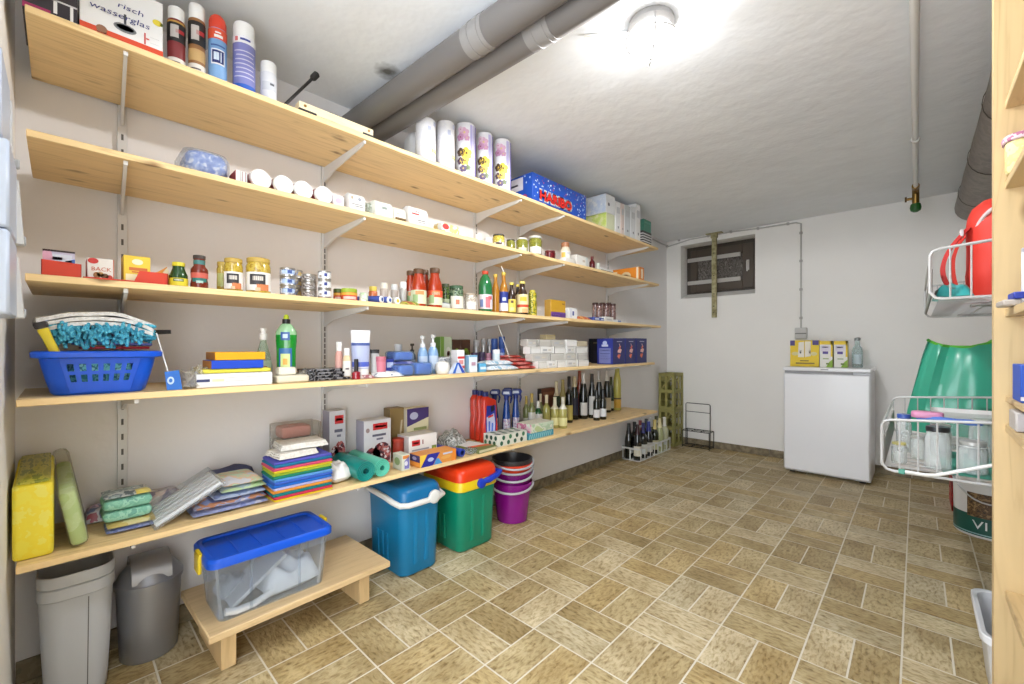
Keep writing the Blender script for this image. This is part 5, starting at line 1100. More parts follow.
MAG = speckle([(150, 120, 160), (206, 170, 190), (120, 130, 170), (210, 206, 214), (176, 90, 110)], 22, .35, 2)
flat('wipes_pack', 'mauve patterned pack lying at the back left of the lowest shelf', 'pack', 84, 122, .115, .09, .045, 5, MAG, seed=3, wob=.15)
flat('wipes_pack', 'grey and pink patterned pack lying at the back behind the leaning clear box', 'pack', 138, 186, .12, .095, .06, 5, speckle([(190, 184, 190), (150, 140, 160), (214, 200, 196), (226, 222, 220)], 22, .35), seed=6, wob=.15)
BLY = speckle([(134, 150, 212), (160, 174, 222), (120, 138, 204)], 36, .4, 2); YLW = speckle([(236, 220, 150), (240, 226, 170), (226, 200, 120)], 20, .45)
t = thing('cloth_pack', 'flat blue and yellow pack under the green sponge pack', 'pack', (.205, .149, z5+E5))
mb = MB(); pillow(mb, .11, .116, .014, BLY, 10, .2, 2, edge=.5); mb.build('blue_layer', t)
mb = MB(); pillow(mb, .105, .11, .011, YLW, 10, .2, 5, .0135, edge=.5); mb.build('yellow_layer', t)
GN = speckle([(140, 204, 180), (126, 192, 168), (158, 214, 192), (110, 172, 156)], 40, .55, 3); PRT = speckle([(176, 196, 196), (120, 140, 150), (206, 214, 212), (90, 110, 120)], 34, .3, 2)
t = thing('sponge_pack', 'green two-layer sponge pack with printed top on the blue and yellow pack', 'pack', (.175, .1415, z5+.0265), .03)
for k in range(2):
    mb = MB(); soft(mb, -.055, .055, -.056, .055, .001+.033*k, .032+.033*k, GN, .012, .012); mb.build('sponge_layer', t)
mb = MB(); pillow(mb, .105, .108, .012, PRT, 12, .5, 4, .0655, edge=.5, msplit=(lambda x, y, z: .015 < y < .045 and x > .0, mat((236, 220, 110), .4))); mb.build('printed_film', t)
# clear box leaning on the cloth pile
t = thing('clear_box', 'long clear plastic box leaning against the cloth packs', 'box', (.21, .193, z5+.001))
M_ = Matrix.Rotation(.50, 4, 'X')
mb = MB(); soft(mb, -.10, .105, 0, .205, 0, .022, clear((242, 244, 246), .78, .08), .006, .003); mb.xform(M_); mb.build('box', t)
mb = MB(); 
for x in (-.08, -.045, -.01, .025, .06): mb.box(x, x+.022, .008, .198, .003, .012, mat((246, 247, 248), .4), .001)
mb.box(-.085, .09, .008, .198, .0025, .0035, mat((240, 241, 243), .4), .0004); mb.xform(M_); mb.build('divider', t)
CP = [speckle(c, 20, .4, 2) for c in (((140, 154, 210), (182, 190, 226), (160, 172, 218), (216, 220, 234)), ((222, 214, 214), (176, 184, 220), (214, 150, 110), (150, 164, 212)), ((196, 228, 172), (212, 236, 190), (186, 206, 214)), ((158, 172, 218), (190, 200, 230), (140, 156, 210)), ((226, 216, 176), (200, 224, 190), (234, 204, 170), (220, 224, 234)))]
zz = z5+E5; g = 'patterned cloth packs on the lowest shelf'
for i, (y0, y1, x0, x1, c, lb) in enumerate(((.285, .505, .06, .30, 0, 'bottom blue-patterned cloth pack of the soft pile'), (.29, .50, .07, .295, 1, 'second cloth pack from the bottom of the soft pile, with orange print'), (.345, .50, .08, .29, 3, 'middle lavender cloth pack of the soft pile'), (.365, .503, .07, .285, 2, 'pale green cloth pack second from the top of the soft pile'), (.372, .495, .09, .28, 4, 'pastel cloth pack on top of the soft pile'))):
    mb = MB(); pillow(mb, x1-x0, y1-y0, .0175, CP[c], 12, .35, i+3, edge=.45)
    tag(mb.build('cloth_pack', None, ((x0+x1)/2, (y0+y1)/2, zz), 0, 60), lb, 'pack', g); zz += .0178
mb = MB(); pillow(mb, .045, .2, .085, mat((72, 76, 110), .5), 10, .15, 2)
tag(mb.build('cloth_pack', None, (.04, .44, z5+E5), 0, 60), 'navy pack squeezed against the wall behind the soft pile', 'pack')
# stack of coloured cloths
cols = [(238, 214, 40), (214, 52, 86), (20, 128, 128), (236, 160, 60), (206, 200, 236), (40, 120, 214), (66, 110, 206), (96, 160, 226), (30, 140, 110), (176, 206, 60), (232, 214, 50), (226, 84, 122), (30, 126, 166), (96, 96, 196)]
nmz = ['yellow', 'crimson', 'dark teal', 'orange', 'pale lavender', 'blue', 'royal blue', 'sky blue', 'sea green', 'lime green', 'lemon yellow', 'pink', 'petrol blue', 'violet']
zz = z5+E5; g = 'folded microfibre cloths in the colourful stack'
for i, c in enumerate(cols):
    h_ = .0098; mb = MB(); C = mat(c, .9); n_ = 9; rings = []
    y0, y1 = -.104+.002*math.sin(i*2.1), .104+.002*math.cos(i*1.7); x0, x1 = -.068, .068+.003*math.sin(i*1.3)
    for z_, e in ((0, .004), (.0018, .001), (h_*.35, 0), (h_*.5, .0022), (h_*.65, 0), (h_-.0018, .001), (h_, .004)): rings.append(rr(x0+e, x1-e, y0+e, y1-e, z_, .006, 3))
    mb.loft(rings, C)
    for v_ in mb.v:
        v_.z += .005*noise.noise(Vector((v_.x*14, v_.y*11, 2)))-.005*abs(v_.y/.104)**4; v_.y += .003*noise.noise(Vector((i*3.1, v_.x*20, 0))); v_.x += .003*noise.noise(Vector((v_.y*20, i*2.7, 5)))
    tag(mb.build('folded_cloth', None, (.246, .617, zz), .01*math.sin(i*3.3)), '%s folded cloth, %s in the colourful stack' % (nmz[i], 'bottom one' if i == 0 else 'top one' if i == len(cols)-1 else 'number %d from the bottom' % (i+1)), 'cloth', g); zz += h_+.0003
W2 = speckle([(238, 235, 228), (228, 224, 216)], 90, .9, 2)
for i, (lb, y0, y1, dx) in enumerate((('lower white folded cloth lying on the colourful stack', .525, .665, .01), ('upper white folded cloth lying on the colourful stack', .55, .715, -.01))):
    f = lambda a, b, i=i: .003*noise.noise(Vector((a*2, b*2, i*4)))+.002
    mb = MB()
    for k in range(3): slab_wave(mb, .12-.004*k, (y1-y0)-.006*k, .0062, W2, lambda a, b, k=k: .0064*k+.002+.002*noise.noise(Vector((a*1.6, b*1.8, i*4))))
    tag(mb.build('folded_cloth', None, (.24+dx, (y0+y1)/2, zz+.001), .08*(1-2*i), 30), lb, 'cloth'); zz += .0225
t = thing('clear_box', 'clear box with pink contents standing behind the colourful stack', 'box', (.10, on_x(300.5, 0, .15).y, z5+E5))
mb = MB(); soft(mb, -.05, .05, -.085, .085, 0, .236, clear((236, 234, 230), .76, .08), .01, .005); mb.build('box', t)
mb = MB(); soft(mb, -.04, .044, -.065, .045, .182, .226, mat((222, 150, 136), .5), .01, .008); mb.build('pink_pack', t)
mb = MB(); soft(mb, -.04, .04, -.075, .075, .004, .18, speckle([(160, 156, 146), (190, 186, 178), (130, 126, 118)], 30, .5), .01, .008); mb.build('contents', t)
mb = MB(); pillow(mb, .13, .08, .07, mat((240, 239, 236), .8), 14, .45, 6, edge=.3)
tag(mb.build('tissue', None, (.215, .768, z5+E5), .2, 70), 'crumpled white tissue between colourful stack and the teal rolls', 'tissue')
g = 'teal bin bag rolls on the lowest shelf'
for (x1, y, r, L, c, c2, lb) in ((.325, .85, .0405, .29, (20, 138, 130), (10, 96, 96), 'dark teal bag roll with its end at the shelf edge'), (.315, .928, .0365, .25, (96, 198, 172), (60, 160, 140), 'mint green bag roll beside the dark teal roll')):
    t = thing('bag_roll', lb, 'bag roll', (x1, y, z5+r+.0008), 0, g); R_ = Matrix.Rotation(pi/2, 4, 'Y')
    mb = MB(); mb.lathe([(r*.98, -L), (r, -L+.003), (r*.985, -L*.6), (r, -L*.3), (r, -.004), (r*.97, 0), (r*.84, -.002), (r*.8, .0), (r*.66, -.002), (r*.62, 0), (r*.46, -.002), (r*.42, 0), (r*.3, 0), (r*.27, -.02), (.001, -.02)], mat(c, .3), 26,
              ms=[mat(c, .3)]*6+[mat(c2, .3), mat(c, .3)]*3+[mat(c2, .3)]*2); mb.xform(R_); mb.build('roll', t)
    mb = MB(); mb.arc(r+.0008, -.0, L*.35, -.2, 2.4, clear((224, 240, 234), .7, .1), 14); mb.xform(Matrix.Translation((-L*.85, 0, 0)) @ Matrix.Rotation(pi/2, 4, 'Y')); mb.build('wrapper', t)
BER = speckle([(150, 60, 66), (110, 36, 48), (190, 112, 110), (84, 56, 70), (222, 214, 218)], 95, .4, 1, 'voronoi')
RLB = (206, 48, 52)
def berry(): return [('f', .32, .86, .78, .92, RLB), ('f', .4, .8, .83, .87, (240, 210, 210)), ('f', .3, .8, .64, .69, (100, 100, 120)), ('f', .45, .7, .56, .6, (120, 120, 140)), ('f', .04, .96, .02, .26, BER), ('fe', .3, .99, .05, .5, BER), ('fe', .02, .6, .02, .42, BER)]
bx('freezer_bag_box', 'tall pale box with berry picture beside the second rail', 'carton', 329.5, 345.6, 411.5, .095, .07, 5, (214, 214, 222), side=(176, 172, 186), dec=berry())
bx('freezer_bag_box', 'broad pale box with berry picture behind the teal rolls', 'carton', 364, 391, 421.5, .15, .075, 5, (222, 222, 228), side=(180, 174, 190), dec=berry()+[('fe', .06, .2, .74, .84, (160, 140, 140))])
bx('brown_box', 'brown cardboard box behind the purple and yellow carton', 'box', 390, 404, 409, .08, .06, 5, (150, 126, 80), side=(132, 110, 70), dec=[('fp', [(.5, 0), (.62, 0), (.9, .75), (.78, .75)], (206, 190, 160))])
rd('pot', 'round red-brown pot between berry box and white carton', 'pot', 392.5, 404, 438, .15, 5, [(.9, 0), (1, .05), (1, .8), (.96, .86)], (160, 52, 34), [('lid', [(1, .85), (1.04, .87), (1.04, .98), (.96, 1)], (176, 60, 40))])
bx('freezer_bag_box', 'purple and cream carton with a food picture behind the white carton', 'carton', 407, 428.6, 409.3, .10, .06, 5, (236, 228, 190), side=(226, 220, 200), dec=[('fp', [(.0, .62), (1, .78), (1, 1), (0, 1)], (74, 58, 120)), ('fe', .12, .5, .76, .92, (196, 200, 226)), ('fe', .3, .75, .1, .4, (206, 170, 90)), ('fe', .42, .66, .16, .36, (150, 110, 50)), ('f', .3, .9, .52, .58, (150, 160, 100)), ('f', 0, 1, .0, .08, (206, 190, 90))])
bx('freezer_bag_box', 'white carton with a red label standing before the purple and cream one', 'carton', 409, 437, 437, .21, .10, 5, (236, 234, 230), side=(206, 202, 204), dec=[('f', .1, .38, .6, .82, RLB), ('f', .14, .34, .68, .74, (240, 206, 206)), ('f', .1, .7, .4, .46, (160, 160, 170)), ('f', .8, .97, .12, .5, (130, 150, 70)), ('fe', .84, .95, .2, .42, (206, 180, 60)), ('f', .46, .5, .62, .8, (150, 90, 90))])
bx('foil_box', 'long orange and navy carton at the shelf edge', 'carton', 420, 456, 456.2, .326, .085, 5, (226, 150, 70), side=(52, 44, 110), dec=[('fp', [(.02, 0), (.34, 0), (.54, 1), (.2, 1)], (34, 40, 150)), ('fe', .2, .36, .35, .7, (190, 200, 236)), ('fp', [(0, 0), (.02, 0), (.18, 1), (0, 1)], (240, 200, 70)), ('fp', [(.36, 0), (.6, 0), (.5, .5), (.44, .5)], (70, 150, 210)), ('fe', .56, .84, .3, .62, (232, 170, 90)), ('fp', [(.86, 0), (1, 0), (1, 1), (.9, 1)], (236, 140, 50)), ('se', .3, .7, .55, .85, (170, 170, 210)), ('s', 0, 1, 0, .42, (232, 150, 60)), ('f', .62, .9, .7, .85, (200, 206, 226))])
bx('small_carton', 'small pale carton with coloured print left of the orange and navy carton', 'carton', 402, 410, 455.5, .31, .075, 5, (216, 222, 206), side=(206, 206, 190), dec=[('fp', [(.3, .1), (.9, .1), (.9, .9), (.3, .6)], (120, 120, 190)), ('f', .1, .9, .75, .95, (226, 140, 70)), ('fe', .3, .7, .3, .6, (226, 226, 236)), ('se', .2, .8, .3, .8, (140, 160, 110))])
t = thing('foil_roll', 'blue roll lying with its dark end outward, right of the orange carton', 'roll', (.315, on_x(462.5, 0, .315).y, z5+.0215), .15)
R_ = Matrix.Rotation(pi/2, 4, 'Y'); mb = MB(); mb.lathe([(.019, -.2), (.02, -.195), (.02, -.004), (.019, 0), (.012, 0), (.012, -.01), (.001, -.01)], mat((36, 64, 170), .35), 20, ms=[mat((36, 64, 170), .35)]*4+[mat((24, 34, 90), .4)]*2); mb.xform(R_); mb.build('roll', t)
mb = MB(); pillow(mb, .07, .075, .026, clear((226, 228, 234), .7, .1), 14, .5, 3, edge=.3)
tag(mb.build('plastic_bag', None, (.285, on_x(472, 0, .3).y, z5+E5), .1, 70), 'clear crinkled packet between the blue roll and the green booklet', 'bag')
mb = MB(); pillow(mb, .12, .13, .08, speckle([(186, 188, 182), (150, 154, 150), (214, 216, 212), (120, 122, 118)], 40, .15, 3), 16, .55, 9, edge=.25)
tag(mb.build('plastic_bag', None, (.10, on_x(458, 0, .12).y-.03, z5+E5), .3, 70), 'crumpled grey-clear bag near the wall left of the red bottles', 'bag')
o = thing('booklet', 'thick green booklet with white and orange cover left of the leaf tissue box', 'booklet', (.222, 1.522, z5+E5), .1)
mb = MB(); mb.box(-.10, .10, -.068, .066, .002, .016, mat((214, 206, 170), .7), .001); mb.build('pages', o)
mb = MB(); GC = mat((120, 130, 74), .5); mb.box(-.102, .102, -.071, .068, .0162, .0186, GC, .0008); mb.box(-.102, .102, -.071, .068, 0, .0018, GC, .0006); mb.box(-.102, .102, -.073, -.0705, 0, .0186, GC, .0008)
mb.poly([(-.09, -.06, .0192), (.0, -.06, .0192), (.05, .06, .0192), (-.09, .06, .0192)], mat((226, 226, 222), .5)); mb.poly([(.0, -.055, .0194), (.03, -.055, .0194), (.075, .06, .0194), (.035, .06, .0194)], mat((226, 96, 36), .5)); mb.build('cover', o)
# red toilet cleaner bottles
RB = mat((214, 52, 30), .28, 0, .3)
def red_bottle(loc, lb):
    t = thing('cleaner_bottle', lb, 'bottle', loc, pi/2-.25, 'red cleaner bottles on the lowest shelf'); H_ = .262
    mb = MB(); sec = lambda x0, x1, w, z: rr(x0, x1, -w, w, z, min(w, .018)*.95, 4)
    mb.loft([sec(-.05, .05, .022, 0), sec(-.053, .053, .025, .006), sec(-.052, .052, .025, .09), sec(-.046, .046, .025, .13), sec(-.05, .046, .025, .18), sec(-.05, .042, .024, .215), sec(-.04, .0, .02, .232), sec(-.035, -.005, .014, .238)], RB); mb.build('body', t)
    mb = MB(); mb.loft([rr(-.038, -.004, -.016, .016, z, .014, 4) for z in (.237, .262)], mat((28, 40, 110), .4))
    for q in list(t.children): q.scale = (1, 1, 1.1); mb.build('cap', t)
    mb = MB(); y = -.0257; Q = lambda pts, c: mb.poly([(a, y, b) for a, b in pts], mat(c, .35))
    Q([(-.03, .04), (.03, .04), (.034, .1), (.03, .19), (-.026, .19), (-.034, .1)], (44, 56, 160)); y = -.0262; Q([(-.024, .046), (.024, .046), (.028, .1), (.02, .15), (-.028, .13)], (206, 210, 232)); y = -.0267
    Q([(-.016, .06), (-.004, .06), (-.004, .11), (-.016, .11)], (80, 110, 200)); Q([(.002, .05), (.016, .05), (.016, .1), (.004, .1)], (90, 120, 206)); Q([(-.018, .125), (.016, .135), (.016, .145), (-.018, .137)], (210, 60, 60))
    Q([(.0, .155), (.024, .165), (.022, .195), (-.002, .185)], (30, 32, 40)); mb.build('label', t); t.children[-1].scale = (1, 1, 1.1); t.children[1].scale = (1, 1, 1.1); return t
rb = red_bottle((.155, 1.693, z5+E5), 'frontmost red cleaner bottle with blue cap, its label in full view')
dup(rb, (.099, 1.704, z5+E5), 'middle one of the three red cleaner bottles'); dup(rb, (.0445, 1.713, z5+E5), 'rearmost left one of the three red cleaner bottles')
# blue trigger sprays
SB = mat((30, 70, 150), .15, 0, .5)
def spray(loc, lb):
    t = thing('spray_bottle', lb, 'bottle', loc, .75, 'blue trigger sprays on the lowest shelf')
    mb = MB(); sec = lambda a, b, z: [(a*cos(2*pi*i/20), b*sin(2*pi*i/20), z) for i in range(20)]
    mb.loft([sec(.024, .031, 0), sec(.026, .033, .006), sec(.026, .033, .1), sec(.022, .028, .14), sec(.017, .019, .19), sec(.013, .014, .215), sec(.012, .012, .225)], SB); mb.build('body', t)
    mb = MB(); B_ = mat((22, 48, 130), .35); mb.lathe([(.014, .222), (.015, .224), (.015, .245), (.012, .248)], B_, 16); mb.loft([rr(-.022, .03, -.010, .010, .246, .008, 3), rr(-.03, .036, -.012, .012, .258, .008, 3), rr(-.028, .038, -.012, .012, .272, .008, 3), rr(-.015, .03, -.009, .009, .284, .006, 3)], B_)
    mb.poly([(-.02, -.0126, .257), (.02, -.0126, .257), (.016, -.0126, .272), (-.018, -.0126, .272)], mat((206, 214, 230), .4)); mb.build('trigger_head', t)
    mb = MB(); mb.tube([(.026, 0, .25), (.032, 0, .235), (.027, 0, .21), (.024, 0, .2)], [.006, .006, .005, .004], B_, 8); mb.build('trigger', t)
    mb = MB(); mb.tube([(.037, 0, .265), (.046, 0, .265)], .006, mat((206, 210, 220), .4), 10); mb.build('nozzle', t)
    mb = MB(); V = []
    for i in range(13):
        a = -2.2+1.7*i/12-.1
        for z in (.015, .11): V.append((.0268*cos(a), .0338*sin(a), z))
    mb.add(V, [[2*i, 2*i+2, 2*i+3, 2*i+1] for i in range(12)], speckle([(206, 204, 216), (226, 224, 232), (190, 150, 170), (170, 180, 210)], 60, .35)); mb.build('label', t); return t
sp = spray((.060, 1.832, z5+E5), 'blue trigger spray just behind the red bottles'); dup(sp, (.128, 1.867, z5+E5), 'blue trigger spray nearest the leaf tissue box'); dup(sp, (.055, 1.945, z5+.0006), 'blue trigger spray at the back, second from the wall rail'); dup(sp, (.132, 1.946, z5+E5), 'blue trigger spray at the right, next to the small bottles')
LEAF = [(34, 92, 66), (60, 120, 84), (24, 70, 56)]
def leafbox():
    D = []; rnd = random.Random(2)
    for k in ('f', 's', 't'):
        for i in range(4 if k != 's' else 3):
            for j in range(2):
                a = (i+.5+.3*(j % 2))/(4.4 if k != 's' else 3.3); b = .28+.46*j; w_ = .05 if k != 's' else .09
                D.append((k+'e', a-w_, a+w_, b-.2, b+.2, rnd.choice(LEAF)))
    return D
bx('tissue_box', 'tissue box with green leaf print', 'tissue box', 498, 527, 436, .300, .115, 5, (226, 226, 214), dec=leafbox()+[('te', .3, .7, .35, .65, (200, 200, 190))])
o = bx('tissue_box', 'teal zigzag tissue box under the pink and green one', 'tissue box', 528.6, 553.6, 434.5, .304, .11, 5, (70, 160, 180), side=(60, 146, 166), dec=[('fp', [(i/12, .1+.0*i), (i/12+.04, .1), (i/12+.085, .9), (i/12+.045, .9)], (150, 206, 214)) for i in range(11)])
bx('tissue_box', 'pink and green tissue box resting on the teal one', 'tissue box', 531.5, 553.6, 426, .304, .118, 5, speckle([(206, 220, 196), (180, 206, 170), (226, 226, 210), (190, 206, 150)], 22, .5), side=speckle([(222, 206, 206), (206, 120, 150), (226, 190, 196), (206, 220, 196)], 20, .5), zb=z5+.0014+o['h'], h=.052, top=(226, 224, 206))
# ---- bottles
HOCK = [(.94, 0), (1, .012), (1, .48), (.92, .58), (.64, .72), (.46, .82), (.41, .9), (.37, .965), (.42, .97), (.42, .99), (.36, 1)]
BORD = [(.94, 0), (1, .012), (1, .58), (.9, .64), (.55, .7), (.4, .76), (.38, .96), (.42, .965), (.42, .99), (.36, 1)]
def cap_of(P, z0): 
    pr = [(r*1.06+.01, z) for z, r in [(z0, None)]] if 0 else []
    import bisect
    def rad(z):
        for (r0, a), (r1, b) in zip(P[:-1], P[1:]):
            if a <= z <= b: return r0+(r1-r0)*(z-a)/max(b-a, 1e-6)
        return P[-1][0]
    zz_ = [z0]+[z for r, z in P if z > z0+.01]
    return [(rad(z)+.02, z) for z in zz_[:-1]]+[(rad(1)+.0, 1.004)]
DG = mat((22, 26, 18), .08, 0, .6); DGR = mat((40, 58, 28), .08, 0, .6); CLR = mat((176, 170, 96), .08, 0, .6); PAL = mat((132, 136, 84), .1, 0, .6)
def bottle(lb, u0, u1, vt, xc, glass, cap, lab, P=HOCK, lz=(.12, .36), cz=.76, half=1.25, sub=(), g='wine bottles on the lowest shelf', S=5):
    return rd('wine_bottle', lb, 'bottle', u0-.45, u1+.45, vt, xc, S, P, glass, [('capsule', cap_of(P, cz), cap)] if cap else (), [(lz[0], lz[1], 1, lab, half, sub)] if lab else (), g)
CR = (226, 214, 180)
bottle('small pale green bottle with gold neck, nearest the blue sprays', 523.4, 529, 396, .075, PAL, (206, 180, 90), (226, 224, 206), BORD)
bottle('small pale bottle with gold neck and white label, second right of the sprays', 528.6, 535, 393.6, .12, PAL, (206, 180, 100), (236, 234, 226), BORD, (.2, .5))
bottle('small bright green bottle with a white label above the tissue boxes', 534.4, 542, 401, .125, mat((24, 96, 50), .1, 0, .6), (232, 230, 222), (234, 232, 226), BORD, (.3, .56))
bottle('small bottle with a cream neck behind the bright green one', 538, 543, 394, .08, PAL, CR, None, BORD)
bottle('pale yellow small bottle with a cream capsule left of the brown box', 543, 550, 395, .135, CLR, CR, None, BORD)
bx('wine_carton', 'brown and black carton behind the small bottles', 'carton', 541.5, 555, 389, .055, .038, 5, (104, 56, 34), side=(40, 30, 28), top=(90, 50, 30), dec=[('f', .1, .9, .8, .9, (140, 90, 60))])
bottle('clear white-wine bottle with white neck at the shelf front, left of the pair', 551, 558.6, 397, .17, CLR, (236, 230, 200), (226, 220, 160), BORD, (.1, .34), .62)
bottle('clear white-wine bottle with white neck at the shelf front, right of the pair', 559.2, 566.8, 397, .215, CLR, (236, 232, 214), (226, 222, 160), BORD, (.08, .34), .62)
bottle('dark bottle with a cream neck and black cap behind the clear pair', 553.2, 559.6, 381.5, .08, DGR, CR, None, BORD, cz=.66)
bottle('olive sparkling bottle with gold foil neck behind the clear pair', 559.6, 566, 380, .075, mat((120, 116, 60), .1, 0, .6), (176, 160, 96), None, HOCK, cz=.6)
bottle('dark wine bottle with a yellow label, left end of the dark row', 565.8, 572.4, 376.5, .12, DG, (40, 38, 40), (206, 190, 100), BORD, (.06, .38))
bottle('dark wine bottle with cream neck and navy label, second in the dark row', 571, 578, 376.8, .065, DG, CR, (40, 40, 66), HOCK, (.1, .5))
bottle('red-brown tall bottle standing at the back of the dark row', 576.4, 582.6, 371, .05, mat((130, 52, 30), .25, 0, .4), (150, 70, 40), None, HOCK)
bottle('dark wine bottle with white capsule and square white label, third in the dark row', 579.4, 587.6, 373.4, .10, DG, (236, 234, 232), (232, 230, 226), HOCK, (.08, .36), .78, .8)
bottle('dark wine bottle with a long white label, fourth in the dark row', 588.4, 595.6, 374, .13, DG, (60, 56, 56), (222, 220, 216), HOCK, (.08, .5), .8, .9)
bottle('dark wine bottle with a grey-white capsule behind the two short ones', 595.8, 602.4, 371, .11, DG, (220, 218, 216), (120, 116, 110), HOCK)
bottle('short dark bottle with a white label at the front, left of two', 593.6, 599.6, 390, .215, DG, None, (226, 226, 228), BORD, (.1, .36), .8, 1.3)
bottle('short dark bottle with a white label at the front, right of two', 599.8, 606, 389, .225, DG, None, (226, 226, 228), BORD, (.1, .36), .8, 1.3)
bottle('dark wine bottle with white capsule and beige label, left of the yellow bottle', 603.6, 610.6, 371, .065, DG, (238, 236, 232), (206, 196, 170), HOCK, (.06, .36))
bottle('dark olive bottle squeezed between white capsule bottle and yellow bottle', 608.4, 613.6, 377, .045, DGR, (70, 74, 40), (190, 190, 170), HOCK, (.08, .3))
bottle('tall yellow bottle with an orange foot label at the right end', 613.8, 620.6, 362.8, .06, mat((206, 196, 96), .15, 0, .5), (190, 180, 80), (226, 176, 60), [(.94, 0), (1, .01), (1, .62), (.8, .72), (.6, .8), (.55, 1)], (.05, .26), .8, 1.3, [(.23, .26, -1.3, 1.3, (80, 60, 30))])
# ================================================================ floor along the shelf wall
GB = mat((196, 200, 206), .4)
def bin_(lb, dz, y0, y1, x0, x1):
    t = thing('waste_bin', lb, 'bin', ((x0+x1)/2, (y0+y1)/2, dz), 0, 'two grey nested waste bins'); X, Y = (x1-x0)/2, (y1-y0)/2; H_ = .332
    mb = MB(); f = lambda k, z: rr(-X*k, X*k, -Y*k, Y*k, z, .05*k, 6)
    outer = [f(.78, 0), f(.8, .006), f(.9, H_*.55), f(.955, H_-.03)]; inner = [f(.935, H_-.03), f(.86, H_*.5), f(.77, .008)]
    mb.loft(outer+[f(.94, H_-.0295)]+inner, GB); mb.build('bin', t)
    mb = MB(); mb.loft([f(.957, H_-.034), f(1, H_-.03), f(1.0, H_-.006), f(.985, H_), f(.95, H_), f(.936, H_-.03)], GB, cap0=False, cap1=False); mb.build('rim', t)
    mb = MB(); 
    for yy in (.28*Y,): mb.add([(X*.795+.001, yy*.9-.0012, .012), (X*.795+.001, yy*.9+.0012, .012), (X*.952+.001, yy+.0012, H_-.04), (X*.952+.001, yy-.0012, H_-.04)], [[0, 1, 2, 3]], mat((96, 96, 95), .5))
    mb.build('seam', t); return t
bin_('grey rectangular waste bin on the floor at the far left, outer of two nested', .0005, -.045, .115, .025, .235); bin_('grey rectangular waste bin standing inside the outer one', .036, -.045, .115, .025, .235)
SV = mat((158, 160, 166), .36, .6)
t = thing('swing_bin', 'silver-grey oval swing-lid bin beside the wooden bench', 'bin', (.098, .2045, .0005))
ov = lambda k, z, ox=0: [(ox+(.085*k*cos(2*pi*i/36) if cos(2*pi*i/36) > 0 else .074*k*cos(2*pi*i/36)), .085*k*sin(2*pi*i/36), z) for i in range(36)]
mb = MB(); mb.loft([ov(.84, 0), ov(.87, .004), ov(.93, .12), ov(.985, .232)], SV); mb.build('body', t)
mb = MB(); mb.loft([ov(1.0, .2325), ov(1.055, .234), ov(1.055, .246), ov(1.0, .251), ov(.9, .268), ov(.72, .288), ov(.5, .302), ov(.25, .309)], SV); mb.build('lid', t, smooth=28)
mb = MB(); R = []
for i in range(13):
    a = pi*i/12; R.append([(-.074*cos(a), s, .254+.068*sin(a)**.85) for s in (-.05, .05)])
V = [p_ for r_ in R for p_ in r_]; nn = len(V)
mb.add(V+[(x*.98, y, .2515) for x, y, z in V], [[2*i, 2*i+1, 2*i+3, 2*i+2] for i in range(12)]+[[2*i, 2*i+2, nn+2*i+2, nn+2*i] for i in range(12)]+[[2*i+1, nn+2*i+1, nn+2*i+3, 2*i+3] for i in range(12)], SV); mb.build('swing_flap', t)
# bench
BW = wood((206, 178, 134), (140, 104, 62), 1, 1.4, .5, False, 4)
t = thing('wooden_bench', 'low pale wooden bench carrying the clear storage box', 'bench', (.272, .589, .0005), .028)
mb = MB(); mb.box(-.178, .178, -.298, .298, .138, .161, BW, .003); mb.build('seat', t)
for s in (-1, 1):
    mb = MB(); mb.box(-.165, .105, -.25 if s < 0 else .208, -.208 if s < 0 else .25, 0, .1378, wood((210, 180, 132), (140, 104, 62), 2, 1.4, .5, False, 5), .002); mb.build('leg', t)
# storage tote
zt = .1622
CT = clear((240, 243, 246), .86, .08)
t = thing('storage_box', 'clear storage box with a bright blue lid on the low bench', 'storage box', (.315, .488, zt))
mb = MB(); f = lambda k, z: rr(-.088*k, .09*k, -.155*k, .158*k, z, .022, 5)
mb.loft([f(1, 0), f(1.02, .006), f(1.07, .1), f(1.1, .178)]+[f(1.075, .178), f(1.045, .1), f(.99, .005)], CT); mb.build('tub', t)
mb = MB()
for y in (-.07, .075):
    mb.box(.0905, .0965, y-.004, y+.004, .008, .17, CT, .001)
mb.build('rib', t)
BL = mat((8, 86, 212), .33)
mb = MB(); f2 = lambda dx, dy, z: rr(-.108-dx, .108+dx, -.184-dy, .184+dy, z, .03, 6)
mb.loft([f2(0, 0, .172), f2(.004, .004, .174), f2(.004, .004, .192), f2(-.002, -.002, .2), f2(-.014, -.014, .2), f2(-.018, -.018, .193)], BL)
for y in (-.1, -.035, .035, .1): mb.box(-.082, .084, y-.0015, y+.0015, .193, .1965, BL, .0005)
mb.build('lid', t)
for s in (-1, 1):
    mb = MB(); yy = -.197 if s < 0 else .187; mb.loft([rr(-.03, .03, yy, yy+.01, z, .004, 2) for z in (.14, .155, .186)]+[rr(-.028, .028, yy+.002, yy+.012, .199, .004, 2)], mat((236, 206, 24), .35)); mb.build('clip', t)
mb = MB(); pillow(mb, .14, .18, .085, mat((236, 236, 236), .7), 16, .55, 4, edge=.2)
tag(mb.build('white_cloth', None, (.325, .55, zt+.007), .1, 70), 'crumpled white cloth inside the clear storage box', 'cloth')
t = thing('plastic_sheet', 'flat grey-white sheet leaning inside the clear storage box', 'panel', (.31, .375, zt+.008))
mb = MB(); mb.box(-.06, .065, 0, .2, 0, .012, mat((206, 208, 210), .4), .002); mb.xform(Matrix.Rotation(.62, 4, 'X')); mb.build('sheet', t)
mb = MB(); mb.tube([(.07, -.02, .02), (.072, .01, .012), (.07, .06, .012), (.066, .12, .03)], .011, mat((234, 232, 228), .4), 10)
tag(mb.build('white_hose', None, (.325, .37, zt+.002)), 'curved white hose at the front bottom of the clear storage box', 'hose')
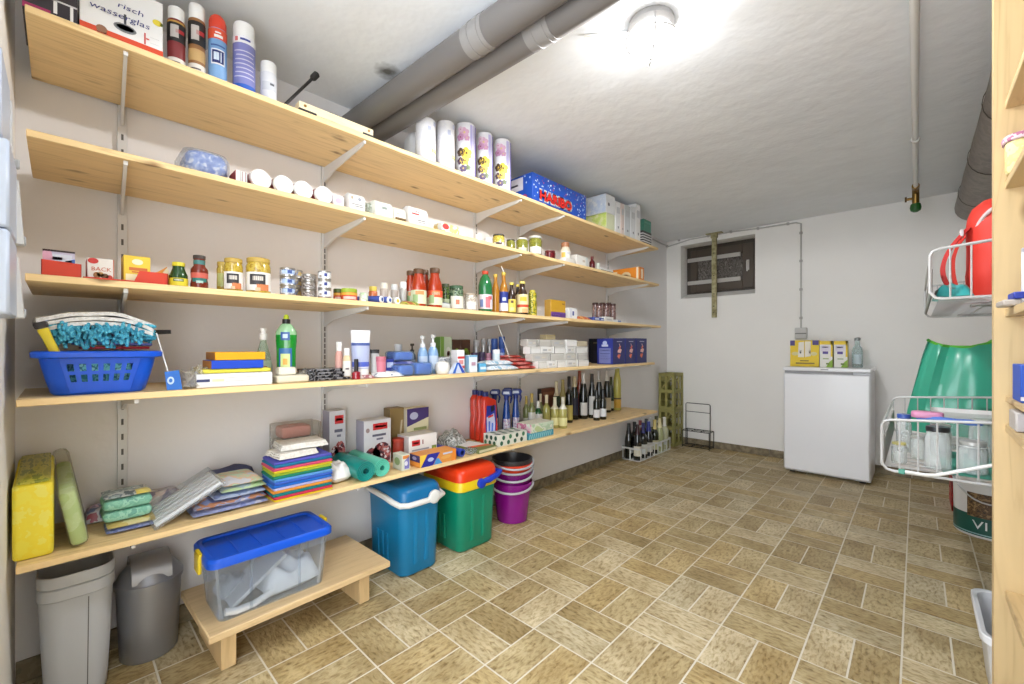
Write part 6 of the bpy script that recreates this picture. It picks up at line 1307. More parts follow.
mb = MB(); pillow(mb, .09, .09, .06, mat((160, 166, 172), .5), 12, .5, 14, edge=.2)
tag(mb.build('grey_cloth', None, (.26, .40, zt+.007), .1, 70), 'crumpled grey cloth at the left inside the clear storage box', 'cloth')
# cool boxes
def coolbox(lb, x0, x1, y0, y1, body, collar, lid, handle, H_, zc, zl, handle_low):
    X, Y = (x1-x0)/2, (y1-y0)/2; t = thing('cool_box', lb, 'cool box', ((x0+x1)/2, (y0+y1)/2, .0006))
    f = lambda k, z, e=0: rr(-X*k+e, X*k-e, -Y*k+e, Y*k-e, z, .04, 6)
    mb = MB(); mb.loft([f(.86, 0, .008), f(.87, .004, .003), f(.88, .012), f(.95, zc)], body)
    for x in (-.35*X, -.1*X, .15*X): mb.loft([rr(x-.008, x+.008, -Y*k-.003, -Y*k+.01, z, .003, 2) for z, k in ((.05, .90), (.07, .905), (.15, .92), (.17, .92))], body)
    for y in (-.3*Y, .25*Y): mb.loft([rr(X*k-.01, X*k+.003, y-.012, y+.012, z, .003, 2) for z, k in ((.05, .90), (.07, .905), (zc-.06, .935), (zc-.04, .935))], body)
    mb.build('body', t)
    if collar:
        mb = MB(); mb.loft([f(.955, zc+.0005), f(1.0, zc+.006), f(1.0, zl-.004), f(.99, zl-.0005)], collar); mb.build('collar', t)
    mb = MB(); z0 = zl if collar else zc+.0006
    mb.loft([f(.985, z0), f(.985, z0+(H_-z0)*.45), f(.95, z0+(H_-z0)*.78), f(.88, H_-.004), f(.82, H_)], lid); mb.build('lid', t)
    return t, X, Y
WHP = mat((234, 234, 230), .35); TB = mat((8, 124, 174), .38)
t, X, Y = coolbox('turquoise blue cool box with a white handle, under the lowest shelf', .04, .36, .995, 1.215, TB, None, mat((14, 110, 164), .34), None, .385, .318, .318, True)
zc = .327
mb = MB(); f = lambda e: [(X+e, Y+e-.0, zc+.02), (X+e, 0, zc+.016)]
path = [(X*.2, Y+.006, zc+.012), (X-.05, Y+.006, zc+.002), (X-.01, Y+.001, zc-.004), (X+.006, Y-.04, zc-.006), (X+.008, 0, zc-.006), (X+.006, -Y+.03, zc-.006), (X-.012, -Y-.002, zc-.004), (X-.06, -Y-.007, zc+.0), (X*.2, -Y-.007, zc+.01), (-X*.4, -Y-.007, zc+.014), (-X+.02, -Y-.004, zc+.012)]
mb.tube(path, [.008]+[.0125]*9+[.009], WHP, 10); mb.build('handle', t)
mb = MB(); mb.lathe([(.028, 0), (.03, .004), (.03, .012), (.024, .016), (.012, .017)], WHP, 20); mb.xform(Matrix.Translation((X+.009, .045, zc+.006)) @ Matrix.Rotation(pi/2, 4, 'Y')); mb.build('pivot_disc', t)
YB_ = mat((240, 206, 30), .35)
t, X, Y = coolbox('green cool box with yellow collar and red-orange lid', .045, .365, 1.305, 1.57, mat((10, 142, 110), .36), YB_, mat((230, 62, 22), .32), None, .405, .296, .345, False)
mb = MB(); HB = mat((24, 60, 190), .35); mb.tube([(X+.004, Y*.0, .328), (X+.012, Y*.35, .333), (X+.01, Y*.8, .345), (X-.004, Y+.008, .352), (X-.06, Y+.009, .352)], [.012, .016, .015, .014, .01], HB, 10); mb.lathe([(.02, -.004), (.024, .0), (.024, .014), (.016, .018)], HB, 18); mb.xform(Matrix.Translation((X+.002, 0, .324)) @ Matrix.Rotation(pi/2, 4, 'Y'), len(mb.v)-18*4); mb.build('handle', t)
# nested buckets
def bucket(lb, dz, c, hc, k=0):
    t = thing('bucket', lb, 'bucket', (.225, 1.815, dz), 0, 'buckets nested in one another'); H_ = .225; r0, r1 = .088, .112; m = c
    mb = MB(); mb.lathe([(r0-.004, 0), (r0, .003), (r1, H_-.02), (r1+.005, H_-.018), (r1+.006, H_), (r1+.001, H_), (r1-.003, H_-.02), (r0-.003, .004), (.001, .004)], m, 32, cap1=False); mb.build('body', t)
    mb = MB(); P_ = []; q = .4+.15*k
    for i in range(17):
        a = pi*i/16; ang = -.75+pi/2
        x, y, z = (r1+.0115)*cos(a), (r1+.0125)*sin(a), -.03*sin(a)*1.0
        ca, sa = cos(-2.45+.12*k), sin(-2.45+.12*k); P_.append((x*ca-y*sa, x*sa+y*ca, H_-.012+z))
    mb.tube(P_, .0062, mat(hc, .35), 8); mb.build('handle', t); return t
PU_ = mat((140, 14, 132), .25, 0, .3)
bucket('purple bucket standing on the floor, lowest of the nested buckets', .0006, PU_, (196, 192, 198)); bucket('purple bucket nested in the lowest one', .066, mat((120, 12, 112), .25, 0, .3), (186, 184, 190), 1); bucket('red-orange bucket nested below the black one', .108, mat((222, 66, 34), .3), (170, 170, 176), 2); bucket('black bucket on top of the nested buckets', .134, mat((48, 46, 50), .35), (190, 190, 194), 3)
# bottle carriers
WPL = mat((226, 226, 222), .4)
def carrier(loc, lb):
    t = thing('bottle_carrier', lb, 'bottle carrier', loc, 0, 'white bottle carriers'); X, Y = .086, .163
    mb = MB(); soft(mb, -X, X, -Y, Y, 0, .004, WPL, .02, .001); mb.build('base', t)
    mb = MB(); mb.loft([rr(-X-e, X+e, -Y-e, Y+e, z, .03, 5) for e, z in ((0, .1), (.003, .1), (.003, .116), (-.001, .116), (-.001, .1))], WPL, cap0=False, cap1=False); mb.build('rim', t)
    for x, y in [(sx*X, yy) for sx in (-1, 1) for yy in (-Y+.03, -.055, .055, Y-.03)]+[(0, -Y), (0, Y)]:
        mb = MB(); mb.box(x-.006 if abs(x) < .01 else x-.0025, x+.006 if abs(x) < .01 else x+.0025, y-.0025 if abs(x) < .01 else y-.006, y+.0025 if abs(x) < .01 else y+.006, .002, .104, WPL, .001); mb.build('post', t)
    mb = MB(); mb.box(-.0025, .0025, -Y+.002, Y-.002, .06, .1, WPL, .001)
    for y in (-.055, .055): mb.box(-X+.002, X-.002, y-.0025, y+.0025, .06, .1, WPL, .001)
    mb.build('dividers', t)
    mb = MB(); mb.loft([[(x, y, z) for x, z in ((-.004, .1), (.004, .1), (.004, .27), (-.004, .27))] for y in (-.02, .02)], WPL); mb.tube([(0, -.05, .275), (0, .05, .275)], .01, WPL, 10); mb.build('handle', t); return t
c1 = carrier((.107, 3.615, .0005), 'white bottle carrier on the floor nearer the camera'); dup(c1, (.107, 3.955, .0005), 'white bottle carrier on the floor nearer the green crates')
def wb(x, y, z, h, r, glass, cap, lab, lb, P, g):
    t = thing('wine_bottle', lb, 'bottle', (x, y, z), 0, g); sc_ = lambda Q: [(a*r, b*h) for a, b in Q]
    mb = MB(); mb.lathe(sc_(P), glass, 18); mb.build('body', t); mb = MB(); mb.lathe(sc_(cap_of(P, .72)), mat(cap, .3), 18); mb.build('capsule', t)
    if lab:
        mb = MB(); a = aim((x, y)); mb.arc(r+.0006, h*.12, h*.4, a-1.2, a+1.2, mat(lab, .5), 12); mb.build('label', t)
    return t
spec = [((26, 28, 24), (60, 24, 30), (226, 220, 200), 'dark bottle with dark red cap'), ((28, 30, 26), (40, 46, 130), (222, 222, 210), 'dark bottle with blue cap'), ((24, 26, 30), (50, 60, 160), (210, 206, 196), 'dark bottle with bright blue cap'),
        ((40, 50, 30), (226, 206, 130), (206, 200, 160), 'dark green bottle with gold neck'), ((176, 180, 130), (236, 224, 170), None, 'pale bottle with gold neck'), ((196, 196, 160), (236, 234, 226), None, 'pale bottle with white neck')]
back = [((22, 26, 20), (30, 32, 30), None, 'black bottle with a slim dark neck'), ((24, 26, 22), (36, 36, 38), None, 'black bottle'), ((30, 30, 26), (170, 60, 60), None, 'dark bottle with red cap'), ((24, 26, 22), (60, 60, 60), None, 'dark bottle with grey cap'), ((30, 34, 24), (206, 206, 206), None, 'dark bottle with silver cap'), ((30, 34, 24), (90, 90, 60), None, 'dark bottle with olive cap')]
POS = ('first', 'second', 'third', 'fourth', 'fifth', 'last')
for i in range(6):
    y = (3.615 if i < 3 else 3.955)+(-.108, 0, .108)[i % 3]
    for row, x, s in (('front', .149, spec[i]), ('back', .065, back[i])):
        wb(x, y, .0052, .31, .0365, mat(s[0], .08, 0, .6), s[1], s[2], '%s, %s in the %s row of the carriers' % (s[3], POS[i], row), BORD if i % 2 else HOCK, 'bottles in the floor carriers')
# crates standing on end in the corner
CO = mat((164, 157, 90), .5)
def crate(z, lb):
    t = thing('bottle_crate', lb, 'crate', (.098, 4.335, z), 0, 'olive green crates in the corner'); X, Y, H_ = .083, .112, .366
    mb = MB(); th = .006
    for x in (-X, X-th):
        for z0, z1 in ((0, .03), (.165, .2), (H_-.03, H_)): mb.box(x, x+th, -Y, Y, z0, z1, CO, .001)
        for y in (-Y, -.02, Y-.03): mb.box(x, x+th, y, y+.03 if y != -.02 else y+.04, .0, H_, CO, .001)
    for y in (-Y, Y-th):
        for z0, z1 in ((0, .03), (.165, .2), (H_-.03, H_)): mb.box(-X, X, y, y+th, z0, z1, CO, .001)
        for x in (-X, -.016, X-.026): mb.box(x, x+.026, y, y+th, 0, H_, CO, .001)
        mb.loft([[(a, y+q, b) for a, b in ((-X+.02, .20), (-X+.035, .2), (X-.02, .34), (X-.035, .34))] for q in (0, th)], CO)
    mb.build('walls', t)
    mb = MB(); mb.box(-X+.007, -X+.012, -Y+.008, Y-.008, .004, H_-.004, CO, .001)
    for zz_ in (.09, .19, .28): mb.box(-X+.012, X-.008, -Y+.008, Y-.008, zz_, zz_+.004, CO, .001)
    mb.build('dividers', t); return t
cr = crate(.0006, 'olive green bottle crate on end on the floor in the corner'); dup(cr, (.098, 4.335, .3678), 'olive green bottle crate stacked on top in the corner')
# wire bottle rack
BKW = mat((44, 42, 42), .4, .5)
t = thing('wire_rack', 'empty black wire bottle rack with a tall handle at the back wall', 'wire rack', (.355, 4.372, .0006))
X, Y = .13, .064; r = .004
mb = MB()
for z in (.012, .165): mb.tube([(-X, -Y, z), (X, -Y, z), (X, Y, z), (-X, Y, z)], r, BKW, 6, closed=True)
for x in (-X/3, X/3): mb.tube([(x, -Y, .165), (x, Y, .165)], r*.8, BKW, 6); mb.tube([(x, -Y, .012), (x, Y, .012)], r*.8, BKW, 6)
mb.tube([(-X, 0, .165), (X, 0, .165)], r*.8, BKW, 6); mb.tube([(-X, 0, .012), (X, 0, .012)], r*.8, BKW, 6); mb.build('basket', t)
for x in (-X, X):
    for y in (-Y, Y):
        mb = MB(); mb.tube([(x, y, 0), (x, y, .165)], r, BKW, 6); mb.build('leg', t)
mb = MB(); hx = .118; mb.tube([(-hx, 0, .012), (-hx, 0, .425), (-hx+.01, 0, .435), (hx-.01, 0, .435), (hx, 0, .425), (hx, 0, .012)], r, BKW, 6); mb.tube([(-hx, 0, .35), (hx, 0, .35)], r*.8, BKW, 6); mb.build('handle', t)
# ================================================================ fridge and what stands on it
FW = mat((250, 251, 255), .32, 0, .3)
t = thing('small_fridge', 'white under-counter fridge against the back wall', 'fridge', (1.432, 4.215, .0005))
X = .269; y0, y1 = -.225, .225
mb = MB(); mb.box(-X, X, y0+.045, y1, .012, .812, FW, .006); mb.build('cabinet', t)
mb = MB(); mb.box(-X+.002, X-.002, y0-.005, y0+.04, .03, .795, FW, .012); mb.build('door', t)
mb = MB(); mb.box(-X-.002, X+.002, y0-.008, y1, .813, .842, FW, .008); mb.build('worktop', t)
mb = MB(); mb.loft([[(x, y, z) for y, z in ((y0-.006, .7955), (y0+.02, .7955), (y0+.02, .8125), (y0-.002, .8125))] for x in (-X+.01, X-.1)], mat((150, 150, 154), .5)); mb.build('grip', t)
mb = MB(); mb.box(-.024, .024, y0-.0095, y0-.008, .826, .831, mat((80, 82, 90), .4), .0005); mb.build('badge', t)
for sx in (-1, 1):
    for yy in (y0+.07, y1-.05):
        mb = MB(); mb.lathe([(.02, 0), (.02, .006), (.014, .0125)], mat((60, 60, 62), .5), 12, (sx*(X-.05), yy, 0)); mb.build('foot', t)
zf = .8432; yf = 4.11
def by(name, label, cat, u0, u1, vt, y, d, z, c, dec=(), side=None, top=None, g=None):
    """carton facing the room (front towards -y) between photo columns u0..u1"""
    A = on_y(u0, vt, y); B = on_y(u1, vt, y); h = A.z-z; X, Y = (B.x-A.x)/2, d/2
    mb = MB(); m = mat(c) if isinstance(c, tuple) else c; mb.box(-X, X, -Y, Y, 0, h, m, .0015, side=None, front=mat(side) if side else None, top=mat(top) if top else None)
    decal(mb, dec, X, Y, h); o = mb.build(name, None, ((A.x+B.x)/2, y+d/2, z)); return tag(o, label, cat, g)
YM = (240, 206, 30)
by('milk_multipack', 'yellow multipack carton on the left of the fridge top', 'carton', 790.2, 819, 340.5, yf, .09, zf, YM, [('s', .0, .17, .80, 1, (66, 54, 130)), ('s', .78, .99, .82, 1, (66, 54, 130)), ('sp', [(.28, .36), (.49, .36), (.49, .95), (.3, .92)], (240, 234, 220)), ('sp', [(.52, .36), (.72, .4), (.72, .96), (.52, .96)], (240, 232, 214)), ('s', .49, .515, .34, 1, (206, 170, 30)), ('se', .05, .3, .42, .56, (226, 214, 150)), ('se', .7, .94, .42, .56, (226, 214, 150)), ('s', .34, .39, .5, .62, (60, 50, 60)), ('s', .66, .71, .5, .62, (60, 50, 60)), ('s', .35, .65, .2, .24, (120, 100, 40)), ('s', .2, .85, .1, .15, (120, 100, 40))], side=(232, 196, 30), top=(214, 206, 190))
for u0, u1, lb in ((819.6, 832.6, 'white and yellow milk carton beside the multipack'), (834, 847.6, 'white and yellow milk carton beside the glass bottle')):
    by('milk_carton', lb, 'carton', u0, u1, 341, yf, .07, zf, (240, 238, 230), [('s', 0, 1, .86, 1, YM), ('s', .86, 1, .4, 1, YM), ('sp', [(.1, .6), (.8, .6), (.78, .84), (.12, .84)], (226, 220, 236)), ('s', .2, .66, .74, .78, (150, 140, 190)), ('s', .24, .66, .5, .6, (84, 66, 150)), ('sp', [(.5, 0), (1, 0), (1, .3), (.75, .2)], (150, 190, 60)), ('s', .25, .7, .3, .34, (150, 170, 110)), ('s', .5, .76, .1, .16, (120, 140, 60))], side=(206, 200, 120), top=(236, 226, 180), g='milk cartons on the fridge')
q0, q1 = on_y(851.5, 366, 4.18), on_y(863.5, 366, 4.18); r = (q1.x-q0.x)/2*.92
t = thing('glass_bottle', 'clear glass swing-top bottle at the right of the fridge top', 'bottle', ((q0.x+q1.x)/2, 4.18, zf)); CG = clear((226, 236, 236), .75, .03)
mb = MB(); mb.lathe([(r*.9, 0), (r, .006), (r, .13), (r*.85, .15), (r*.5, .168), (r*.45, .2), (r*.5, .205)], CG, 22); mb.build('glass', t)
mb = MB(); mb.lathe([(r*.52, .2055), (r*.6, .208), (r*.6, .222), (r*.4, .228)], mat((150, 156, 154), .3, .5), 16); mb.build('stopper', t)
mb = MB(); mb.arc(r+.0008, .03, .1, -2.3, -.7, mat((196, 214, 220), .4)); mb.build('label', t)
# ================================================================ right side: pine shelf unit
PN = lambda s, ax: wood((202, 176, 130), (130, 94, 56), ax, .9, .5, True, s)
x0, x1 = CX+.144, XR-.03
t = thing('shelf_unit', 'tall pine shelf unit along the right wall, its side panel facing the camera', 'shelf unit', (0, 0, .0005))
for y0, sd in ((1.65, 2.2), (.5, 5.2)):
    mb = MB(); pr = [(x0, 0), (x1, 0), (x1, 1.872), (x0+.05, 1.872), (x0+.05, 2.09), (x0, 2.09)]
    mb.loft([[(x, yy, z) for x, z in pr] for yy in (y0+.038, y0)], PN(sd, 2)); mb.build('side_panel', t)
for z, th, lb in ((1.603, .02, 0), (1.40, .02, 0), (1.075, .02, 0), (.862, .012, 0), (.785, .018, 0), (.364, .018, 0)):
    mb = MB(); mb.box(x0+.019, x1, .5385, 1.6495, z, z+th, PN(z*7, 1), .0015); mb.build('shelf', t)
mb = MB(); mb.box(x1-.012, x1, .54, 1.648, .1, .2, PN(1, 1), .002); mb.build('back_rail', t)
mb = MB(); mb.box(x1-.012, x1, .54, 1.648, 1.72, 1.82, PN(3, 1), .002); mb.build('back_rail', t)
zq = lambda z: z+.0011
xs = x0+.019
mb = MB(); soft(mb, -.12, .12, -.036, .036, 0, .084, speckle([(232, 214, 150), (226, 206, 140), (238, 222, 166)], 40, .9, 2), .03, .01)
t = thing('fabric_basket', 'cream fabric basket with a pink trimmed rim on the pine shelf', 'basket', (xs+.115, 1.604, zq(1.42))); mb.build('body', t)
mb = MB(); f = lambda e, z: rr(-.121-e, .121+e, -.037-e, .037+e, z-.046, .03, 5)
mb.loft([f(0, .122), f(.003, .124), f(.004, .134), f(.001, .138), f(-.01, .136)], speckle([(206, 150, 180), (232, 206, 214), (190, 120, 150)], 50, .9), cap0=False, cap1=True); mb.build('rim', t)
t = thing('marker_box', 'small blue and white pack jutting out over the shelf edge', 'box', (xs+.03, 1.56, zq(1.095)), .05)
mb = MB(); mb.box(-.05, .04, -.05, .03, 0, .014, mat((190, 180, 170), .5), .003); mb.build('tray', t)
mb = MB(); mb.box(-.035, .04, -.06, .0, .0145, .03, mat((40, 62, 170), .4), .002); mb.build('pack', t)
t = thing('photo_frame', 'pale framed picture standing on the pine shelf', 'frame', (xs+.08, 1.50, zq(1.095)), -.2)
mb = MB()
for a in ((-.07, -.058, 0, .13), (.058, .07, 0, .13), (-.07, .07, 0, .012), (-.07, .07, .118, .13)): mb.box(a[0], a[1], -.008, .008, a[2], a[3], mat((216, 216, 222), .4), .002)
mb.build('frame', t); mb = MB(); mb.box(-.058, .058, -.003, .003, .012, .118, speckle([(236, 206, 186), (222, 180, 160), (240, 220, 206)], 30, .5), .0005); mb.build('picture', t)
def sidebox(lb, x, w, y, d, z, h, c, dec, g=None):
    mb = MB(); mb.box(-w/2, w/2, -d/2, d/2, 0, h, mat(c), .0015); decal(mb, dec, w/2, d/2, h); return tag(mb.build('blue_carton', None, (x, y, z)), lb, 'carton', g)
sidebox('deep blue carton with a red corner on the thin pine shelf', xs+.08, .15, 1.525, .11, zq(.874), .085, (24, 80, 190), [('s', 0, 1, .06, .16, (226, 226, 230)), ('s', .1, .9, .0, .05, (20, 30, 110)), ('s', .18, 1, .72, 1, (210, 80, 90)), ('s', .3, .9, .3, .4, (150, 180, 230))])
mb = MB(); mb.box(-.009, .009, -.05, .045, 0, .045, mat((196, 190, 186), .6), .003); tag(mb.build('small_carton', None, (xs+.011, 1.56, zq(.803))), 'small grey-white carton before the lower blue carton on the pine shelf', 'carton')
sidebox('blue carton with white panel on the pine shelf below the thin one', xs+.10, .15, 1.525, .11, zq(.803), .057, (30, 70, 190), [('s', .2, .9, .1, .5, (226, 230, 240)), ('s', .12, 1, .72, .95, (20, 34, 130))])
# ---- wire baskets on wall arms
WRM = mat((206, 206, 206), .35, .2); WGR = mat((150, 148, 144), .45)
def wire_basket(name_label, xf, y0, y1, z0, z1, z2):
    xr = XR-.006; t = thing('wire_basket', name_label, 'wire basket', (xf, y0, z0)); L = xr-xf; D = y1-y0; h1, h2 = z1-z0, z1-z0+(z2-z1)*(L/.24)
    h2 = min(h2, h1+.06); r = .0045
    for y, nm in ((0, 'near_side'), (D, 'far_side')):
        mb = MB(); mb.tube([(0, y, .022), (.012, y, .004), (.03, y, 0), (L, y, 0)], r, WRM, 8); mb.tube([(0, y, .02), (0, y, h1-.02), (.006, y, h1-.006), (.02, y, h1), (L, y, h2)], r, WRM, 8)
        n = int(L/.043)
        for i in range(1, n+1):
            x = i*L/(n+.3); mb.tube([(x, y, 0), (x, y, h1+(h2-h1)*x/L)], r*.55, WRM, 6)
        mb.build(nm, t)
    mb = MB(); m = int(D/.06)
    mb.box(.002, .006, .01, D-.01, .012, h1*.62, WGR, .001); mb.tube([(0, 0, h1-.02), (0, D, h1-.02)], r*.8, WRM, 6); mb.tube([(0, 0, .02), (0, D, .02)], r*.8, WRM, 6); mb.build('front_end', t)
    mb = MB()
    for i in range(1, m): mb.tube([(.02, i*D/m, .002), (L, i*D/m, .002)], r*.5, WRM, 5)
    for i in range(1, 5): mb.tube([(i*L/5, 0, -.001), (i*L/5, D, -.001)], r*.6, WRM, 5)
    mb.build('bottom_grid', t)
    mb = MB(); mb.tube([(L-.004, 0, h2), (L-.004, D, h2)], r, WRM, 6); mb.tube([(L-.004, 0, 0), (L-.004, D, 0)], r, WRM, 6); mb.build('wall_end', t)
    for yy in (.22*D, .78*D):
        mb = MB(); mb.box(.1, L+.006, yy-.02, yy+.02, -.011, -.0045, WGR, .001); mb.loft([[(a, yy+s, b) for a, b in ((L-.14, -.011), (L+.006, -.011), (L+.006, -.12), (L-.01, -.12))] for s in (-.003, .003)], WGR); mb.build('wall_arm', t)
    return t, L
t, L = wire_basket('upper wire basket on the right wall holding the red backpack', CX+.03, 1.85, 2.95, 1.147, 1.30, 1.33)
t2, L2 = wire_basket('lower wire basket on the right wall holding the glass jars', CX-.0825, 1.85, 2.71, .600, .764, .795)
mb = MB(); mb.tube([(.05, -.006, .005), (.1, -.009, .004), (.125, -.01, .008), (.24, -.01, .06), (.5, -.01, .17)], .0052, mat((238, 238, 236), .35), 8); mb.build('swing_handle', t2)
mb = MB(); mb.box(.04, .056, -.012, -.004, -.004, .012, mat((70, 150, 130), .4), .002); mb.build('green_clip', t2)
# backpack
RP_ = mat((226, 60, 46), .6); RP2 = mat((204, 42, 38), .6)
t = thing('backpack', 'red backpack with shoulder straps in the upper wire basket', 'backpack', (2.215, 2.2, 1.1512))
mb = MB(); n = 12; R = []
for i in range(15):
    q = i/14; z = .35*q; k = (.82+.18*min(1, q*5))*(1 if q < .7 else max(.3, (1-((q-.7)/.32)**3*.7)))
    w_ = .148*(1 if q < .65 else max(.7, 1-((q-.65)/.36)**5*.3))*(.94+.06*min(1, q*4)); d_ = .105*k
    P_ = rr(-w_, w_, -d_, d_, z, min(w_, d_)*.7, 5); P_ = [(x*(1+.02*noise.noise(Vector((x*30, y*30, z*22)))), y*(1+.05*noise.noise(Vector((x*25, y*25, z*18+4)))), z) for x, y, z in P_]; R.append(P_)
mb.loft(R, RP_); mb.build('body', t)
mb = MB(); soft(mb, -.1, .1, -.142, -.098, .02, .16, RP_, .03, .03); mb.build('front_pocket', t)
mb = MB(); A_ = [(-.13, -.07, .235), (-.1, -.1, .285), (-.03, -.09, .318), (.06, -.075, .322), (.12, -.09, .29)]; A_ = [(x, y, z+.012) for x, y, z in A_]; mb.tube(smooth_path(A_), .006, mat((226, 206, 206), .5), 8); mb.build('zip_piping', t)
mb = MB(); mb.tube([(-.03, 0, .347), (-.02, .0, .37), (.02, .0, .372), (.04, 0, .347)], .009, mat((232, 224, 222), .5), 8); mb.build('grab_handle', t)
def strap(mb, P_, w_, th, m):
    R = []
    for i, p_ in enumerate(smooth_path(P_)):
        p_ = Vector(p_); R.append([p_+Vector((a*th, b*w_, 0)) for a, b in ((-1, -1), (1, -1), (1, 1), (-1, 1))])
    mb.loft(R, m)
for s, y in ((0, -.055),):
    mb = MB(); strap(mb, [(-.146, y, .255), (-.165, y-.01, .23), (-.19, y-.02, .19), (-.207, y-.025, .14), (-.207, y-.025, .095), (-.19, y-.02, .05), (-.165, y-.01, .022), (-.144, y, .012)], .022, .006, RP2); mb.build('shoulder_strap', t)
    mb = MB(); strap(mb, [(-.146, y+.085, .25), (-.168, y+.08, .21), (-.18, y+.08, .15), (-.172, y+.08, .07), (-.144, y+.08, .012)], .02, .005, RP_); mb.build('shoulder_strap', t)
mb = MB(); mb.box(-.168, -.158, -.088, -.05, .225, .25, mat((216, 206, 206), .4), .002); mb.build('buckle', t)
mb = MB(); pillow(mb, .085, .17, .04, mat((70, 186, 186), .3), 12, .5, 2)
tag(mb.build('teal_packet', None, (2.022, 1.965, 1.1515), .05, 70), 'teal soft packet lying in the upper wire basket beside the backpack', 'packet')
mb = MB(); mb.box(-.27, .27, -.2, .2, 0, .003, mat((60, 150, 130), .6), .001)
tag(mb.build('shelf_mat', None, (2.27, 2.1, .6048)), 'green mat lining the lower wire basket', 'mat')
# jars
def spoty(u0, u1, vt, yc, zb):
    t0, t1 = atan((u0-PU)/F), atan((u1-PU)/F); k = tan((t0+t1)/2); a, b = k*CS-SN, k*SN+CS; Z = yc/b; D = Z*sqrt(1+k*k)
    return Vector((CX+a*Z, yc, zb)), D*sin((t1-t0)/2), CZ-(vt-PV)/F*Z-zb
GJ = clear((252, 254, 254), .66, .03); GJD = clear((206, 216, 212), .74, .04)
def pjar(lb, u0, u1, vt, yc, lid, wire=False):
    p, r, h = spoty(u0, u1, vt, yc, .6084); t = thing('preserving_jar', lb, 'jar', p, 0, 'glass jars in the lower wire basket')
    mb = MB(); mb.lathe([(r*.9, 0), (r, h*.04), (r, h*.72), (r*.86, h*.82), (r*.84, h*.9), (r*.8, h*.9), (r*.81, h*.82), (r*.95, h*.7), (r*.95, h*.05), (.001, h*.04)], GJ, 26, cap1=False); mb.build('glass', t)
    mb = MB(); mb.lathe([(r*.85, h*.885), (r*.9, h*.89), (r*.9, h*.985), (r*.84, h)], mat(lid, .3, .3 if lid == (190, 190, 186) else 0), 24); mb.build('lid', t)
    if wire:
        mb = MB(); mb.tube([(r*.95*cos(i*pi/10), r*.95*sin(i*pi/10), h*.84) for i in range(20)], .002, WRM, 5, closed=True); mb.tube([(r*.96, 0, h*.84), (r*1.0, 0, h*.7), (r*1.01, .012, h*.62)], .002, WRM, 5); mb.build('clip_wire', t)
    return t
pjar('small clip jar with a yellowish rim at the front left of the lower basket', 891, 907, 442, 1.96, (206, 196, 120), True)
pjar('jar with a blue lid behind the small clip jar', 896, 912, 414, 2.17, (60, 90, 170)); pjar('jar with a wide black lid in the middle of the lower basket', 924, 952, 426.5, 1.94, (40, 42, 46))
pjar('large pale-lidded jar at the right of the lower basket', 957, 989, 441, 1.95, (190, 190, 186), True); pjar('tall clear jar standing behind the large pale-lidded jar', 968, 994, 419, 2.18, (200, 200, 196)); pjar('clear jar between blue-lidded and black-lidded jars', 910, 926, 436, 2.08, (190, 190, 186))
pjar('clear jar behind the black-lidded jar', 930, 952, 424, 2.17, (206, 206, 202))
mb = MB(); f = lambda k, z: rr(-.17*k, .17*k, -.075*k, .075*k, z, .02, 4)
mb.loft([f(.9, 0), f(.93, .004), f(1, .026), f(.985, .026), f(.91, .006)], mat((240, 240, 238), .35)); q = on_y(966, 417, 2.36)
tag(mb.build('white_tray', None, (q.x+.02, 2.36, .788)), 'white plastic tray lying across the jars in the lower basket', 'tray') if 0 else None
t = thing('white_tray', 'white plastic tray standing on the jars at the back of the lower basket', 'tray', (q.x+.075, 2.40, .6084)); mb.build('tray', t); t.children[0].location.z = .118
mb = MB(); soft(mb, -.15, .15, -.06, .06, 0, .1175, clear((240, 244, 243), .8, .05), .02, .004); mb.build('clear_box', t)
t = thing('scrubbing_brush', 'blue and pink brush lying on top of the glass jars', 'brush', (2.01, 2.06, .742), 0)
mb = MB(); mb.tube([(-.07, .06, .004), (-.02, .05, .006), (.03, .03, .006), (.06, .01, .008), (.085, -.005, .008)], [.008, .01, .008, .010, .006], mat((74, 120, 214), .35), 8); mb.build('handle', t)
mb = MB(); soft(mb, -.085, .0, .045, .09, .004, .028, mat((226, 150, 190), .4), .015, .006); mb.build('head', t)
# green sack
SG = bpy.data.materials.new('sack_film'); SG.use_nodes = True; b = SG.node_tree.nodes['Principled BSDF']; b.inputs['Base Color'].default_value = (*lin((60, 176, 146)), 1); b.inputs['Roughness'].default_value = .28; b.inputs['Alpha'].default_value = .86; b.inputs['Coat Weight'].default_value = .4
t = thing('plastic_sack', 'translucent green plastic sack hanging behind the lower wire basket', 'sack', (2.16, 2.85, .60))
n = 64; R = []
for j in range(15):
    q = j/14; z = .0+.42*q; X0 = -.265+.085*q**1.3; X1 = .24-.04*q; dd = .085*(1-q)**.6+.012
    r_ = []
    for i in range(n):
        a = 2*pi*i/n; c_, s_ = cos(a), sin(a); x = (X0+X1)/2+(X1-X0)/2*(abs(c_)**.8)*(1 if c_ > 0 else -1); fold = math.sin(a*9+q*2)*.5+math.sin(a*17+1)*.3
        y = dd*s_+fold*.02*(.3+.9*q); zz_ = z+((.012*math.sin((x+.14)*26)+.05*min(1.6, ((x+.075)/.1)**2)-.028)*max(0, q-.6)/.4)
        r_.append((x, y, zz_))
    R.append(r_)
mb = MB(); mb.loft(R, SG, cap1=False); mb.build('film', t)
mb = MB(); top = [Vector(p_) for p_ in R[-1]]; mb.tube([p_+Vector((0, 0, -.004)) for p_ in top[::2]], .007, mat((96, 190, 60), .4), 6, closed=True); mb.build('drawstring_hem', t)
mb = MB(); YL2 = mat((222, 206, 40), .45)
strap(mb, [(.09, .0, .425), (.10, .0, .46), (.11, -.0, .51), (.12, .0, .5432)], .012, .0022, YL2); mb.build('drawstring', t)
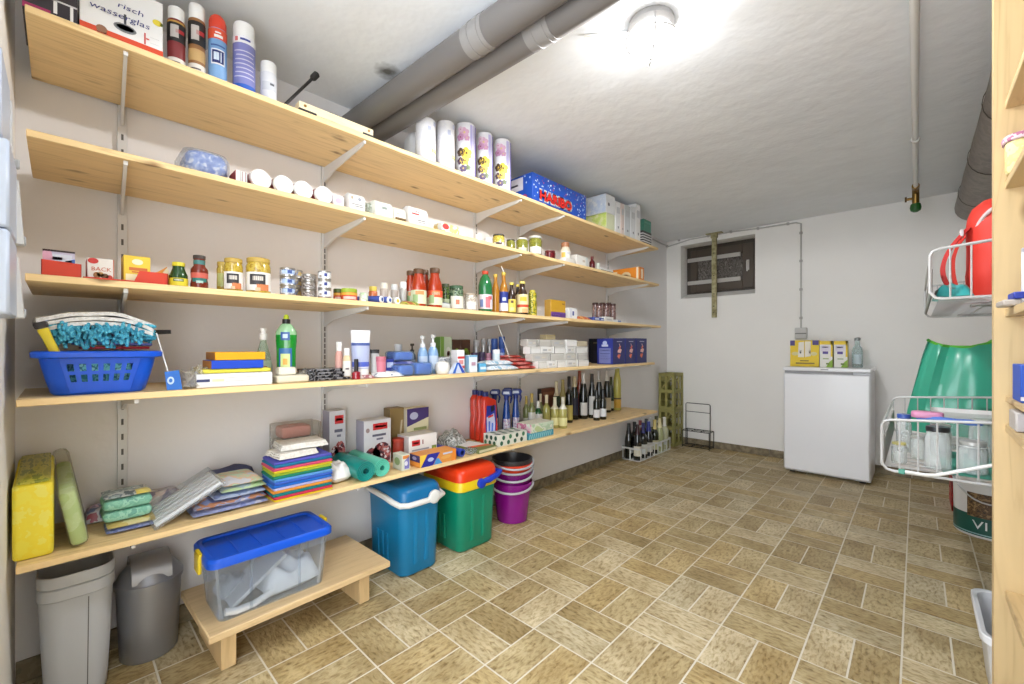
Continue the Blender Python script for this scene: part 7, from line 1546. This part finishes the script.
# things on the floor at the right
t = thing('white_basin', 'white plastic basin on the floor beside the pine shelf unit', 'basin', (CX+.125+.16, 1.865, .0006))
f = lambda k, z, e=0: rr(-.16*k-e, .16*k+e, -.172*k-e, .172*k+e, z, .04, 5); WB_ = mat((232, 234, 238), .35)
mb = MB(); mb.loft([f(.8, 0), f(.82, .006), f(.93, .205), f(.91, .205), f(.79, .01)], WB_); mb.build('basin', t)
mb = MB(); mb.loft([f(.93, .2), f(1, .205), f(1, .222), f(.985, .225), f(.92, .222), f(.91, .2)], WB_, cap0=False, cap1=False); mb.build('rim', t)
t = thing('white_bucket', 'white bucket with a dark green label band on the floor under the baskets', 'bucket', (2.225, 3.42, .0006))
r = .135; mb = MB(); mb.lathe([(r*.96, 0), (r, .006), (r*1.03, .3), (r*1.06, .305), (r*1.06, .318), (r, .32)], mat((236, 236, 236), .35), 36); mb.build('body', t)
a0 = atan2(-3.42, CX-2.225); GD = mat((14, 84, 74), .4)
mb = MB(); mb.arc(r*1.004+.0015, .014, .12, a0-1.5, a0+1.5, GD, 24); mb.arc(r*1.02+.0022, .11, .235, a0-.62, a0+.5, speckle([(52, 38, 26), (110, 80, 46), (84, 60, 36), (150, 120, 80)], 60, .5), 16)
mb.arc(r*1.004+.0025, .02, .026, a0-1.4, a0+1.4, mat((150, 190, 190), .4), 24); mb.build('label', t)
vs, fs = text_geo('VI'); mb = MB(); w_ = max(v.x for v in vs); a1 = a0-.47
mb.add([((r*1.01+.0035)*cos(a1+v.x*.07/r), (r*1.01+.0035)*sin(a1+v.x*.07/r), .05+v.y*.062) for v in vs], fs, mat((232, 240, 238), .4)); mb.build('lettering', t)
mb = MB(); mb.tube([((r+.008)*cos(a0-1.2+2.4*i/12), (r+.012)*sin(a0-1.2+2.4*i/12), .29-.1*math.sin(pi*i/12)) for i in range(13)], .004, mat((206, 206, 206), .4), 6); mb.build('handle', t)
t = thing('folding_crate', 'red slatted folding crate on the floor behind the white bucket', 'crate', (2.26, 3.88, .0006)); RC = mat((190, 34, 38), .4)
mb = MB(); X, Y, H_ = .165, .14, .2
for z in (.0, .05, .1, .15): 
    for x in (-X, X-.006): mb.box(x, x+.006, -Y, Y, z+.004, z+.034, RC, .001)
    for y in (-Y, Y-.006): mb.box(-X, X, y, y+.006, z+.004, z+.034, RC, .001)
for x in (-X, X-.02):
    for y in (-Y, Y-.02): mb.box(x, x+.02, y, y+.02, 0, H_, RC, .002)
mb.build('slatted_sides', t); mb = MB(); mb.box(-X, X, -Y, Y, 0, .004, RC, .001); mb.build('base', t)
# ---- slim wall bins at the near left
LB = mat((196, 208, 228), .35); LW_ = mat((234, 236, 238), .35)
for i, (z0, z1, yp, lb) in enumerate(((1.353, 1.50, -.066, 'topmost pale blue slim bin on the wall at the left edge'), (1.200, 1.348, -.0575, 'middle pale blue slim bin on the wall at the left edge'), (1.055, 1.197, -.0575, 'lowest pale blue slim bin on the wall at the left edge'))):
    t = thing('wall_bin', lb, 'bin', (.75, -.0897, z0), 0, 'slim wall bins at the left'); D = yp+.09; h = z1-z0
    mb = MB(); mb.box(-.09, .09, 0, D, 0, h, LB, .004); mb.build('bin', t)
    mb = MB(); mb.loft([[(x, y, z) for y, z in ((.0, h*.02), (D+.006+(.003 if i else -.003), h*.02), (D+.002, h*.86), (.0, h*.86))] for x in (-.125, -.0905)], LW_); mb.build('front_flap', t)
    mb = MB(); mb.box(-.128, -.118, D*.5, D+.011, h*.03, h*.16, mat((176, 180, 186), .4), .002); mb.build('catch', t)
# ================================================================ light and camera
sc = bpy.context.scene
w = bpy.data.worlds.new('ambient_fill'); sc.world = w; w.use_nodes = True
bg = w.node_tree.nodes['Background']; bg.inputs[0].default_value = (.885, .94, 1, 1); bg.inputs[1].default_value = 6.6  # even ambient fill added through the open end behind the camera
def lamp(name, kind, loc, power, col, size, rot=(0, 0, 0)):
    l = bpy.data.lights.new(name, kind); l.energy = power; l.color = col
    if kind == 'POINT': l.shadow_soft_size = size
    else: l.size = size
    o = bpy.data.objects.new(name, l); COL.objects.link(o); o.location = loc; o.rotation_euler = rot
    return o
lamp('lamp_light', 'POINT', (LX, LY, HC-.1), 9, (.985, .99, 1), .018)
l_ = bpy.data.lights.new('lamp_down_fill', 'SPOT'); l_.energy = 92; l_.color = (.985, .99, 1); l_.spot_size = pi; l_.spot_blend = .12; l_.shadow_soft_size = .02  # added downward spot at the bulb, lights the room but spares the ceiling
o_ = bpy.data.objects.new('lamp_down_fill', l_); COL.objects.link(o_); o_.location = (LX, LY, HC-.1)
# pieces that belong to a part of their thing
SUBPART = {'trigger': 'trigger_head', 'nozzle': 'trigger_head', 'pivot_disc': 'handle', 'clip': 'lid', 'buckle': 'shoulder_strap', 'valve_knob': 'valve', 'lettering': 'label', 'clip_wire': 'lid', 'badge': 'door', 'grip': 'door',
           'lip': 'arm', 'hinge_slot': 'housing', 'prong': 'housing', 'rivet': 'body', 'pane': 'sash', 'handle': 'sash', 'drawstring': 'drawstring_hem', 'seam': 'bin', 'piping': 'body', 'coupling': 'pipe', 'swing_flap': 'lid'}
base = lambda o: o.name.split('.')[0]
for o in [x for x in bpy.data.objects if x.parent and not x.parent.parent]:
    want = SUBPART.get(base(o))
    sib = [x for x in o.parent.children if x is not o and base(x) == want and x.parent.parent is None]
    if sib: o.parent = sib[0]
cam = bpy.data.cameras.new('camera'); co = bpy.data.objects.new('camera', cam); COL.objects.link(co)
co.location = (CX, 0, CZ); co.rotation_euler = (pi/2, 0, atan2(SN, CS)); cam.sensor_width = 36; cam.lens = 36*F/1024; cam.shift_y = (PV-342)/1024; cam.clip_start = .05
sc.camera = co
sc.view_settings.view_transform = 'Standard'; sc.view_settings.look = 'None'; sc.view_settings.gamma = 1; sc.view_settings.exposure = 0; sc.view_settings.use_curve_mapping = False
for o in bpy.data.objects:
    if 'h' in o: del o['h']
